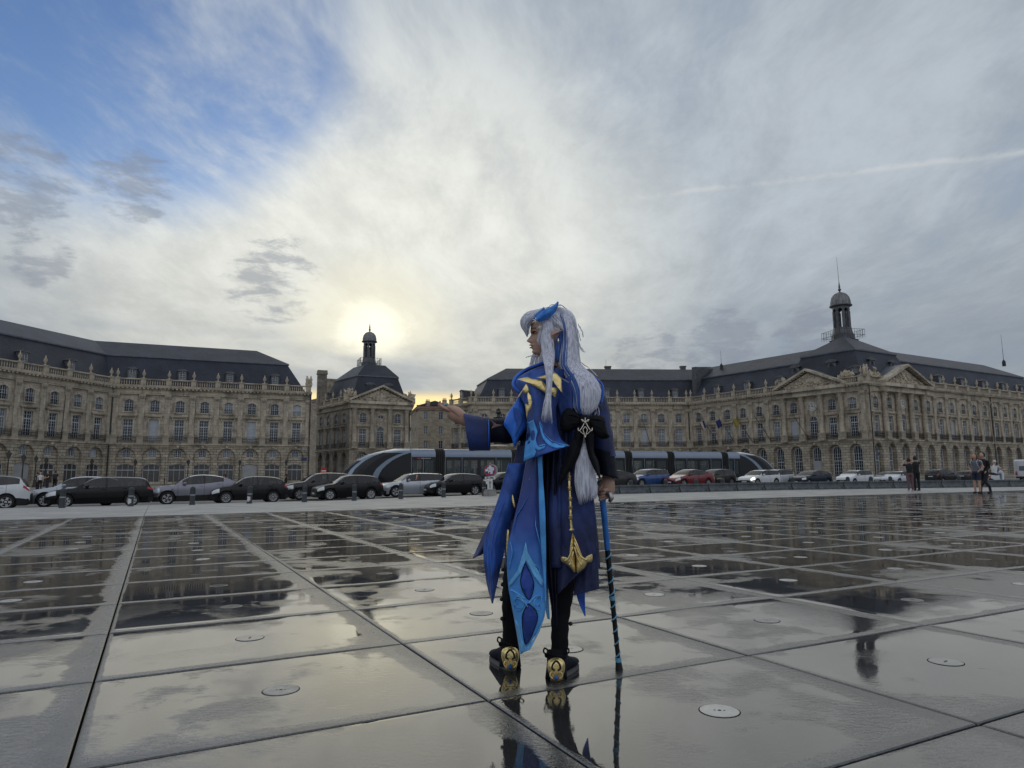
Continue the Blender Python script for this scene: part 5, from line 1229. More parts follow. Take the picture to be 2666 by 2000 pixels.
# ---- fountain with bronze figures on the square
def fountain():
    p = atY(1077, 960, 100); t = thing('fountain', 'stone fountain topped by a bronze group of figures and an urn', 'fountain', (p.x, p.y, PLZ))
    MBZ = mat('bronze_patina', (.045, .05, .045), .5, .4, var=.3, scale=4); s = .98
    b = MB(); b.lathe([(4.2, 0), (4.2, .7), (4.4, .75), (4.4, .95), (4.0, .95), (4.0, .6)], 24); b.build('basin', M_TRIM, t, smooth=35)
    b = MB(); b.lathe([(2.3, .2), (2.3, .8), (1.6, 1.1), (1.3, 3.2), (1.5, 3.5), (1.2, 3.9), (1.2, 4.6), (2.6, 5.0), (2.8, 5.2), (1.5, 5.3), (1.1, 5.5)], 20)
    for k in range(3): a = k * 2.09 + .5; b.lathe([(.05, 0), (.42, .2), (.45, .6), (.2, 1.1), (.05, 1.2)], 8, (1.35 * math.cos(a), 1.35 * math.sin(a), 3.3))
    b.build('pedestal', M_TRIM, t, smooth=35)
    f = MB()
    for k in range(3):
        a = k * 2.094 + .3; x, y = .62 * math.cos(a), .62 * math.sin(a)
        f.tube([(x, y, 5.4), (x * 1.05, y * 1.05, 6.3), (x * .95, y * .95, 7.2), (x, y, 7.9), (x * .95, y * .95, 8.25)], [.28, .30, .26, .33, .12], 8); f.lathe([(.05, -.2), (.17, -.06), (.18, .06), (.06, .22)], 8, (x * .9, y * .9, 8.5))
        f.tube([(x, y, 7.9), (x * 1.6, y * 1.6, 7.6), (x * 1.2, y * 1.2, 8.6), (x * .5, y * .5, 9.2)], [.13, .11, .09, .07], 6)
        f.tube([(x * 1.1, y * 1.1, 7.7), (x * 1.7, y * 1.7, 7.1), (x * 1.3 + .2, y * 1.3, 6.5)], [.12, .10, .12], 6)
    f.lathe([(.2, 5.3), (.2, 8.6), (.5, 9.2), (.75, 9.35), (.8, 9.5), (.35, 9.6), (.2, 9.9), (.45, 10.2), (.4, 10.35), (.2, 10.5), (.25, 10.7), (.03, 10.95)], 12)
    f.build('bronze_figures', MBZ, t, smooth=50)
fountain()

# ---- camper van at the right edge
def camper():
    p = on_line(2240, *LANE, off=-1.0); ang = R(27); t = thing('camper_van', 'white camper van with ladder on its rear wall, cut by the frame edge', 'camper', (p.x, p.y, zg(p.x, p.y)), ang)
    MWH = mat('camper_white', (.62, .63, .66), .4, var=.05); L_, W_, H_ = 6.2, 2.2, 2.95
    m = MB(); m.prism([(-L_ / 2, .5), (-L_ / 2 - .05, 1.2), (-L_ / 2, 2.75), (-L_ / 2 + .18, H_), (1.6, H_), (2.1, 2.6), (2.0, 2.0), (2.35, 1.55), (L_ / 2, 1.2), (L_ / 2 + .1, .6), (L_ / 2, .4)], 'y', -W_ / 2, W_ / 2); m.build('body', MWH, t)
    for x0, x1, z0, z1 in ((-1.9, -.9, 1.45, 2.05), (.2, 1.2, 1.45, 2.05)):
        m = MB(); m.box(x0, x1, -W_ / 2 - .03, -W_ / 2 + .01, z0, z1); m.build('side_window', M_CGLASS, t)
    m = MB(); m.box(-L_ / 2 - .08, -L_ / 2 - .03, -.8, .5, 1.5, 2.1); m.build('rear_window', mat('camper_window', (.14, .16, .18), .2, var=.1), t)
    m = MB()
    for y in (.62, .92): m.tube([(-L_ / 2 - .13, y, .9), (-L_ / 2 - .13, y, 2.8)], .025, 5)
    for k in range(7): m.tube([(-L_ / 2 - .13, .62, 1.0 + k * .28), (-L_ / 2 - .13, .92, 1.0 + k * .28)], .02, 5)
    m.build('ladder', M_CHROME, t)
    m = MB(); m.box(-L_ / 2 - .06, -L_ / 2 + .01, -1.0, 1.0, .5, .75); m.build('bumper', M_BLACKP, t)
    for y in (-.9, .9): m = MB(); m.box(-L_ / 2 - .07, -L_ / 2 - .02, y - .12, y + .12, .9, 1.4); m.build('tail_light', M_TAIL, t)
    for x0, x1, z0, z1 in ((-2.8, -2.2, 2.35, 2.5),): m = MB(); m.box(x0, x1, -W_ / 2 - .02, -W_ / 2 + .01, z0, z1); m.build('badge', M_TAIL, t)
    for x0, x1, z0, z1 in ((-2.15, -.9, 2.33, 2.48),): m = MB(); m.box(x0, x1, -W_ / 2 - .02, -W_ / 2 + .01, z0, z1); m.build('badge', M_ENAM, t)
    tm, rm = wheel_meshes(.345, 1)
    for x in (-1.9, 2.1):
        for y in (-.95, .95): w = link('wheel', tm, t, (x, y, .345)); link('rim', rm, w)
camper()
# ================================================================ people in the background
M_HAIRD = mat('hair_dark', (.012, .010, .009), .6, var=.2); M_HAIRR = mat('hair_auburn', (.10, .035, .018), .6, var=.3, scale=15)
def cloth(name, c, rough=.85): return mat('cloth_' + name, c, rough, var=.18, scale=9, bump=.15, bscale=60)
def fig(label, pos, H, top, bot, hair=M_HAIRD, face=0.0, arms='down', legs='stand', shorts=False, longhair=False, bag=None, sleeve=.5, group=None, cap=None, shoe=None, skin=None):
    "a standing or walking figure: one body mesh coloured by clothing, hair and bag as children"
    t = thing('person', label, 'person', pos, face, group); m = MB(); k = H / 1.72; sk, tp, bt, sh = 0, 1, 2, 3
    def T(pts, r, mi, n=9): m.cur = mi; m.tube([Vector(p) * k for p in pts], [q * k for q in r], n)
    st = .10 if legs == 'stand' else .0
    for s in (-1, 1):
        fy = 0 if legs == 'stand' else s * .22; hx = s * .09; kn = (hx * 1.05, -fy * .45 - .01, .48); an = (hx * 1.1, fy * -.2 + (fy if legs != 'stand' else 0) * .9, .08)
        if shorts: T([(hx, 0, .92), (hx * 1.05, -.005, .72), kn[:2] + (.58,)], [.105, .095, .085], bt); T([kn[:2] + (.60,), kn, (an[0], an[1], .28), an], [.062, .052, .052, .036], sk)
        else: T([(hx, 0, .92), (hx * 1.05, -.01, .70), kn, (an[0], an[1] * .8, .28), an], [.105, .09, .066, .06, .05], bt)
        T([(an[0], an[1] + .05, .045), (an[0], an[1] - .06, .045), (an[0], an[1] - .17, .03)], [.036, .042, .03], sh)
    T([(0, 0, .86), (0, 0, .96)], [.155, .16], bt, 12)
    T([(0, 0, .94), (0, .005, 1.08), (0, .01, 1.25), (0, .01, 1.38), (0, .01, 1.46)], [.155, .14, .165, .16, .07], tp, 12)
    T([(0, .01, 1.42), (0, 0, 1.54)], [.055, .05], sk)
    m.cur = sk; m.lathe([(.02 * k, -.125 * k), (.062 * k, -.095 * k), (.082 * k, -.02 * k), (.085 * k, .05 * k), (.05 * k, .115 * k), (.01, .13 * k)], 12, (0, -.015 * k, 1.60 * k)); m.tube([(0, -.09 * k, 1.61 * k), (0, -.112 * k, 1.585 * k)], [.012 * k, .014 * k], 5)
    for s in (-1, 1):
        sh_ = Vector((s * .185, .01, 1.38))
        if arms == 'down': el, wr = (s * .235, .03, 1.12), (s * .24, -.05, .88)
        elif arms == 'up': el, wr = (s * .27, -.18, 1.36), (s * .10, -.22, 1.58)
        elif arms == 'hip': el, wr = (s * .30, .06, 1.14), (s * .18, -.05, 1.0)
        elif arms == 'swing': el, wr = (s * .22, .06 * s, 1.12), (s * .22, -.14 * s - .04, .92)
        else: el, wr = (s * .22, -.12, 1.16), (s * .14, -.34, 1.10)
        el, wr = Vector(el), Vector(wr); mid = sh_.lerp(el, .55)
        T([sh_, mid if sleeve < 1 else el], [.062, .055 if sleeve < 1 else .045], tp)
        T([mid if sleeve < 1 else el, el, wr, wr + (wr - el).normalized() * .09], [.045, .04, .03, .025], sk if sleeve < 1 else sk)
        if sleeve >= 1: T([el, wr], [.048, .04], tp)
        hd = wr + (wr - el).normalized() * .10
        for q in range(3): T([wr + (wr - el).normalized() * .05, hd + Vector(((q - 1) * .016, 0, -.03))], [.016, .009], sk, 5)
    m.build('body', [skin or M_SKIN, top, bot, shoe or cloth('shoe', (.02, .02, .025))], t, smooth=60)
    h = MB(); h.lathe([(.088 * k, -.06 * k), (.097 * k, .02 * k), (.09 * k, .08 * k), (.05 * k, .13 * k), (.005, .145 * k)], 12, (0, .018 * k, 1.61 * k))
    if longhair:
        for q in range(9): a = R(-10 + q * 25); h.tube([(.085 * k * math.cos(a), (.02 + .085 * math.sin(a)) * k, 1.64 * k), (.10 * k * math.cos(a), (.03 + .10 * math.sin(a)) * k, 1.5 * k), (.09 * k * math.cos(a), (.05 + .10 * math.sin(a)) * k, 1.36 * k)], [.035 * k, .04 * k, .015 * k], 6)
    h.build('hair', cap or hair, t, smooth=True)
    if cap: c = MB(); c.lathe([(.075 * k, 0), (.075 * k, .012 * k)], 10, (0, -.11 * k, 1.64 * k)); c.build('cap_visor', cap, t)
    if bag:
        b = MB(); b.rings([[(x * k * .16 * w, (.24 + y * .09 * w) * k, z * k) for x, y in ((-1, -1), (1, -1), (1.1, 0), (.9, 1), (-.9, 1), (-1.1, 0))] for z, w in ((.98, .8), (1.02, 1), (1.3, 1), (1.42, .8), (1.45, .4))])
        for s in (-1, 1): b.tube([(s * .10 * k, .17 * k, 1.4 * k), (s * .12 * k, 0, 1.48 * k), (s * .13 * k, -.15 * k, 1.36 * k), (s * .14 * k, .05 * k, 1.05 * k)], .018 * k, 5)
        b.build('backpack', bag, t, smooth=50)
    return t
def gp(px, py, Y): p = atY(px, py, Y); return (p.x, p.y, zg(p.x, p.y))
BK = cloth('black', (.012, .012, .013)); DG = cloth('charcoal', (.03, .03, .034)); WS_ = cloth('white', (.6, .6, .6)); MV = cloth('mauve', (.14, .075, .085)); TEE = cloth('speckled_grey', (.12, .13, .16)); DN = cloth('dark_denim', (.025, .03, .055)); KH = cloth('khaki', (.22, .20, .15)); RU = cloth('rust', (.22, .07, .04)); PB_ = cloth('pale_bag', (.50, .50, .52))
fig('tall person in black with both hands raised to the face', gp(1981, 1060, 36.0), 1.78, BK, BK, face=R(180), arms='up', sleeve=.5, group=None)
fig('person in mauve trousers and black top leaning on the tall companion in black', gp(1967, 1060, 35.4), 1.66, BK, MV, face=R(170), arms='up', sleeve=.5, shoe=cloth('pale_shoe', (.4, .4, .4)))
fig('woman with auburn hair, white backpack and dark shorts standing at the mirror edge', gp(2112, 1067, 30.8), 1.74, TEE, DN, hair=M_HAIRR, face=R(-62), arms='hip', shorts=True, longhair=True, bag=PB_)
fig('person in dark clothes walking beside the woman with the white backpack', gp(2129, 1067, 31.2), 1.80, BK, DG, face=R(-70), arms='swing', legs='walk', sleeve=1)
fig('woman in white top and black trousers in front of the shopfronts', gp(85, 1060, 64), 1.66, WS_, BK, face=R(20), longhair=True)
fig('person in dark clothes beside the woman in white top', gp(101, 1060, 66), 1.75, BK, DG, face=R(-20), arms='hold')
fig('person with dark backpack walking away along the shopfronts', gp(117, 1060, 67), 1.78, BK, BK, face=R(200), legs='walk', bag=DG)
fig('person in dark clothes behind the woman in white top', gp(79, 1060, 70), 1.7, DG, BK, face=R(160))
fig('small walking figure behind the grey violet crossover', gp(484, 1050, 78), 1.72, DG, BK, face=R(90), legs='walk', arms='swing')
fig('dark walking figure by the end of the palace wing', gp(617, 1050, 90), 1.75, BK, BK, face=R(90), legs='walk', arms='swing')
fig('man in white shirt with brown backpack standing by the tram', gp(1436, 1045, 63), 1.76, WS_, BK, face=R(180), bag=cloth('brown_bag', (.07, .06, .05)))
fig('man in dark tee shirt and khaki trousers standing by the tram', gp(1567, 1045, 68), 1.80, BK, KH, face=R(170), bag=None)
fig('person in rust jacket bending beside the man in khaki trousers', gp(1580, 1045, 68.5), 1.5, RU, DN, face=R(200), arms='hold', sleeve=1)

def scooter():
    p = on_line(2152, *BARL, off=1.6); gz = zg(p.x, p.y); ang = R(30) + math.pi; t = thing('motor_scooter', 'white motor scooter with black seat and rider behind the barriers', 'scooter', (p.x, p.y, gz), ang)
    tm, rm = wheel_meshes(.325, 2)
    for x in (-.68, .68): w = link('wheel', tm, t, (x, 0, .30)); w.scale = (.92, .75, .92); link('rim', rm, w)
    m = MB(); m.rings([[(x, y * w, z + dz * h) for y, dz in ((-1, -1), (1, -1), (1, .6), (.6, 1), (-.6, 1), (-1, .6))] for x, w, z, h in ((.95, .06, .62, .04), (.75, .16, .62, .14), (.3, .19, .58, .2), (0, .18, .42, .12), (-.3, .2, .34, .08), (-.5, .2, .45, .2), (-.62, .17, .8, .25), (-.66, .08, 1.05, .06))]); m.build('body', WHT, t, smooth=40)
    m = MB(); m.rings([[(x, y * .15, .80 + dz * .05 + h) for y, dz in ((-1, -1), (1, -1), (1, .6), (-1, .6))] for x, h in ((-.05, 0), (.3, .03), (.6, .08), (.85, .1))]); m.build('seat', M_BLACKP, t, smooth=40)
    m = MB(); m.tube([(-.62, -.33, 1.05), (-.68, 0, 1.02), (-.62, .33, 1.05)], .02, 6); m.tube([(-.68, 0, 1.0), (-.72, 0, .4), (-.68, 0, .3)], .03, 6); m.build('handlebar', M_BLACKP, t)
    m = MB(); m.lathe([(.10, -.04), (.09, .03), (.02, .06)], 10, M=Matrix.Translation((-.80, 0, .88)) @ Matrix.Rotation(R(-80), 4, 'Y')); m.build('headlight', M_HEADL, t)
    m = MB(); m.box(.9, .96, -.08, .08, .6, .7); m.build('tail_light', M_TAIL, t)
    q = thing('person', 'rider in white shirt and white cap with dark straps on the scooter', 'person', (p.x, p.y, gz), ang); m = MB()
    m.cur = 1; m.tube([(.25, 0, .84), (.22, 0, 1.05), (.15, 0, 1.3), (.12, 0, 1.42)], [.17, .16, .19, .08], 10); m.cur = 0; m.tube([(.12, 0, 1.4), (.1, 0, 1.52)], .05, 8); m.lathe([(.02, -.12), (.08, -.05), (.085, .05), (.03, .13)], 10, (.08, 0, 1.62))
    for s in (-1, 1):
        m.cur = 1; m.tube([(.14, s * .19, 1.36), (.0, s * .26, 1.2)], [.06, .055], 8); m.cur = 0; m.tube([(.0, s * .26, 1.2), (-.2, s * .28, 1.08), (-.58, s * .3, 1.07)], [.045, .04, .03], 8)
        m.cur = 2; m.tube([(.25, s * .1, .88), (-.18, s * .17, .86), (-.22, s * .16, .45), (-.28, s * .16, .40)], [.11, .085, .06, .05], 8)
    m.build('body', [M_SKIN, WS_, cloth('pale_denim', (.25, .30, .38))], q, smooth=60)
    m = MB(); m.lathe([(.095, 0), (.09, .06), (.04, .11), (.005, .12)], 10, (.085, 0, 1.64)); m.box(-.08, .02, -.06, .06, 1.645, 1.66); m.build('cap', WS_, q, smooth=50)
    m = MB()
    for s in (-1, 1): m.tube([(.32, s * .10, 1.35), (.14, s * .11, 1.47), (-.03, s * .10, 1.3), (.02, s * .12, 1.05)], .02, 5)
    m.build('straps', BK, q)
    d = thing('no_parking_sign', 'round blue and red no parking sign on a post by the scooter', 'sign', (*gp(2118, 1040, p.y - .4)[:2], gz), R(-25)); RX = Matrix.Rotation(R(90), 4, 'X')
    m = MB(); m.lathe([(.34, -.02), (.34, .02)], 20, M=Matrix.Translation((0, 0, 1.25)) @ RX); m.build('disc', mat('sign_red', (.35, .02, .025), .5), d)
    m = MB(); m.lathe([(.26, .024), (.001, .024)], 20, cap=False, M=Matrix.Translation((0, 0, 1.25)) @ RX); m.build('face', mat('sign_blue', (.02, .05, .22), .5), d)
    m = MB(); m.box(-.27, .27, -.03, -.026, -.035, .035, Matrix.Translation((0, 0, 1.25)) @ Matrix.Rotation(R(45), 4, 'Y')); m.build('bar', mat('sign_red', (.35, .02, .025), .5), d)
    m = MB(); m.tube([(0, .05, 0), (0, .05, 1.5)], .03, 6); m.build('post', M_IRON, d)
scooter()
# ================================================================ the costumed person on the mirror
Y0 = 3.30
HERO = thing('person', 'person seen from behind in long blue costume coat with silver hair, one arm held out', 'person', (atY(1155, 1030, Y0).x, Y0, 0.0))
HL = HERO.location.copy()
def hp(px, py, dy=0.0): return atY(px, py, Y0 + dy) - HL
PXM = 1 / 448.0                                                  # metres for one display pixel at that distance
def cr(pts, n=6, closed=False):
    "Catmull-Rom through 2D/3D tuples"
    P = [Vector(p) for p in pts]; k = len(P); out = []
    for i in range(k if closed else k - 1):
        a, b, c, d = (P[(i - 1) % k] if closed or i > 0 else P[0]), P[i], P[(i + 1) % k], (P[(i + 2) % k] if closed or i + 2 < k else P[-1])
        for j in range(n):
            t = j / n; out.append(0.5 * ((2 * b) + (c - a) * t + (2 * a - 5 * b + 4 * c - d) * t * t + (3 * b - a - 3 * c + d) * t ** 3))
    if not closed: out.append(P[-1])
    return out
def fabric(name, c, c2=None, rough=.62, sc=3.0, sheen=.3, weave=420, lo=.45, hi=.62):
    if name in MATS: return MATS[name]
    m = bpy.data.materials.new(name); m.use_nodes = True; N = NT(m.node_tree); b = N.n['Principled BSDF']; tc = N.new('ShaderNodeTexCoord').outputs['Object']
    f = N.ramp(N.noise(tc, 9, 5, .6), .3, .7, .72, 1.3); v = N.vm('SCALE', c); N.put(v.node.inputs['Scale'], f)
    if c2: v = N.mix(N.ramp(N.noise(tc, sc, 3, .5, .6), lo, hi), v, c2)
    st = N.new('ShaderNodeTexVoronoi'); N.put(st.inputs['Vector'], tc); st.inputs['Scale'].default_value = 26
    v = N.mix(N.ramp(st.outputs['Distance'], .035, .05, .45, 0.0), v, tuple(min(1, q * 4 + .12) for q in c))
    N.put(b.inputs['Base Color'], v); b.inputs['Roughness'].default_value = rough; dk_ = max(c) < .03; b.inputs['Sheen Weight'].default_value = 0.0 if dk_ else sheen * .2; b.inputs['Specular IOR Level'].default_value = .15 if dk_ else .3
    bn = N.new('ShaderNodeBump'); bn.inputs['Strength'].default_value = .6; bn.inputs['Distance'].default_value = .016
    x, y, z = N.sep(tc)[:3]; h = N.m('ADD', N.noise(tc, 7.5, 4, .6), N.m('MULTIPLY', N.noise(N.xyz(N.m('MULTIPLY', x, 2.5), y, N.m('MULTIPLY', z, .5)), 12, 3, .5, .8), .9)); h = N.m('ADD', h, N.m('MULTIPLY', N.noise(tc, weave, 1, .5), .06))
    N.put(bn.inputs['Height'], h); N.l.new(bn.outputs[0], b.inputs['Normal']); MATS[name] = m; return m
F_NAVY = fabric('navy_cloth', (.018, .025, .078), (.028, .055, .20)); F_INK = fabric('ink_cloth', (.008, .009, .020)); F_BLUE = fabric('blue_satin', (.022, .095, .50), (.04, .19, .75), .36, 5); F_MID = fabric('deep_blue_cloth', (.023, .056, .22), (.032, .11, .44), .38, 5)
F_AZUR = fabric('azure_print', (.085, .36, .80), None, .5); F_SKY = fabric('sky_print', (.16, .48, .85), None, .5); F_COB = fabric('cobalt_print', (.022, .06, .30), None, .5); F_BLK = fabric('black_crepe', (.010, .010, .013), None, .8); F_TROU = fabric('black_trousers', (.009, .009, .011), None, .8)
M_GOLD = mat('gold_leatherette', (.86, .68, .30), .26, .8, var=.18, scale=14, bump=.25, bscale=30); M_SILV = mat('silver_gilt', (.72, .66, .55), .25, 1.0, var=.05); M_SKINH = mat('face_skin', (.50, .31, .235), .5, var=.08, scale=25, spec=.35)
def hairm(name, c, c2):
    m = bpy.data.materials.new(name); m.use_nodes = True; N = NT(m.node_tree); b = N.n['Principled BSDF']; tc = N.new('ShaderNodeTexCoord').outputs['Object']; x, y, z = N.sep(tc)[:3]
    f = N.noise(N.xyz(N.m('MULTIPLY', x, 1.0), N.m('MULTIPLY', y, 1.0), N.m('MULTIPLY', z, .10)), 150, 3, .6); N.put(b.inputs['Base Color'], N.mix(N.ramp(f, .32, .68), c, c2)); b.inputs['Roughness'].default_value = .42; b.inputs['Specular IOR Level'].default_value = .35; b.inputs['Anisotropic'].default_value = .6; return m
M_HAIR = hairm('silver_hair', (.44, .45, .53), (.78, .80, .90)); M_STRK = hairm('blue_hair', (.03, .08, .32), (.08, .19, .52))
def solid(o, th, off=0): m = o.modifiers.new('Solidify', 'SOLIDIFY'); m.thickness = th; m.offset = off; return o
from mathutils import noise as mnoise
def wrinkle(px, py, amp, seed=0.0):
    a = mnoise.noise(Vector((px * .055, py * .017, seed))); b = mnoise.noise(Vector((px * .12 + py * .03, py * .05, seed + 7))); return amp * (1 - 2 * abs(a)) + amp * .45 * b
def sheet(name, left, right, dyf, m, rows=40, cols=18, th=.004, parent=None, wave=(0, 1), wr=.007):
    "cloth sheet between two edges given as (px, py) chains from top to bottom"
    Lc, Rc = cr(left, 10), cr(right, 10)
    def at(c, t): i = t * (len(c) - 1); k = min(int(i), len(c) - 2); return c[k].lerp(c[k + 1], i - k)
    mb = MB(); vs = []
    for r_ in range(rows + 1):
        t = r_ / rows; a, b = at(Lc, t), at(Rc, t)
        for c_ in range(cols + 1):
            u = c_ / cols; q = a.lerp(b, u); vs.append(hp(q.x, q.y, dyf(u, t) + wave[0] * math.sin(u * wave[1] * 6.283 + t * 2) * (.25 + .75 * t) + wrinkle(q.x, q.y, wr, left[0][0])))
    n = cols + 1; mb.add(vs, [(i * n + j, i * n + j + 1, (i + 1) * n + j + 1, (i + 1) * n + j) for i in range(rows) for j in range(cols)])
    return solid(mb.build(name, m, parent or HERO, smooth=True), th)
from mathutils.bvhtree import BVHTree
def sheet_bvh(o):
    me = o.data; return BVHTree.FromPolygons([v.co + HL for v in me.vertices], [tuple(p.vertices) for p in me.polygons])
def on_cloth(bvh, px, py, e, dflt):
    org = Vector((0, 0, HCAM)); d = pdir(px, py).normalized(); h = bvh.ray_cast(org, d)[0] if bvh else None
    return (h - d * e - HL) if h is not None else hp(px, py, dflt)
def print_(name, outline, dyf, m, th=.0016, parent=None, smooth=True, n=5, bvh=None, e=.006):
    "a flat printed or applied shape lying on the cloth"
    pts = cr(outline, n, True) if smooth else [Vector(p) for p in outline]
    me = bpy.data.meshes.new(name); me.from_pydata([(p.x, p.y, 0) for p in pts], [], [tuple(range(len(pts)))]); b = bmesh.new(); b.from_mesh(me)
    bmesh.ops.triangulate(b, faces=b.faces); bmesh.ops.subdivide_edges(b, edges=b.edges, cuts=3, use_grid_fill=True)
    for v in b.verts: x, y = v.co.x, v.co.y; v.co = on_cloth(bvh, x, y, e, dyf(x, y) if callable(dyf) else dyf)
    b.to_mesh(me); b.free(); me.materials.append(m); me.polygons.foreach_set('use_smooth', [True] * len(me.polygons))
    return solid(link(name, me, parent or HERO), th)
def puffy(name, outline, dy, m, h=.012, parent=None, smooth=True, n=4, rim=.0):
    "padded shape: outline filled and raised towards the middle"
    pts = cr(outline, n, True) if smooth else [Vector(p) for p in outline]; c = sum(pts, Vector((0, 0))) / len(pts); mb = MB(); k = len(pts); lv = ((1, 0), (.93, .55), (.7, .9), (.35, 1.0)); D = dy if callable(dy) else (lambda x, y: dy)
    for s, q in lv: mb.v += [tuple(hp(c.x + (p.x - c.x) * s, c.y + (p.y - c.y) * s, D(p.x, p.y) - h * q)) for p in pts]
    for l in range(len(lv) - 1):
        for i in range(k): mb.f.append((l * k + i, l * k + (i + 1) % k, (l + 1) * k + (i + 1) % k, (l + 1) * k + i)); mb.mi.append(0)
    mb.f.append(tuple((len(lv) - 1) * k + i for i in range(k))); mb.mi.append(0); mb.f.append(tuple(range(k - 1, -1, -1))); mb.mi.append(0)
    return mb.build(name, m, parent or HERO, smooth=50)
def loft(name, secs, m, parent=None, n=28, folds=0, famp=0.0, cap=False, phase=0.0, th=None, smooth=True):
    "secs: (px left, px right, py, half depth, dy of the centre); upright garment loft with folds growing downwards"
    mb = MB(); rings = []
    for i, (xl, xr, py, hd, dy) in enumerate(secs):
        t = i / (len(secs) - 1); ring = []
        for j in range(n):
            a = 2 * math.pi * j / n; f = 1 + famp * t * math.sin(folds * a + phase + 1.5 * math.sin(a)); px = (xl + xr) / 2 + (xr - xl) / 2 * math.cos(a) * (1 + (f - 1) * .3); ring.append(hp(px, py, dy - hd * math.sin(a) * f + wrinkle(px, py, .010, a // 3.15)))
        rings.append(ring)
    mb.rings(rings, cap=cap); o = mb.build(name, m, parent or HERO, smooth=smooth)
    if th: solid(o, th)
    return o
def smooth_secs(secs, n=4):
    return [tuple(v) for v in [list(q) for q in cr5(secs, n)]]
def cr5(P, n):
    out = []; k = len(P)
    for i in range(k - 1):
        a, b, c, d = P[max(i - 1, 0)], P[i], P[i + 1], P[min(i + 2, k - 1)]
        for j in range(n):
            t = j / n; out.append([0.5 * (2 * b[q] + (c[q] - a[q]) * t + (2 * a[q] - 5 * b[q] + 4 * c[q] - d[q]) * t * t + (3 * b[q] - a[q] - 3 * c[q] + d[q]) * t ** 3) for q in range(len(b))])
    out.append(list(P[-1])); return out

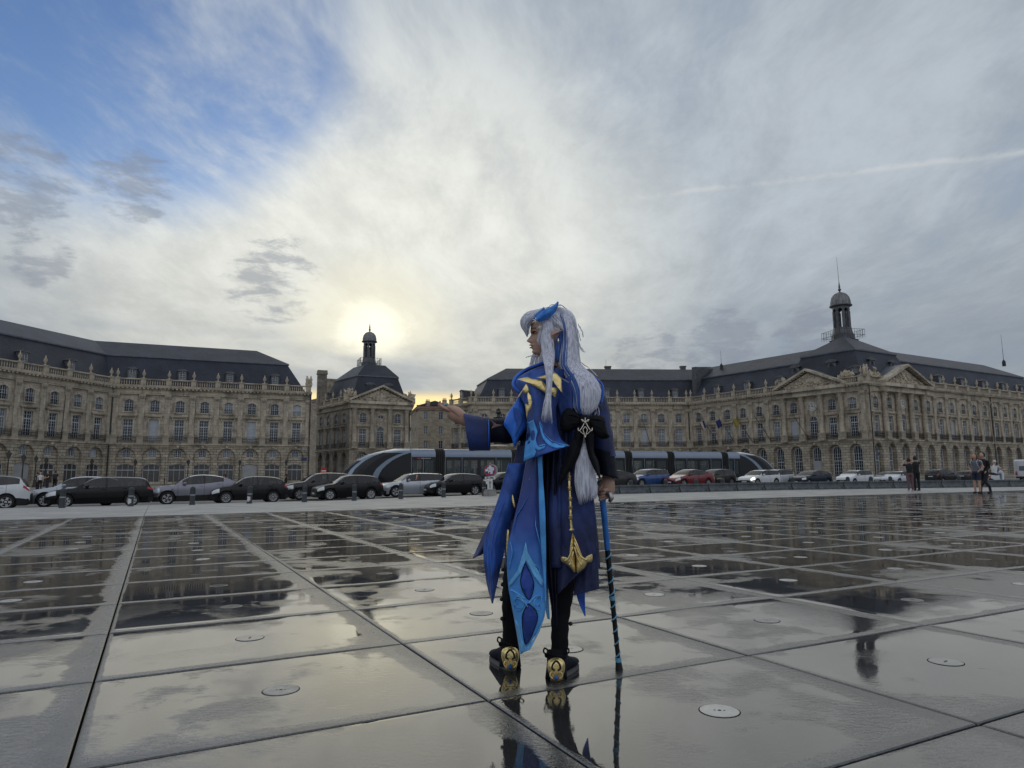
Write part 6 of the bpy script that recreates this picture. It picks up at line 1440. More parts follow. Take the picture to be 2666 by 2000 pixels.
# ---- body: head in profile, neck, torso, arms with hands, legs - one mesh
def body():
    mb = MB()
    # head: rows of (py, front px, back px, half width m), nose and lips as bumps on the mid line
    rows = [(666, 1176, 1206, .028), (670, 1164, 1219, .050), (677, 1155, 1229, .064), (686, 1150, 1235, .073), (696, 1147.5, 1237, .077), (705, 1146.2, 1237, .078), (712, 1145.4, 1236, .077), (717, 1145.0, 1234, .076), (722, 1147.2, 1232, .075), (727, 1147.6, 1229, .074), (732, 1147.6, 1226, .072), (737, 1148.0, 1222, .070), (741, 1148.2, 1219, .068), (745, 1147.6, 1216, .065), (748.5, 1148.2, 1213, .062), (752, 1148.4, 1210, .058), (756, 1150.2, 1207, .053), (760, 1149.4, 1204, .046), (763.5, 1151.5, 1201, .038), (766.5, 1157, 1198, .030), (769, 1168, 1196, .022)]
    rows = [tuple(q) for q in cr5(rows, 3)]
    nose = [(716, 0), (720, .2), (724, 1.2), (728, 4.0), (732, 7.4), (735, 10.2), (737, 10.6), (739, 8.4), (741.2, 3.2), (743, 1.0), (746, 0)]
    lips = [(741, 0), (744.5, 3.4), (746.5, 3.2), (748.3, 1.2), (750, 2.2), (752, 2.4), (754.5, .4), (756, 0)]; chin = [(755, 0), (759, 1.8), (762, 1.2), (766, 0)]
    rings = []
    for py, xf, xb, w in rows:
        ring = []; xc = xf + (xb - xf) * .56
        for j in range(56):
            a = 2 * math.pi * j / 56; c, s = math.cos(a), math.sin(a)
            if c < 0: px = xc + (xc - xf) * c * (1 - .05 * s * s); lat = w * math.copysign(abs(s) ** .88, s)
            else: px = xc + (xb - xc) * c; lat = w * s
            if c < 0:
                px -= interp(nose, py) * math.exp(-(lat / (.0085 + .009 * max(0, min(1, (py - 722) / 15)))) ** 2) + interp(lips, py) * .72 * math.exp(-(lat / .019) ** 2) + interp(chin, py) * .6 * math.exp(-(lat / .018) ** 2)
                ew = math.exp(-((abs(lat) - .034) / .014) ** 2 - ((py - 718.5) / 4.6) ** 2); px += 3.0 * ew           # eye socket
                px -= 1.6 * math.exp(-((abs(lat) - .040) / .016) ** 2 - ((py - 733) / 6) ** 2)                        # cheek
            ring.append(hp(px, py, -lat))
        rings.append(ring)
    mb.rings(rings)
    def T(pts, r, n=10): mb.tube([hp(*p) for p in pts], r, n)
    T([(1186, 757, 0), (1192, 780, .0), (1202, 806, -.005)], [.052, .052, .075], 14)
    T([(1206, 800, 0), (1208, 830, 0), (1208, 900, 0), (1205, 980, 0), (1203, 1040, 0)], [.07, .11, .10, .10, .12], 16)
    T([(1165, 1040, 0), (1125, 1180, .01), (1105, 1300, .05), (1102, 1400, .095)], [.07, .05, .034, .026]); T([(1235, 1040, 0), (1228, 1180, 0), (1214, 1310, -.02), (1208, 1425, -.05)], [.07, .05, .034, .026])
    # held-out arm and open hand
    T([(1140, 842, 0), (1110, 920, -.02), (1050, 935, -.08), (1012, 912, -.10)], [.036, .036, .034, .025]); T([(1014, 912, -.10), (1003, 907, -.10), (993, 900, -.10), (982, 893.5, -.10), (972, 888, -.10)], [.026, .027, .033, .036, .030], 12)
    for dy, a, b, c, r in ((-.128, (972, 886), (958, 880), (949, 874.5), .0082), (-.112, (970, 887), (955, 881), (946.5, 873), .0088), (-.096, (970, 888), (956, 880), (950, 869.5), .0085), (-.080, (972, 888), (961, 878), (957, 867), .0075)):
        T([(978, 890, lerp(dy, -.10, .3)), (*a, dy), (*b, dy), ((b[0] + c[0]) / 2, (b[1] + c[1]) / 2 + .8, dy), (*c, dy)], [r * 1.15, r * 1.1, r, r * .9, r * .6], 8)
    T([(992, 896, -.122), (982, 886, -.135), (972, 880, -.132), (965, 876.5, -.122), (960, 876, -.115)], [.016, .013, .0105, .009, .006], 8)
    # lowered arm, fist on the cane
    T([(1284, 850, 0), (1299, 920, -.01), (1312, 990, -.02), (1313, 1035, -.03)], [.03, .034, .034, .027]); T([(1313, 1030, -.03), (1312, 1043, -.03), (1310, 1056, -.03), (1308, 1066, -.03)], [.027, .034, .040, .034], 12)
    for k in range(4):
        y = 1058 + k * 5.4; d = -.075 + k * .006; T([(1313, y - 3, -.055), (1304, y + 1, d), (1297, y + 4, -.06), (1296, y + 5, -.038), (1301, y + 5, -.020)], [.011, .0105, .010, .009, .007], 8)
    T([(1303, 1048, -.045), (1296, 1057, -.05), (1294, 1068, -.045), (1297, 1076, -.04)], [.014, .012, .010, .007], 8)
    # pointed ear
    mb.rings([[hp(px + ox, py + oy, d) for ox, oy, d in ((0, -h, -.118), (0, 0, -.128 - b), (0, h, -.118), (0, 0, -.108))] for px, py, h, b in ((1190, 725, 7.5, .0), (1194, 722.5, 8.4, .004), (1199, 720, 6.4, .007), (1205, 717.5, 4.0, .008), (1211, 714.6, 1.6, .008), (1215, 713, .2, .008))])
    o = mb.build('body', M_SKINH, HERO, smooth=55)
    e = MB(); e.lathe([(.001, -.011), (.0075, -.007), (.0105, 0), (.0075, .007), (.001, .011)], 12, tuple(hp(1155.5, 718.6, -.028))); e.build('eye', mat('eye_white', (.6, .58, .55), .2, var=0), o, smooth=True)
    e = MB(); e.lathe([(.001, -.005), (.005, 0), (.001, .005)], 10, tuple(hp(1152.2, 718.6, -.036))); e.build('iris', mat('iris', (.02, .025, .04), .15, var=0), o, smooth=True)
    e = MB(); e.tube([hp(1148.6, 718.6, -.026), hp(1151.5, 715.8, -.041), hp(1156, 715.6, -.048), hp(1160.5, 718.2, -.055)], [.0012, .0022, .0026, .001], 5); e.tube([hp(1150, 720.6, -.033), hp(1155, 721.4, -.046), hp(1160.5, 718.6, -.055)], [.0008, .0012, .0008], 5); e.build('eyelashes', M_HAIRD, o)
    e = MB(); e.tube([hp(1146.4, 710.6, -.018), hp(1150, 708.6, -.036), hp(1156, 708.2, -.052), hp(1162, 710, -.062)], [.0016, .003, .0026, .0008], 5, flat=.6); e.build('eyebrow', mat('brow', (.14, .12, .12), .7), o)
    e = MB(); e.tube([hp(1143.6, 745.2, 0), hp(1146.4, 745.6, -.014), hp(1151.5, 746.6, -.030)], [.0034, .003, .001], 6, flat=.7); e.tube([hp(1144.4, 751, 0), hp(1147, 750.6, -.013), hp(1151.5, 747.4, -.029)], [.0038, .0034, .001], 6, flat=.7); e.build('lips', mat('lips', (.34, .12, .11), .45, var=.05), o, smooth=True)
    nl = MB()
    for dy, a in ((-.128, (949.6, 873.2)), (-.112, (947.2, 871.8)), (-.096, (950.2, 868)), (-.080, (957, 865.4))): nl.lathe([(.001, -.004), (.0035, -.002), (.004, .002), (.001, .006)], 8, tuple(hp(*a, dy)))
    nl.build('nails', mat('nail_varnish', (.28, .20, .20), .25, var=0), o, smooth=True)
    r_ = MB(); r_.lathe([(.009, -.006), (.012, -.002), (.010, .003), (.004, .007)], 8, tuple(hp(964.5, 873.4, -.125))); tag(r_.build('ring', mat('ring_turquoise', (.12, .33, .36), .2, .3, var=0), HERO, smooth=40))
body()

# ---- hair: locks of fine strands
rh = random.Random(17)
def strands(path_l, path_r, n, r0, dy0, dyb, jit=1.0, start=None, seg=9, endvar=.0, tvar=0.0, mesh=None, bias=None, taper=.25):
    "n strands spread between two edge chains; dy0 base depth, dyb bulge towards the viewer in the middle"
    Lc, Rc = cr(path_l, 10), cr(path_r, 10); m = mesh or MB()
    def at(c, t): i = t * (len(c) - 1); k = min(int(i), len(c) - 2); return c[k].lerp(c[k + 1], i - k)
    for s in range(n):
        u = rh.random() if bias is None else rh.uniform(*bias); lay = rh.random(); ph, am = rh.uniform(0, 6.28), rh.uniform(.3, 1.3) * jit; te = 1 - rh.random() * endvar; pts = []; rad = []
        for k in range(seg + 1):
            t = te * k / seg; a, b = at(Lc, t), at(Rc, t); w = (b - a).length; uu = max(-.02, min(1.02, u + tvar * math.sin(ph + 4 * t))); q = a.lerp(b, uu); q = q + Vector((math.sin(ph + t * 7) * am * min(1, w / 25), 0))
            bul = math.sqrt(max(0, 1 - (2 * uu - 1) ** 2)); pts.append(hp(q.x, q.y, dy0(t) - dyb(t) * bul * (.82 + .22 * lay))); rad.append(r0 * (.6 + .7 * lay) * (1 if k < seg - 2 else (1 - (1 - taper) * (k - seg + 2) / 2)))
        m.tube(pts, rad, 5, flat=.7)
    return m
def const(v): return lambda t: v
def ramp_(*tab): return lambda t: interp(tab, t)
H_ = MB(); B_ = MB()
# cap over the skull
cap = MB(); cr_rows = [(663, 1182, 1208, .030), (666, 1166, 1220, .058), (672, 1157, 1232, .078), (682, 1153, 1240, .090), (694, 1160, 1244, .096), (706, 1170, 1246, .097), (720, 1178, 1247, .095), (740, 1188, 1247, .088), (765, 1196, 1246, .075), (790, 1204, 1246, .06)]
cap.rings([[hp((xf + xb) / 2 + (xb - xf) / 2 * math.cos(2 * math.pi * j / 32), py, -w * math.sin(2 * math.pi * j / 32)) for j in range(32)] for py, xf, xb, w in [tuple(q) for q in cr5(cr_rows, 3)]]); H_.add(cap.v, cap.f)
# long back mass down to the bow
backL = [(1186, 667), (1202, 676), (1211, 700), (1212, 740), (1207, 786), (1220, 812), (1231, 843), (1237, 877), (1256, 902)]; backR = [(1206, 663), (1226, 672), (1241, 698), (1248, 740), (1252, 786), (1279, 810), (1297, 843), (1288, 880), (1264, 902)]
bd0, bdb = ramp_((0, 0), (.2, -.02), (.45, -.06), (.7, -.14), (1, -.17)), ramp_((0, .03), (.2, .085), (.45, .08), (.7, .075), (.9, .06), (1, .02))
core = MB(); Lc, Rc = cr(backL, 6), cr(backR, 6)
core.rings([[hp((a.x + b.x) / 2 + (b.x - a.x) / 2 * .93 * math.cos(2 * math.pi * j / 20), lerp(a.y, b.y, .5 + .5 * math.cos(2 * math.pi * j / 20)), bd0(i / (len(Lc) - 1)) + .02 - (bdb(i / (len(Lc) - 1)) * .84 + .015) * math.sin(2 * math.pi * j / 20)) for j in range(20)] for i, (a, b) in enumerate(zip(Lc, Rc)) if i > 6]); H_.add(core.v, core.f)
strands(backL, backR, 900, .0019, bd0, bdb, 1.3, seg=16, tvar=.02, mesh=H_)
strands(backL, backR, 70, .0019, bd0, lambda t: bdb(t) + .003, 1.4, seg=16, tvar=.03, mesh=B_, bias=(.08, .32)); strands(backL, backR, 9, .0024, bd0, lambda t: bdb(t) + .004, 1.4, seg=16, mesh=B_, bias=(.40, .52), endvar=.5)
# loose ends and fly-aways
for pts in ([(1244, 712), (1252, 745), (1256, 757), (1264, 760)], [(1238, 690), (1250, 720), (1254, 736)], [(1250, 780), (1272, 796), (1290, 812)], [(1180, 666), (1192, 658), (1206, 660)], [(1195, 664), (1210, 659), (1224, 668)], [(1250, 742), (1256, 752), (1260, 758)], [(1288, 870), (1294, 892), (1290, 908)], [(1262, 800), (1284, 815), (1300, 838)], [(1160, 768), (1145, 769), (1135, 772)], [(1292, 862), (1286, 893), (1277, 905)], [(1248, 700), (1257, 716), (1259, 728)]):
    for q in range(2): H_.tube([hp(p.x + rh.uniform(-1, 1), p.y + rh.uniform(-1, 1), -.10) for p in cr(pts, 5)], [.0016] * (5 * (len(pts) - 1)) + [.0004], 4)
for k in range(60):
    t_ = rh.random(); a_ = cr(backR, 10)[int(t_ * 78)]; H_.tube([hp(a_.x - 3, a_.y, -.09), hp(a_.x + rh.uniform(-1, 4), a_.y + rh.uniform(4, 14), -.09), hp(a_.x + rh.uniform(-3, 7), a_.y + rh.uniform(15, 34), -.09)], [.0008, .0007, .0002], 3)
# side lock in front of the ear, falling over the cape
sideL = [(1158, 684), (1171, 700), (1169, 734), (1172, 762), (1177, 790), (1181, 838), (1174, 875), (1167, 912)]; sideR = [(1186, 672), (1197, 694), (1193, 730), (1196, 762), (1194, 790), (1191, 838), (1190, 875), (1196, 918)]
sd0, sdb = ramp_((0, -.05), (.2, -.085), (.45, -.12), (.58, -.215), (.8, -.26), (1, -.285)), ramp_((0, .03), (.3, .03), (1, .015))
strands(sideL, sideR, 260, .0018, sd0, sdb, 1.6, seg=14, endvar=.30, tvar=.06, mesh=H_)
strands([(1178, 690), (1184, 700), (1200, 704), (1213, 716)], [(1200, 678), (1212, 690), (1222, 704), (1228, 724)], 40, .0028, const(-.085), const(.02), 1.0, mesh=H_, endvar=.3)
strands([(1166, 690), (1164, 715), (1160, 735), (1163, 742)], [(1176, 690), (1177, 720), (1172, 742), (1170, 752)], 36, .0026, const(-.075), const(.012), 1.0, mesh=H_, endvar=.3)
# locks crossing the collar and hair on the far side of the neck
strands([(1168, 752), (1166, 772), (1158, 788), (1138, 800)], [(1182, 750), (1182, 775), (1176, 795), (1160, 806)], 40, .0022, const(-.03), const(.02), 2.0, mesh=H_, endvar=.4)
strands([(1152, 762), (1147, 775), (1143, 792), (1145, 806)], [(1186, 760), (1184, 778), (1182, 795), (1180, 808)], 70, .0030, const(.075), const(.03), 1.2, mesh=H_, endvar=.2)
# fringe swept forward over the brow
frL = [(1186, 666), (1160, 669), (1138, 675), (1126, 688), (1125, 702), (1132, 716), (1137, 727)]; frR = [(1196, 672), (1174, 680), (1158, 690), (1147, 700), (1143, 709), (1141, 718), (1139, 728)]
strands(frL, frR, 200, .0021, ramp_((0, -.01), (1, .0)), ramp_((0, .045), (.5, .05), (1, .02)), 1.0, seg=12, endvar=.22, mesh=H_); strands(frL, frR, 60, .0030, ramp_((0, .03), (1, .03)), ramp_((0, -.03), (.5, -.03), (1, 0)), 1.0, seg=12, endvar=.2, mesh=H_)
strands([(1195, 666), (1180, 671), (1166, 679), (1160, 692)], [(1210, 664), (1208, 674), (1200, 684), (1188, 694)], 60, .0030, const(-.055), const(.03), 1.0, mesh=H_, endvar=.2)
strands([(1205, 730), (1198, 750), (1194, 768), (1199, 776)], [(1214, 700), (1216, 740), (1208, 770), (1208, 784)], 46, .0030, const(-.085), const(.012), 1.0, mesh=B_, endvar=.2)
# tail below the bow
tlL = [(1262, 930), (1256, 958), (1246, 990), (1241, 1025), (1244, 1060), (1252, 1092)]; tlR = [(1267, 930), (1271, 958), (1279, 990), (1284, 1025), (1290, 1055), (1288, 1078)]
strands(tlL, tlR, 330, .0019, ramp_((0, -.16), (.3, -.20), (1, -.225)), ramp_((0, .01), (.4, .035), (1, .02)), 1.6, seg=12, endvar=.22, tvar=.03, mesh=H_)
hair = H_.build('hair', M_HAIR, HERO, smooth=True); B_.build('hair_streak', M_STRK, HERO, smooth=True)

# ---- coat: torso, skirt, tails
loft('coat', smooth_secs([(1178, 1232, 797, .070, 0), (1150, 1262, 808, .095, 0), (1124, 1292, 830, .120, 0), (1120, 1299, 870, .130, 0), (1130, 1294, 915, .125, 0), (1126, 1288, 950, .130, 0), (1112, 1284, 1000, .150, 0), (1102, 1278, 1060, .165, 0), (1094, 1283, 1120, .185, 0), (1094, 1288, 1175, .195, 0), (1096, 1291, 1226, .20, 0)], 4), F_NAVY, n=64, folds=13, famp=.16, th=.005)
sheet('coat_flap', [(1196, 985), (1192, 1080), (1196, 1180), (1200, 1288)], [(1272, 1060), (1280, 1120), (1285, 1200), (1247, 1240)], lambda u, t: -.165 - .03 * t - .02 * math.sin(u * 3.1), F_NAVY, wave=(.014, 1.6))
sheet('coat_flap', [(1236, 1120), (1238, 1180), (1243, 1235), (1238, 1286)], [(1279, 1090), (1286, 1150), (1291, 1210), (1293, 1272)], lambda u, t: -.150 - .03 * t - .03 * u * (1 - u), F_NAVY, wave=(.012, .8))
sheet('coat_pleat', [(1166, 930), (1165, 1030), (1166, 1130), (1180, 1240), (1198, 1358)], [(1206, 930), (1204, 1030), (1203, 1120), (1202, 1240), (1202, 1352)], lambda u, t: -.150 - .055 * t - .012 * math.cos(u * 14), F_INK, wave=(.006, 2))
sheet('coat_pleat', [(1196, 930), (1194, 1010), (1192, 1100), (1190, 1210)], [(1238, 930), (1240, 1010), (1242, 1100), (1240, 1215)], lambda u, t: -.158 - .03 * t - .014 * math.cos(u * 20), F_NAVY, wave=(.006, 2))
# side panels: the two pointed tails on the left
sheet('coat_tail', [(1118, 962), (1098, 1040), (1066, 1108), (1046, 1150), (1021, 1206)], [(1150, 965), (1135, 1050), (1108, 1110), (1075, 1160), (1042, 1196)], lambda u, t: -.10 + .02 * t - .03 * math.sin(3.1 * u), F_NAVY, wave=(.010, 1.0))
tl2 = lambda u, t: -.135 - .03 * math.sin(3.1 * u)
sheet('coat_tail', [(1098, 1000), (1078, 1070), (1062, 1118), (1046, 1170), (1045, 1210), (1052, 1262), (1062.5, 1303)], [(1140, 1000), (1122, 1060), (1108, 1110), (1098, 1150), (1091, 1180), (1078, 1240), (1064, 1303)], tl2, F_MID, wave=(.012, 1.2))
m_ = MB(); m_.tube([hp(p.x, p.y, -.172) for p in cr([(1082, 1085), (1064, 1130), (1055, 1170), (1053, 1210), (1057, 1260)], 6)], .0022, 4); m_.build('piping', F_BLUE, HERO)
m_ = MB(); m_.tube([hp(p.x, p.y, -.172) for p in cr([(1088, 1085), (1071, 1130), (1062, 1175), (1060, 1210), (1063, 1260)], 6)], .0018, 4); m_.build('piping', F_BLUE, HERO)
puffy('gold_trim', [(1107, 1068), (1113, 1092), (1110, 1096), (1105, 1080)], -.165, M_GOLD, .004)
puffy('gold_trim', [(1094, 1148), (1101, 1150), (1098, 1180), (1093, 1200)], -.135, M_GOLD, .004)
# the big patterned tail
tdy = lambda u, t: -.185 - .055 * t - .035 * math.sin(3.14 * u)
TL = [(1142, 960), (1130, 1030), (1118, 1090), (1106, 1138), (1096, 1181), (1095, 1225), (1099, 1275), (1110, 1332), (1124, 1412)]; TR = [(1172, 960), (1172, 1030), (1175, 1090), (1177, 1138), (1178, 1181), (1178, 1230), (1177, 1290), (1171, 1345), (1126, 1412)]
def gradient_print():
    m = bpy.data.materials.new('printed_tail'); m.use_nodes = True; N = NT(m.node_tree); b = N.n['Principled BSDF']; tc = N.new('ShaderNodeTexCoord').outputs['Object']; x, y, z = N.sep(tc)[:3]
    zz = N.m('ADD', z, N.m('MULTIPLY', N.m('SUBTRACT', N.noise(tc, 8, 3, .5), .5), .16)); cr_ = N.new('ShaderNodeValToRGB'); N.put(cr_.inputs[0], N.ramp(zz, .05, 1.05, smooth=False)); e = cr_.color_ramp.elements
    e[0].position = 0.0; e[0].color = (.10, .42, .85, 1); e[1].position = 1.0; e[1].color = (.02, .035, .13, 1)
    for p_, c_ in ((.30, (.07, .33, .78, 1)), (.52, (.035, .17, .55, 1)), (.62, (.02, .07, .34, 1)), (.80, (.02, .05, .24, 1))): q = e.new(p_); q.color = c_
    vo = N.new('ShaderNodeTexVoronoi'); N.put(vo.inputs['Vector'], tc); vo.inputs['Scale'].default_value = 24; c = N.mix(N.ramp(vo.outputs['Distance'], .03, .06, .6, 0), cr_.outputs[0], (.45, .7, .95)); N.put(b.inputs['Base Color'], c); b.inputs['Roughness'].default_value = .5; b.inputs['Sheen Weight'].default_value = .25
    bn = N.new('ShaderNodeBump'); bn.inputs['Strength'].default_value = .3; bn.inputs['Distance'].default_value = .01; N.put(bn.inputs['Height'], N.noise(N.xyz(x, y, N.m('MULTIPLY', z, .4)), 14, 4, .6, .5)); N.l.new(bn.outputs[0], b.inputs['Normal']); return m
F_TAIL = gradient_print(); TAIL = sheet('patterned_tail', TL, TR, tdy, F_TAIL, rows=44, cols=16, wave=(.006, 1.4), th=.004)
_tl, _tr = cr(TL, 10), cr(TR, 10)
def tail_dy(px, py, e=.010):
    t = min(max((py - 960) / 452.0, 0), 1); i = t * (len(_tl) - 1); xl = interp([(q.y, q.x) for q in _tl], py); xr = interp([(q.y, q.x) for q in _tr], py); u = min(max((px - xl) / max(xr - xl, 1), 0), 1); return tdy(u, t) - e
TBV = sheet_bvh(TAIL)
def tp(name, pts, m, **k): return print_(name, pts, lambda x, y: tail_dy(x, y), m, bvh=TBV, parent=TAIL, **k)
def c2(x, y): return (978.8 + x * .31, 995.4 + y * .31)
tp('print_border', [c2(*q) for q in ((432, 1102), (470, 1340), (535, 1315), (600, 1190), (632, 1090), (610, 1130), (560, 1240), (505, 1300), (478, 1240), (462, 1150))], F_SKY, smooth=False)
tp('print_lozenge', [c2(*q) for q in ((500, 710), (548, 810), (560, 850), (548, 905), (527, 965), (498, 915), (468, 850), (478, 800))], F_COB)
tp('print_lozenge', [c2(*q) for q in ((525, 990), (560, 1040), (588, 1090), (572, 1160), (508, 1278), (490, 1170), (480, 1090), (500, 1040))], F_COB)
tp('print_flourish', [c2(*q) for q in ((505, 565), (520, 640), (600, 780), (636, 850), (620, 880), (560, 800), (505, 690), (470, 780), (390, 880), (384, 850), (450, 760))], F_SKY, smooth=False)
for cx, cy, s in ((462, 1010, 1), (578, 990, -1)):
    pts = [(cx + s * (62 - 5.2 * k * .9) * math.cos(.5 + k * .42), cy + (70 - 5.6 * k * .9) * math.sin(.5 + k * .42 + 2.6)) for k in range(12)]
    m_ = MB(); m_.tube([on_cloth(TBV, *c2(*p), .006, -.23) for p in pts], [.0095 - .0006 * k for k in range(12)], 5, flat=.25, upv=(0, 1, 0)); m_.build('print_swirl', F_SKY, TAIL)
m_ = MB(); m_.tube([on_cloth(TBV, *c2(*p), .006, -.23) for p in ((575, 380), (572, 450), (590, 520), (612, 620))], [.001, .008, .008, .001], 5, flat=.25, upv=(0, 1, 0)); m_.build('print_swirl', F_SKY, TAIL)
m_ = MB(); m_.tube([on_cloth(TBV, *c2(*p), .006, -.23) for p in ((520, 250), (480, 320), (440, 380), (412, 500))], [.001, .006, .005, .001], 5, flat=.25, upv=(0, 1, 0)); m_.build('print_swirl', F_AZUR, TAIL)
for pts in (((500, 710), (560, 850), (527, 965), (468, 850), (500, 710)), ((525, 990), (588, 1090), (508, 1278), (480, 1090), (525, 990))):
    m_ = MB(); m_.tube([on_cloth(TBV, *c2(p.x, p.y), .0065, -.23) for p in cr(pts, 6)], .0022, 5); m_.build('print_outline', F_INK, TAIL)
for pts in (((430, 960), (450, 940), (480, 960), (490, 1000), (470, 1040), (440, 1040), (425, 1010), (445, 990)), ((600, 960), (590, 940), (565, 970), (562, 1010), (585, 1040), (605, 1030), (608, 1005), (592, 995)), ((565, 720), (590, 740), (600, 765), (585, 780), (570, 765), (578, 750)), ((398, 900), (420, 905), (500, 960), (420, 925)), ((395, 560), (410, 640), (386, 760))):
    m_ = MB(); k_ = cr(pts, 4); m_.tube([on_cloth(TBV, *c2(p.x, p.y), .006, -.23) for p in k_], [.001] + [.0055 - .003 * i / len(k_) for i in range(len(k_) - 2)] + [.0008], 5, flat=.3, upv=(0, 1, 0)); m_.build('print_swirl', F_SKY, TAIL)
# bright edge strip and the small tails behind
sheet('edge_strip', [(1160, 985), (1163, 1040), (1164, 1100), (1168, 1180), (1174, 1250), (1177, 1300)], [(1170, 985), (1173, 1040), (1177, 1100), (1179, 1180), (1179, 1250), (1179, 1300)], lambda u, t: -.225 - .02 * t, F_AZUR, cols=4, wr=.002)
sheet('coat_tail', [(1166, 1230), (1170, 1280), (1182, 1336)], [(1182, 1230), (1184, 1280), (1187, 1338)], const2 if False else (lambda u, t: -.15 - .03 * t), F_SKY, cols=6, rows=12)
sheet('coat_tail', [(1244, 1255), (1246, 1290), (1262, 1330)], [(1264, 1255), (1263, 1290), (1264.5, 1331)], lambda u, t: -.05, F_BLUE, cols=6, rows=12)

# ---- left and right sleeves
def limb(name, secs, m, th=None, n=18, cap=False):
    "secs: (px, py, dy, half height px across, half depth m, tilt in degrees)"
    mb = MB(); rings = []
    for px, py, dy, hh, hd, tl in secs:
        c, s = math.cos(R(tl)), math.sin(R(tl)); rings.append([hp(px + hh * math.cos(a) * s + wrinkle(px * 2.5, py + hh * math.cos(a), 1.6, 3), py + hh * math.cos(a) * c, dy - hd * math.sin(a) + wrinkle(px * 2.2, py + 30 * math.cos(a), .006, 5)) for a in [2 * math.pi * j / n for j in range(n)]])
    mb.rings(rings, cap=cap); o = mb.build(name, m, HERO, smooth=True)
    if th: solid(o, th)
    return o
limb('sleeve', [tuple(q) for q in cr5([(1150, 858, 0, 24, .07, 40), (1128, 905, -.02, 36, .075, 25), (1100, 928, -.05, 30, .07, 5), (1072, 930, -.08, 26, .062, 2), (1048, 930, -.095, 27, .062, 2)], 4)], F_INK)
limb('cuff', [tuple(q) for q in cr5([(1056, 937, -.095, 35, .070, 3), (1048, 937, -.10, 35, .072, 5), (1030, 935, -.10, 37, .075, 6), (1010, 933, -.10, 40, .078, 8), (1006, 932, -.10, 40, .078, 9)], 3)], F_NAVY, .006)
m_ = MB(); m_.tube([hp(1054 + 1.5 * math.sin(k * .4), 903 + 34 * (1 - math.cos(k * math.pi / 10)), -.10 - .074 * math.sin(k * math.pi / 10)) for k in range(11)], .0022, 5); m_.build('piping', F_BLUE, HERO)
puffy('cuff_emblem', [(1058, 906), (1072, 916), (1086, 918), (1072, 922), (1060, 926), (1066, 916)], -.165, mat('copper_print', (.16, .09, .09), .5), .002, smooth=False)
limb('sleeve', [tuple(q) for q in cr5([(1284, 838, 0, 22, .075, 60), (1292, 870, -.01, 20, .075, 85), (1298, 915, -.02, 21, .075, 88), (1303, 950, -.03, 22, .075, 88), (1308, 985, -.035, 21, .07, 88)], 4)], F_NAVY)
limb('cuff', [tuple(q) for q in cr5([(1304, 972, -.035, 20, .073, 80), (1307, 990, -.035, 20, .073, 80), (1311, 1012, -.035, 20, .075, 78), (1314, 1029, -.035, 21, .077, 76)], 3)], F_INK, .006)
m_ = MB(); m_.tube([hp(p.x, p.y, -.03) for p in cr([(1299, 838), (1304, 870), (1313, 915), (1318, 950), (1322, 990), (1333, 1026)], 6)], .0035, 5); m_.build('piping', F_BLUE, HERO)

# ---- capelet with collar roll, printed panels and gold work
capd = lambda x, y: -.155 - .045 * math.sin(max(0, min(1, (x - 1105) / 120)) * 3.14) - .02 * max(0, (y - 900) / 90)
def csheet(name, l, r, m, e=0.0, **k): return sheet(name, l, r, lambda u, t: 0, m, **k)
CAPE = sheet('capelet', [(1172, 790), (1140, 803), (1114, 822), (1120, 850), (1132, 872), (1138, 905), (1137, 945), (1131, 996)], [(1228, 800), (1226, 830), (1216, 850), (1202, 875), (1201, 905), (1204, 930), (1212, 950), (1229, 962)], lambda u, t: -.115 - .05 * math.sin(3.14 * min(1, u * 1.0)) - .135 * t, F_MID, rows=44, cols=26, wave=(.006, 1.5))
CAP_DY = lambda x, y: -.185 - .035 * max(0, min(1, (y - 800) / 190)) - (.012 if y > 880 else 0)
sheet('capelet', [(1200, 830), (1204, 870), (1212, 900), (1222, 925)], [(1240, 806), (1238, 850), (1236, 890), (1232, 920)], lambda u, t: -.165 - .03 * u, F_MID, rows=14, cols=8)
sheet('collar', [(1182, 784), (1150, 794), (1122, 808), (1112, 826), (1122, 846)], [(1204, 792), (1180, 806), (1160, 815), (1140, 824), (1130, 842)], lambda u, t: -.09 - .06 * t - .03 * u, F_INK, rows=16, cols=8)
m_ = MB(); m_.tube([hp(p.x, p.y, d) for p, d in zip(cr([(1184, 782), (1160, 789), (1135, 799), (1116, 813), (1109, 826), (1112, 838), (1124, 848)], 6), [-.07 - .10 * k / 36 for k in range(37)])], [.004] + [.0085] * 35 + [.003], 8); m_.build('collar_roll', F_BLUE, HERO, smooth=True)
m_ = MB(); m_.tube([hp(p.x, p.y, -.10) for p in cr([(1282, 815), (1298, 828), (1302, 845), (1298, 870)], 6)], .006, 6); m_.build('collar_roll', F_BLUE, HERO, smooth=True)
m_ = MB(); m_.tube([hp(p.x, p.y, -.20) for p in cr([(1192, 798), (1205, 812), (1228, 826)], 5)], .0022, 5); m_.build('piping', mat('pale_piping', (.35, .33, .35), .6), HERO)
CBV = sheet_bvh(CAPE)
def c1(x, y): return (929 + x * .26, 630.4 + y * .26)
for nm, pts, m, sm in (('print_vine', ((800, 1090), (860, 1060), (870, 1100), (890, 1160), (880, 1230), (900, 1275), (940, 1265), (962, 1268), (945, 1300), (900, 1318), (868, 1300), (880, 1330), (860, 1370), (775, 1408), (790, 1250), (830, 1200), (830, 1150)), F_AZUR, False),
                       ('print_sweep', ((905, 1085), (925, 1100), (940, 1160), (980, 1210), (1040, 1250), (1155, 1275), (1100, 1292), (1020, 1292), (960, 1250), (925, 1190)), F_AZUR, True)):
    print_(nm, [c1(*q) for q in pts], lambda x, y: CAP_DY(x, y) - .022, m, smooth=sm, bvh=CBV, parent=CAPE)
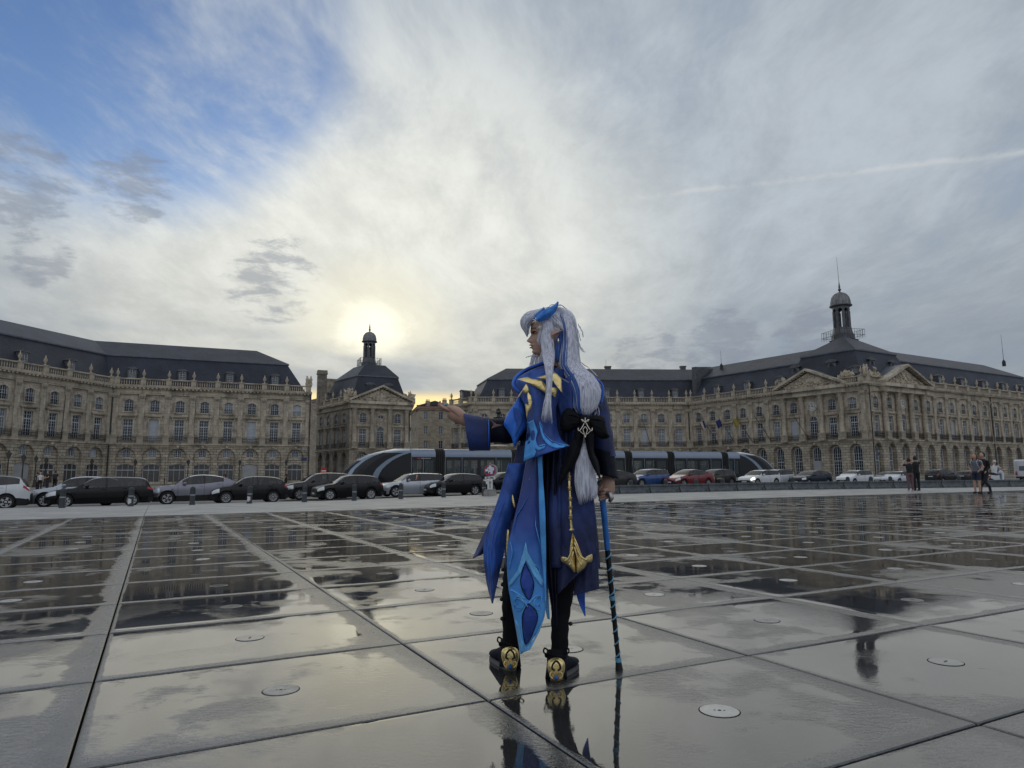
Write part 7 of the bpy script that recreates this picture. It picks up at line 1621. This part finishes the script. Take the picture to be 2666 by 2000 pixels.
for pts in (((835, 1165), (858, 1150), (868, 1185), (858, 1232), (838, 1222)), ((800, 1180), (815, 1160), (812, 1215), (800, 1235)), ((805, 1250), (825, 1235), (828, 1250), (808, 1262))):
    print_('print_cutout', [c1(*q) for q in pts], -.25, F_MID, bvh=CBV, parent=CAPE, e=.0085)
m_ = MB(); m_.tube([on_cloth(CBV, *c1(p.x, p.y), .007, -.24) for p in cr(((862, 1065), (905, 1130), (880, 1220), (905, 1280), (962, 1270)), 6)], .002, 5); m_.build('print_line', F_COB, CAPE)
m_ = MB(); m_.tube([on_cloth(CBV, *c1(*p), .008, -.24) for p in ((915, 1095), (945, 1180), (1000, 1240), (1080, 1270), (1130, 1280))], .0022, 5); m_.build('print_line', F_COB, CAPE)
def c3(x, y): return (1078.4 + x * .13, 638.7 + y * .13)
puffy('gold_band', [c3(*q) for q in ((300, 1388), (380, 1368), (460, 1352), (540, 1380), (690, 1385), (745, 1450), (790, 1515), (870, 1590), (968, 1530), (955, 1600), (930, 1690), (870, 1660), (790, 1645), (720, 1595), (620, 1535), (500, 1465), (440, 1408))], -.207, M_GOLD, .012, smooth=False)
puffy('gold_band', [c3(*q) for q in ((620, 1358), (780, 1312), (885, 1268), (960, 1300), (1030, 1385), (1050, 1625), (1000, 1560), (950, 1450), (880, 1415), (780, 1398), (700, 1380))], -.214, M_GOLD, .012, smooth=False)
puffy('gold_shell', [c1(*q) for q in ((797, 765), (815, 790), (820, 825), (800, 850), (780, 840), (765, 815), (782, 785))], -.222, M_GOLD, .012)
puffy('gold_strip', [c1(*q) for q in ((812, 830), (835, 860), (848, 910), (840, 960), (815, 1005), (800, 1058), (795, 1010), (788, 930), (800, 950), (815, 960), (822, 900), (806, 850))], -.240, M_GOLD, .008, smooth=False)
m_ = MB(); m_.tube([hp(*c1(*p), -.20) for p in ((770, 820), (750, 845), (735, 870))], .003, 5); m_.build('gold_cord', M_SILV, HERO)
# blue lozenge panel hanging on the upper arm
puffy('arm_panel', [c1(*q) for q in ((737, 868), (762, 910), (785, 985), (800, 1110), (770, 1170), (740, 1210), (700, 1292), (675, 1210), (640, 1150), (610, 1095), (645, 1010), (690, 940))], -.145, F_BLUE, .022)
print_('panel_print', [c1(*q) for q in ((690, 960), (740, 985), (770, 1050), (745, 1120), (700, 1200), (720, 1110), (700, 1040))], -.172, F_MID)

# ---- black bow with brooch
def bow_loop(pts, dy, bulge):
    puffy('bow_loop', pts, dy, F_BLK, bulge)
bow_loop([(1258, 905), (1246, 892), (1232, 882), (1220, 884), (1212, 898), (1209, 914), (1212, 930), (1226, 934), (1244, 926), (1256, 918)], -.19, .050)
bow_loop([(1268, 903), (1284, 897), (1304, 900), (1308, 915), (1313, 934), (1316, 944), (1300, 948), (1284, 940), (1272, 922)], -.19, .050)
puffy('bow_knot', [(1252, 902), (1264, 896), (1274, 904), (1274, 922), (1266, 930), (1254, 922)], -.215, F_BLK, .030)
for pts in ([(1258, 905), (1235, 895), (1216, 900)], [(1256, 914), (1236, 914), (1214, 922)], [(1270, 905), (1290, 905), (1306, 912)], [(1272, 914), (1292, 922), (1312, 940)]):
    m_ = MB(); m_.tube([hp(p.x, p.y, -.222 - .018 * math.sin(3.14 * k / 10)) for k, p in enumerate(cr(pts, 5))], [.002] + [.005] * 9 + [.002], 6, flat=.6); m_.build('bow_fold', F_BLK, HERO, smooth=True)
sheet('bow_tail', [(1250, 918), (1236, 950), (1222, 985), (1210, 1020), (1206, 1047)], [(1262, 928), (1256, 960), (1246, 992), (1228, 1020), (1208, 1048)], lambda u, t: -.235 - .02 * math.sin(3.1 * u), F_BLK, wave=(.006, 1.2))
sheet('bow_tail', [(1262, 928), (1264, 950), (1270, 980), (1280, 1006), (1294, 1032)], [(1272, 920), (1282, 942), (1282, 975), (1292, 1000), (1296, 1034)], lambda u, t: -.245 - .02 * math.sin(3.1 * u), F_BLK, wave=(.006, 1.2))
BR = -.262
m_ = MB()
def g(pts, r, dy=BR): m_.tube([hp(p.x, p.y, dy) for p in cr(pts, 5)], r, 6)
for s in (-1, 1):
    X = lambda x: 1263.5 + s * x
    g([(X(2), 914), (X(6), 922), (X(12), 930), (X(15), 929), (X(15), 924)], .0028); g([(X(1), 914), (X(4), 908), (X(8), 906), (X(5), 911)], .0022); g([(X(0), 921), (X(4.5), 928), (X(3), 934), (X(0), 946)], .0022); g([(X(12), 930), (X(7), 935), (X(3), 938)], .0018)
g([(1263.5, 902), (1263.5, 914)], .0026); m_.lathe([(.001, -.006), (.006, 0), (.001, .006)], 8, tuple(hp(1263.5, 912, BR - .003))); m_.build('brooch', M_SILV, HERO, smooth=True)
m_ = MB(); m_.lathe([(.001, -.006), (.0045, 0), (.001, .006)], 6, tuple(hp(1263.5, 915.5, BR - .004))); m_.build('gem', mat('blue_gem', (.01, .03, .25), .05, var=0), HERO)

# ---- gold chain and bell shaped ornament on the coat back
ch_x = interp
links = [(1008, 1227), (1033, 1229), (1055, 1229.5), (1078, 1230.5), (1097, 1231.5), (1115, 1232), (1148, 1235)]
for k in range(len(links) - 1):
    (ya, xa), (yb, xb) = links[k], links[k + 1]; m_ = MB(); a, b = hp(xa, ya, -.215), hp(xb, yb, -.218); d = b - a; L_ = d.length; q = d.to_track_quat('Z', 'Y').to_matrix().to_4x4()
    w = .0125 if k else .010
    m_.lathe([(.004, 0), (w, L_ * .10), (.005, L_ * .24), (.0055, L_ * .5), (.005, L_ * .76), (w, L_ * .9), (.004, L_)], 4, M=Matrix.Translation(a) @ q @ Matrix.Rotation(R(45), 4, 'Z')); m_.build('gold_link', M_GOLD, HERO)
for s in (-1, 1):
    X = lambda x: 1243 + s * x
    puffy('gold_petal', [(X(-7 if s < 0 else -7), 1150), (X(5), 1178), (X(13), 1198), (X(22), 1205), (X(31), 1203), (X(35), 1196), (X(36.5), 1206), (X(33), 1214), (X(25), 1216), (X(20), 1226), (X(10), 1234), (X(3), 1238), (X(1), 1220), (X(0), 1190)] if s > 0 else [(1236, 1150), (1240, 1180), (1242, 1215), (1242, 1237), (1234, 1230), (1226, 1222), (1218, 1217), (1211, 1211), (1210, 1202), (1214, 1204), (1221, 1206), (1229, 1198), (1234, 1180)], -.222, M_GOLD, .022, smooth=True, n=3)
for pts in ([(1240, 1170), (1252, 1200), (1268, 1210)], [(1240, 1180), (1248, 1208), (1256, 1222)], [(1237, 1180), (1228, 1204), (1218, 1212)], [(1238, 1190), (1233, 1214), (1228, 1220)]):
    m_ = MB(); m_.tube([hp(p.x, p.y, -.246) for p in cr(pts, 5)], [.001] + [.004] * 9 + [.001], 6); m_.build('gold_rib', M_GOLD, HERO, smooth=True)

# ---- trousers, boots with gold heel plates
def leg(secs, nm='trouser_leg'):
    mb = MB(); mb.rings([[hp((xl + xr) / 2 + (xr - xl) / 2 * math.cos(a) * (1 + .05 * math.sin(3 * a + py * .2)), py, dy - hd * math.sin(a)) for a in [2 * math.pi * j / 22 for j in range(22)]] for xl, xr, py, hd, dy in [tuple(q) for q in cr5(secs, 5)]]); return mb.build(nm, F_TROU, HERO, smooth=True)
leg([(1110, 1190, 1120, .10, .02), (1090, 1150, 1210, .085, .03), (1085, 1128, 1270, .07, .04), (1084, 1121, 1310, .062, .05), (1085, 1120, 1350, .055, .075), (1086, 1121, 1402, .055, .098)])
leg([(1190, 1270, 1120, .10, -.01), (1192, 1250, 1220, .085, -.01), (1191, 1237, 1290, .07, -.02), (1190, 1229, 1340, .06, -.035), (1190, 1227, 1385, .055, -.05), (1190, 1226, 1412, .05, -.055)])
for x, y, d in ((1085, 1262, .03), (1083, 1294, .03), (1084, 1336, .03), (1232, 1347, -.04), (1086, 1230, .03)):
    m_ = MB(); m_.lathe([(.001, -.010), (.008, -.006), (.010, 0), (.008, .006), (.001, .010)], 9, tuple(hp(x, y, d))); m_.build('button', M_BLACKP, HERO, smooth=True)
def boot(cx, gy, dy, toe, s):
    "ankle wrap, shoe pointing away from the viewer and to the side, gold plate over the heel"
    mb = MB(); mb.rings([[hp(cx + hw * math.cos(a), py, dy - hd * math.sin(a)) for a in [2 * math.pi * j / 18 for j in range(18)]] for py, hw, hd in ((gy - 68, 20, .055), (gy - 60, 21, .056), (gy - 40, 20, .058), (gy - 22, 22, .062), (gy - 6, 24, .066))]); mb.build('boot_shaft', F_BLK, HERO, smooth=True)
    sh = MB(); P = hp(cx, gy, dy); tx = toe
    def sect(t, w, z0, z1): c = P + Vector((tx * t, .20 * t - .03, 0)); return [Vector((c.x + w * math.cos(a), c.y, z0 + (z1 - z0) * (.5 + .5 * math.sin(a)))) for a in [2 * math.pi * j / 14 for j in range(14)]]
    sh.rings([sect(-.05, .030, .012, .07), sect(.1, .033, .012, .10), sect(.35, .034, .012, .095), sect(.6, .036, .012, .07), sect(.85, .033, .012, .055), sect(1.0, .02, .015, .04)]); sh.build('shoe', fabric('dark_shoe', (.008, .009, .018)), HERO, smooth=True)
    so = MB(); so.rings([[Vector((v.x, v.y, z)) for v in [P + Vector((tx * t + w * c_, .20 * t - .03, 0)) for t, w, c_ in ((-.12, .012, -1), (-.02, .028, -1), (.35, .033, -1), (.75, .034, -1), (.95, .024, -1), (1.05, .008, -1), (1.05, .008, 1), (.95, .024, 1), (.75, .034, 1), (.35, .033, 1), (-.02, .028, 1), (-.12, .012, 1))]] for z in (.0, .016)]); so.build('sole', mat('pale_sole', (.13, .13, .13), .7), HERO)
    X = lambda x: cx + s * x
    pl = puffy('heel_plate', [(X(-18), gy - 42), (X(-8), gy - 49), (X(6), gy - 50), (X(17), gy - 42), (X(19), gy - 28), (X(16), gy - 14), (X(12), gy - 2), (X(0), gy + 2), (X(-10), gy - 1), (X(-15), gy - 14), (X(-19), gy - 28)], dy - .068, M_GOLD, .030)
    for q in (-1, 1): m_ = MB(); m_.tube([hp(p.x, p.y, dy - .100) for p in cr([(cx, gy - 44), (cx + q * 7, gy - 36), (cx + q * 9, gy - 26), (cx + q * 3, gy - 22)], 4)], [.001] + [.004] * 11 + [.001], 6); m_.build('plate_relief', M_HOLE, HERO)
    for q in (-1, 1): m_ = MB(); m_.tube([hp(p.x, p.y, dy - .100) for p in cr([(cx, gy - 18), (cx + q * 10, gy - 18), (cx + q * 13, gy - 10), (cx + q * 6, gy - 4)], 4)], [.001] + [.003] * 11 + [.001], 6); m_.build('plate_relief', M_GOLD, HERO)
    m_ = MB(); m_.lathe([(.001, -.012), (.009, -.003), (.009, .004), (.001, .012)], 6, tuple(hp(cx, gy - 6, dy - .102))); m_.build('gem', mat('blue_gem2', (.01, .10, .38), .08, var=0), HERO)
    for q in (-1, 1): m_ = MB(); m_.tube([hp(p.x, p.y, d_) for p, d_ in zip(cr([(cx + q * 18, gy - 66), (cx + q * 25, gy - 70), (cx + q * 27, gy - 62), (cx + q * 20, gy - 56)], 4), [dy - .03] * 13)], .004, 5, flat=.4); m_.build('ankle_ribbon', F_BLK, HERO)
    m_ = MB(); m_.tube([hp(cx + 23 * math.cos(a), gy - 55 + 4 * math.sin(a * 2), dy - .062 * math.sin(a)) for a in [k * .35 for k in range(19)]], .006, 5); m_.build('ankle_ribbon', F_BLK, HERO)
boot(1101.5, 1446, .10, -.085, 1); boot(1201, 1470, -.06, .10, 1)

# ---- headdress: blue feathers with gold clips
def feather(pts_l, pts_r, dy, m): sheet('feather', pts_l, pts_r, lambda u, t: dy - .012 * math.sin(3.14 * u) - .01 * t, m, rows=18, cols=8, th=.003, wr=.001)
F_FEA = fabric('feather_blue', (.07, .27, .68), (.035, .16, .52), .5, 30)
feather([(1155, 690), (1162, 680), (1178, 668), (1196, 659), (1204.5, 651)], [(1164, 695), (1178, 690), (1192, 681), (1202, 668), (1206, 653)], -.115, F_FEA)
feather([(1152, 688), (1158, 677), (1168, 669), (1174.5, 663)], [(1160, 690), (1168, 682), (1174, 675), (1176.5, 668)], -.095, fabric('feather_deep', (.03, .15, .50), None, .5))
m_ = MB()
for k in range(4): m_.tube([hp(p.x, p.y, -.133) for p in cr([(1160, 690 + k), (1176 + k * 2, 680 + k * 1.5), (1192 + k * 2, 668 + k * 2)], 5)], [.0006] + [.0014] * 9 + [.0003], 4)
m_.build('feather_quill', fabric('feather_deep', (.03, .15, .50)), HERO)
m_ = MB()
for cx, cy, s, d in ((1157, 693, 1.0, -.118), (1165, 707, .85, -.100)):
    for a, ln in ((20, 9), (75, 8), (130, 9), (185, 10), (235, 8), (300, 9), (-20, 7)):
        q = R(a); m_.tube([hp(cx + s * ln * t * math.cos(q + .5 * t), cy - s * ln * t * math.sin(q + .5 * t), d) for t in (0, .35, .7, 1)], [.0034 * s, .003 * s, .002 * s, .0006], 6)
    m_.lathe([(.001, -.006), (.006, 0), (.001, .006)], 8, tuple(hp(cx, cy, d)))
m_.build('hair_clip', M_SILV, HERO, smooth=True)
m_ = MB(); m_.tube([hp(p.x, p.y, -.035) for p in cr([(1150, 690), (1145, 700), (1142.5, 712), (1142, 722)], 5)], [.001] + [.003] * 14 + [.0008], 5); m_.build('face_jewel', mat('pale_jewel', (.7, .72, .75), .2, .3, var=0), HERO)
m_ = MB(); m_.lathe([(.001, -.012), (.004, -.004), (.003, .004), (.001, .010)], 8, tuple(hp(1205.5, 735, -.13))); m_.build('earring', M_SILV, HERO)

# ---- the cane
CT, CBt = atY(1301.5, 1082, Y0 - .05), atZ(1337, 1447, 0.0)
cane = thing('cane', 'slim blue cane wound with black and pale blue ribbon, held in the right hand', 'cane', (CBt.x, CBt.y, 0.0))
def cp(t, o=0.0): return CT.lerp(CBt, t) - CBt
m_ = MB(); m_.tube([cp(-.02), cp(.29)], [.0145, .0135], 12); m_.build('upper_shaft', fabric('cane_blue', (.035, .17, .52), None, .45), cane, smooth=50)
m_ = MB(); m_.tube([cp(.28), cp(.95)], [.0130, .0105], 12); m_.build('lower_shaft', mat('cane_black', (.008, .008, .009), .45, var=.1), cane, smooth=50)
m_ = MB(); m_.tube([cp(.94), cp(.965), cp(1.0)], [.013, .015, .0185], 12); m_.build('rubber_tip', M_BLACKP, cane, smooth=50)
ax = (CBt - CT).normalized(); e1 = ax.cross(Vector((0, 1, 0))).normalized(); e2 = ax.cross(e1); pts = []
for k in range(161): t = lerp(.31, .925, k / 160); a = k / 160 * 2 * math.pi * 8.5; r_ = lerp(.0132, .0112, k / 160); pts.append(cp(t) + e1 * r_ * math.cos(a) + e2 * r_ * math.sin(a))
m_ = MB(); m_.tube(pts, .0034, 5, flat=1.0); m_.build('ribbon', fabric('ribbon_blue', (.16, .42, .62), None, .5), cane, smooth=True)
for t in (.925, .56): m_ = MB(); m_.tube([cp(t), cp(t + .025)], .0140, 12); m_.build('ribbon_band', fabric('ribbon_blue', (.16, .42, .62)), cane, smooth=50)
m_ = MB(); m_.tube([hp(px, py, d) + HL - CBt for px, py, d in ((1302, 1086, -.05), (1303, 1074, -.05), (1308, 1066, -.062), (1316, 1066, -.075), (1320, 1076, -.08), (1316, 1084, -.078))], [.013, .013, .013, .014, .013, .008], 10); m_.build('handle', mat('brushed_steel', (.45, .43, .42), .3, .9, var=.1), cane, smooth=True)
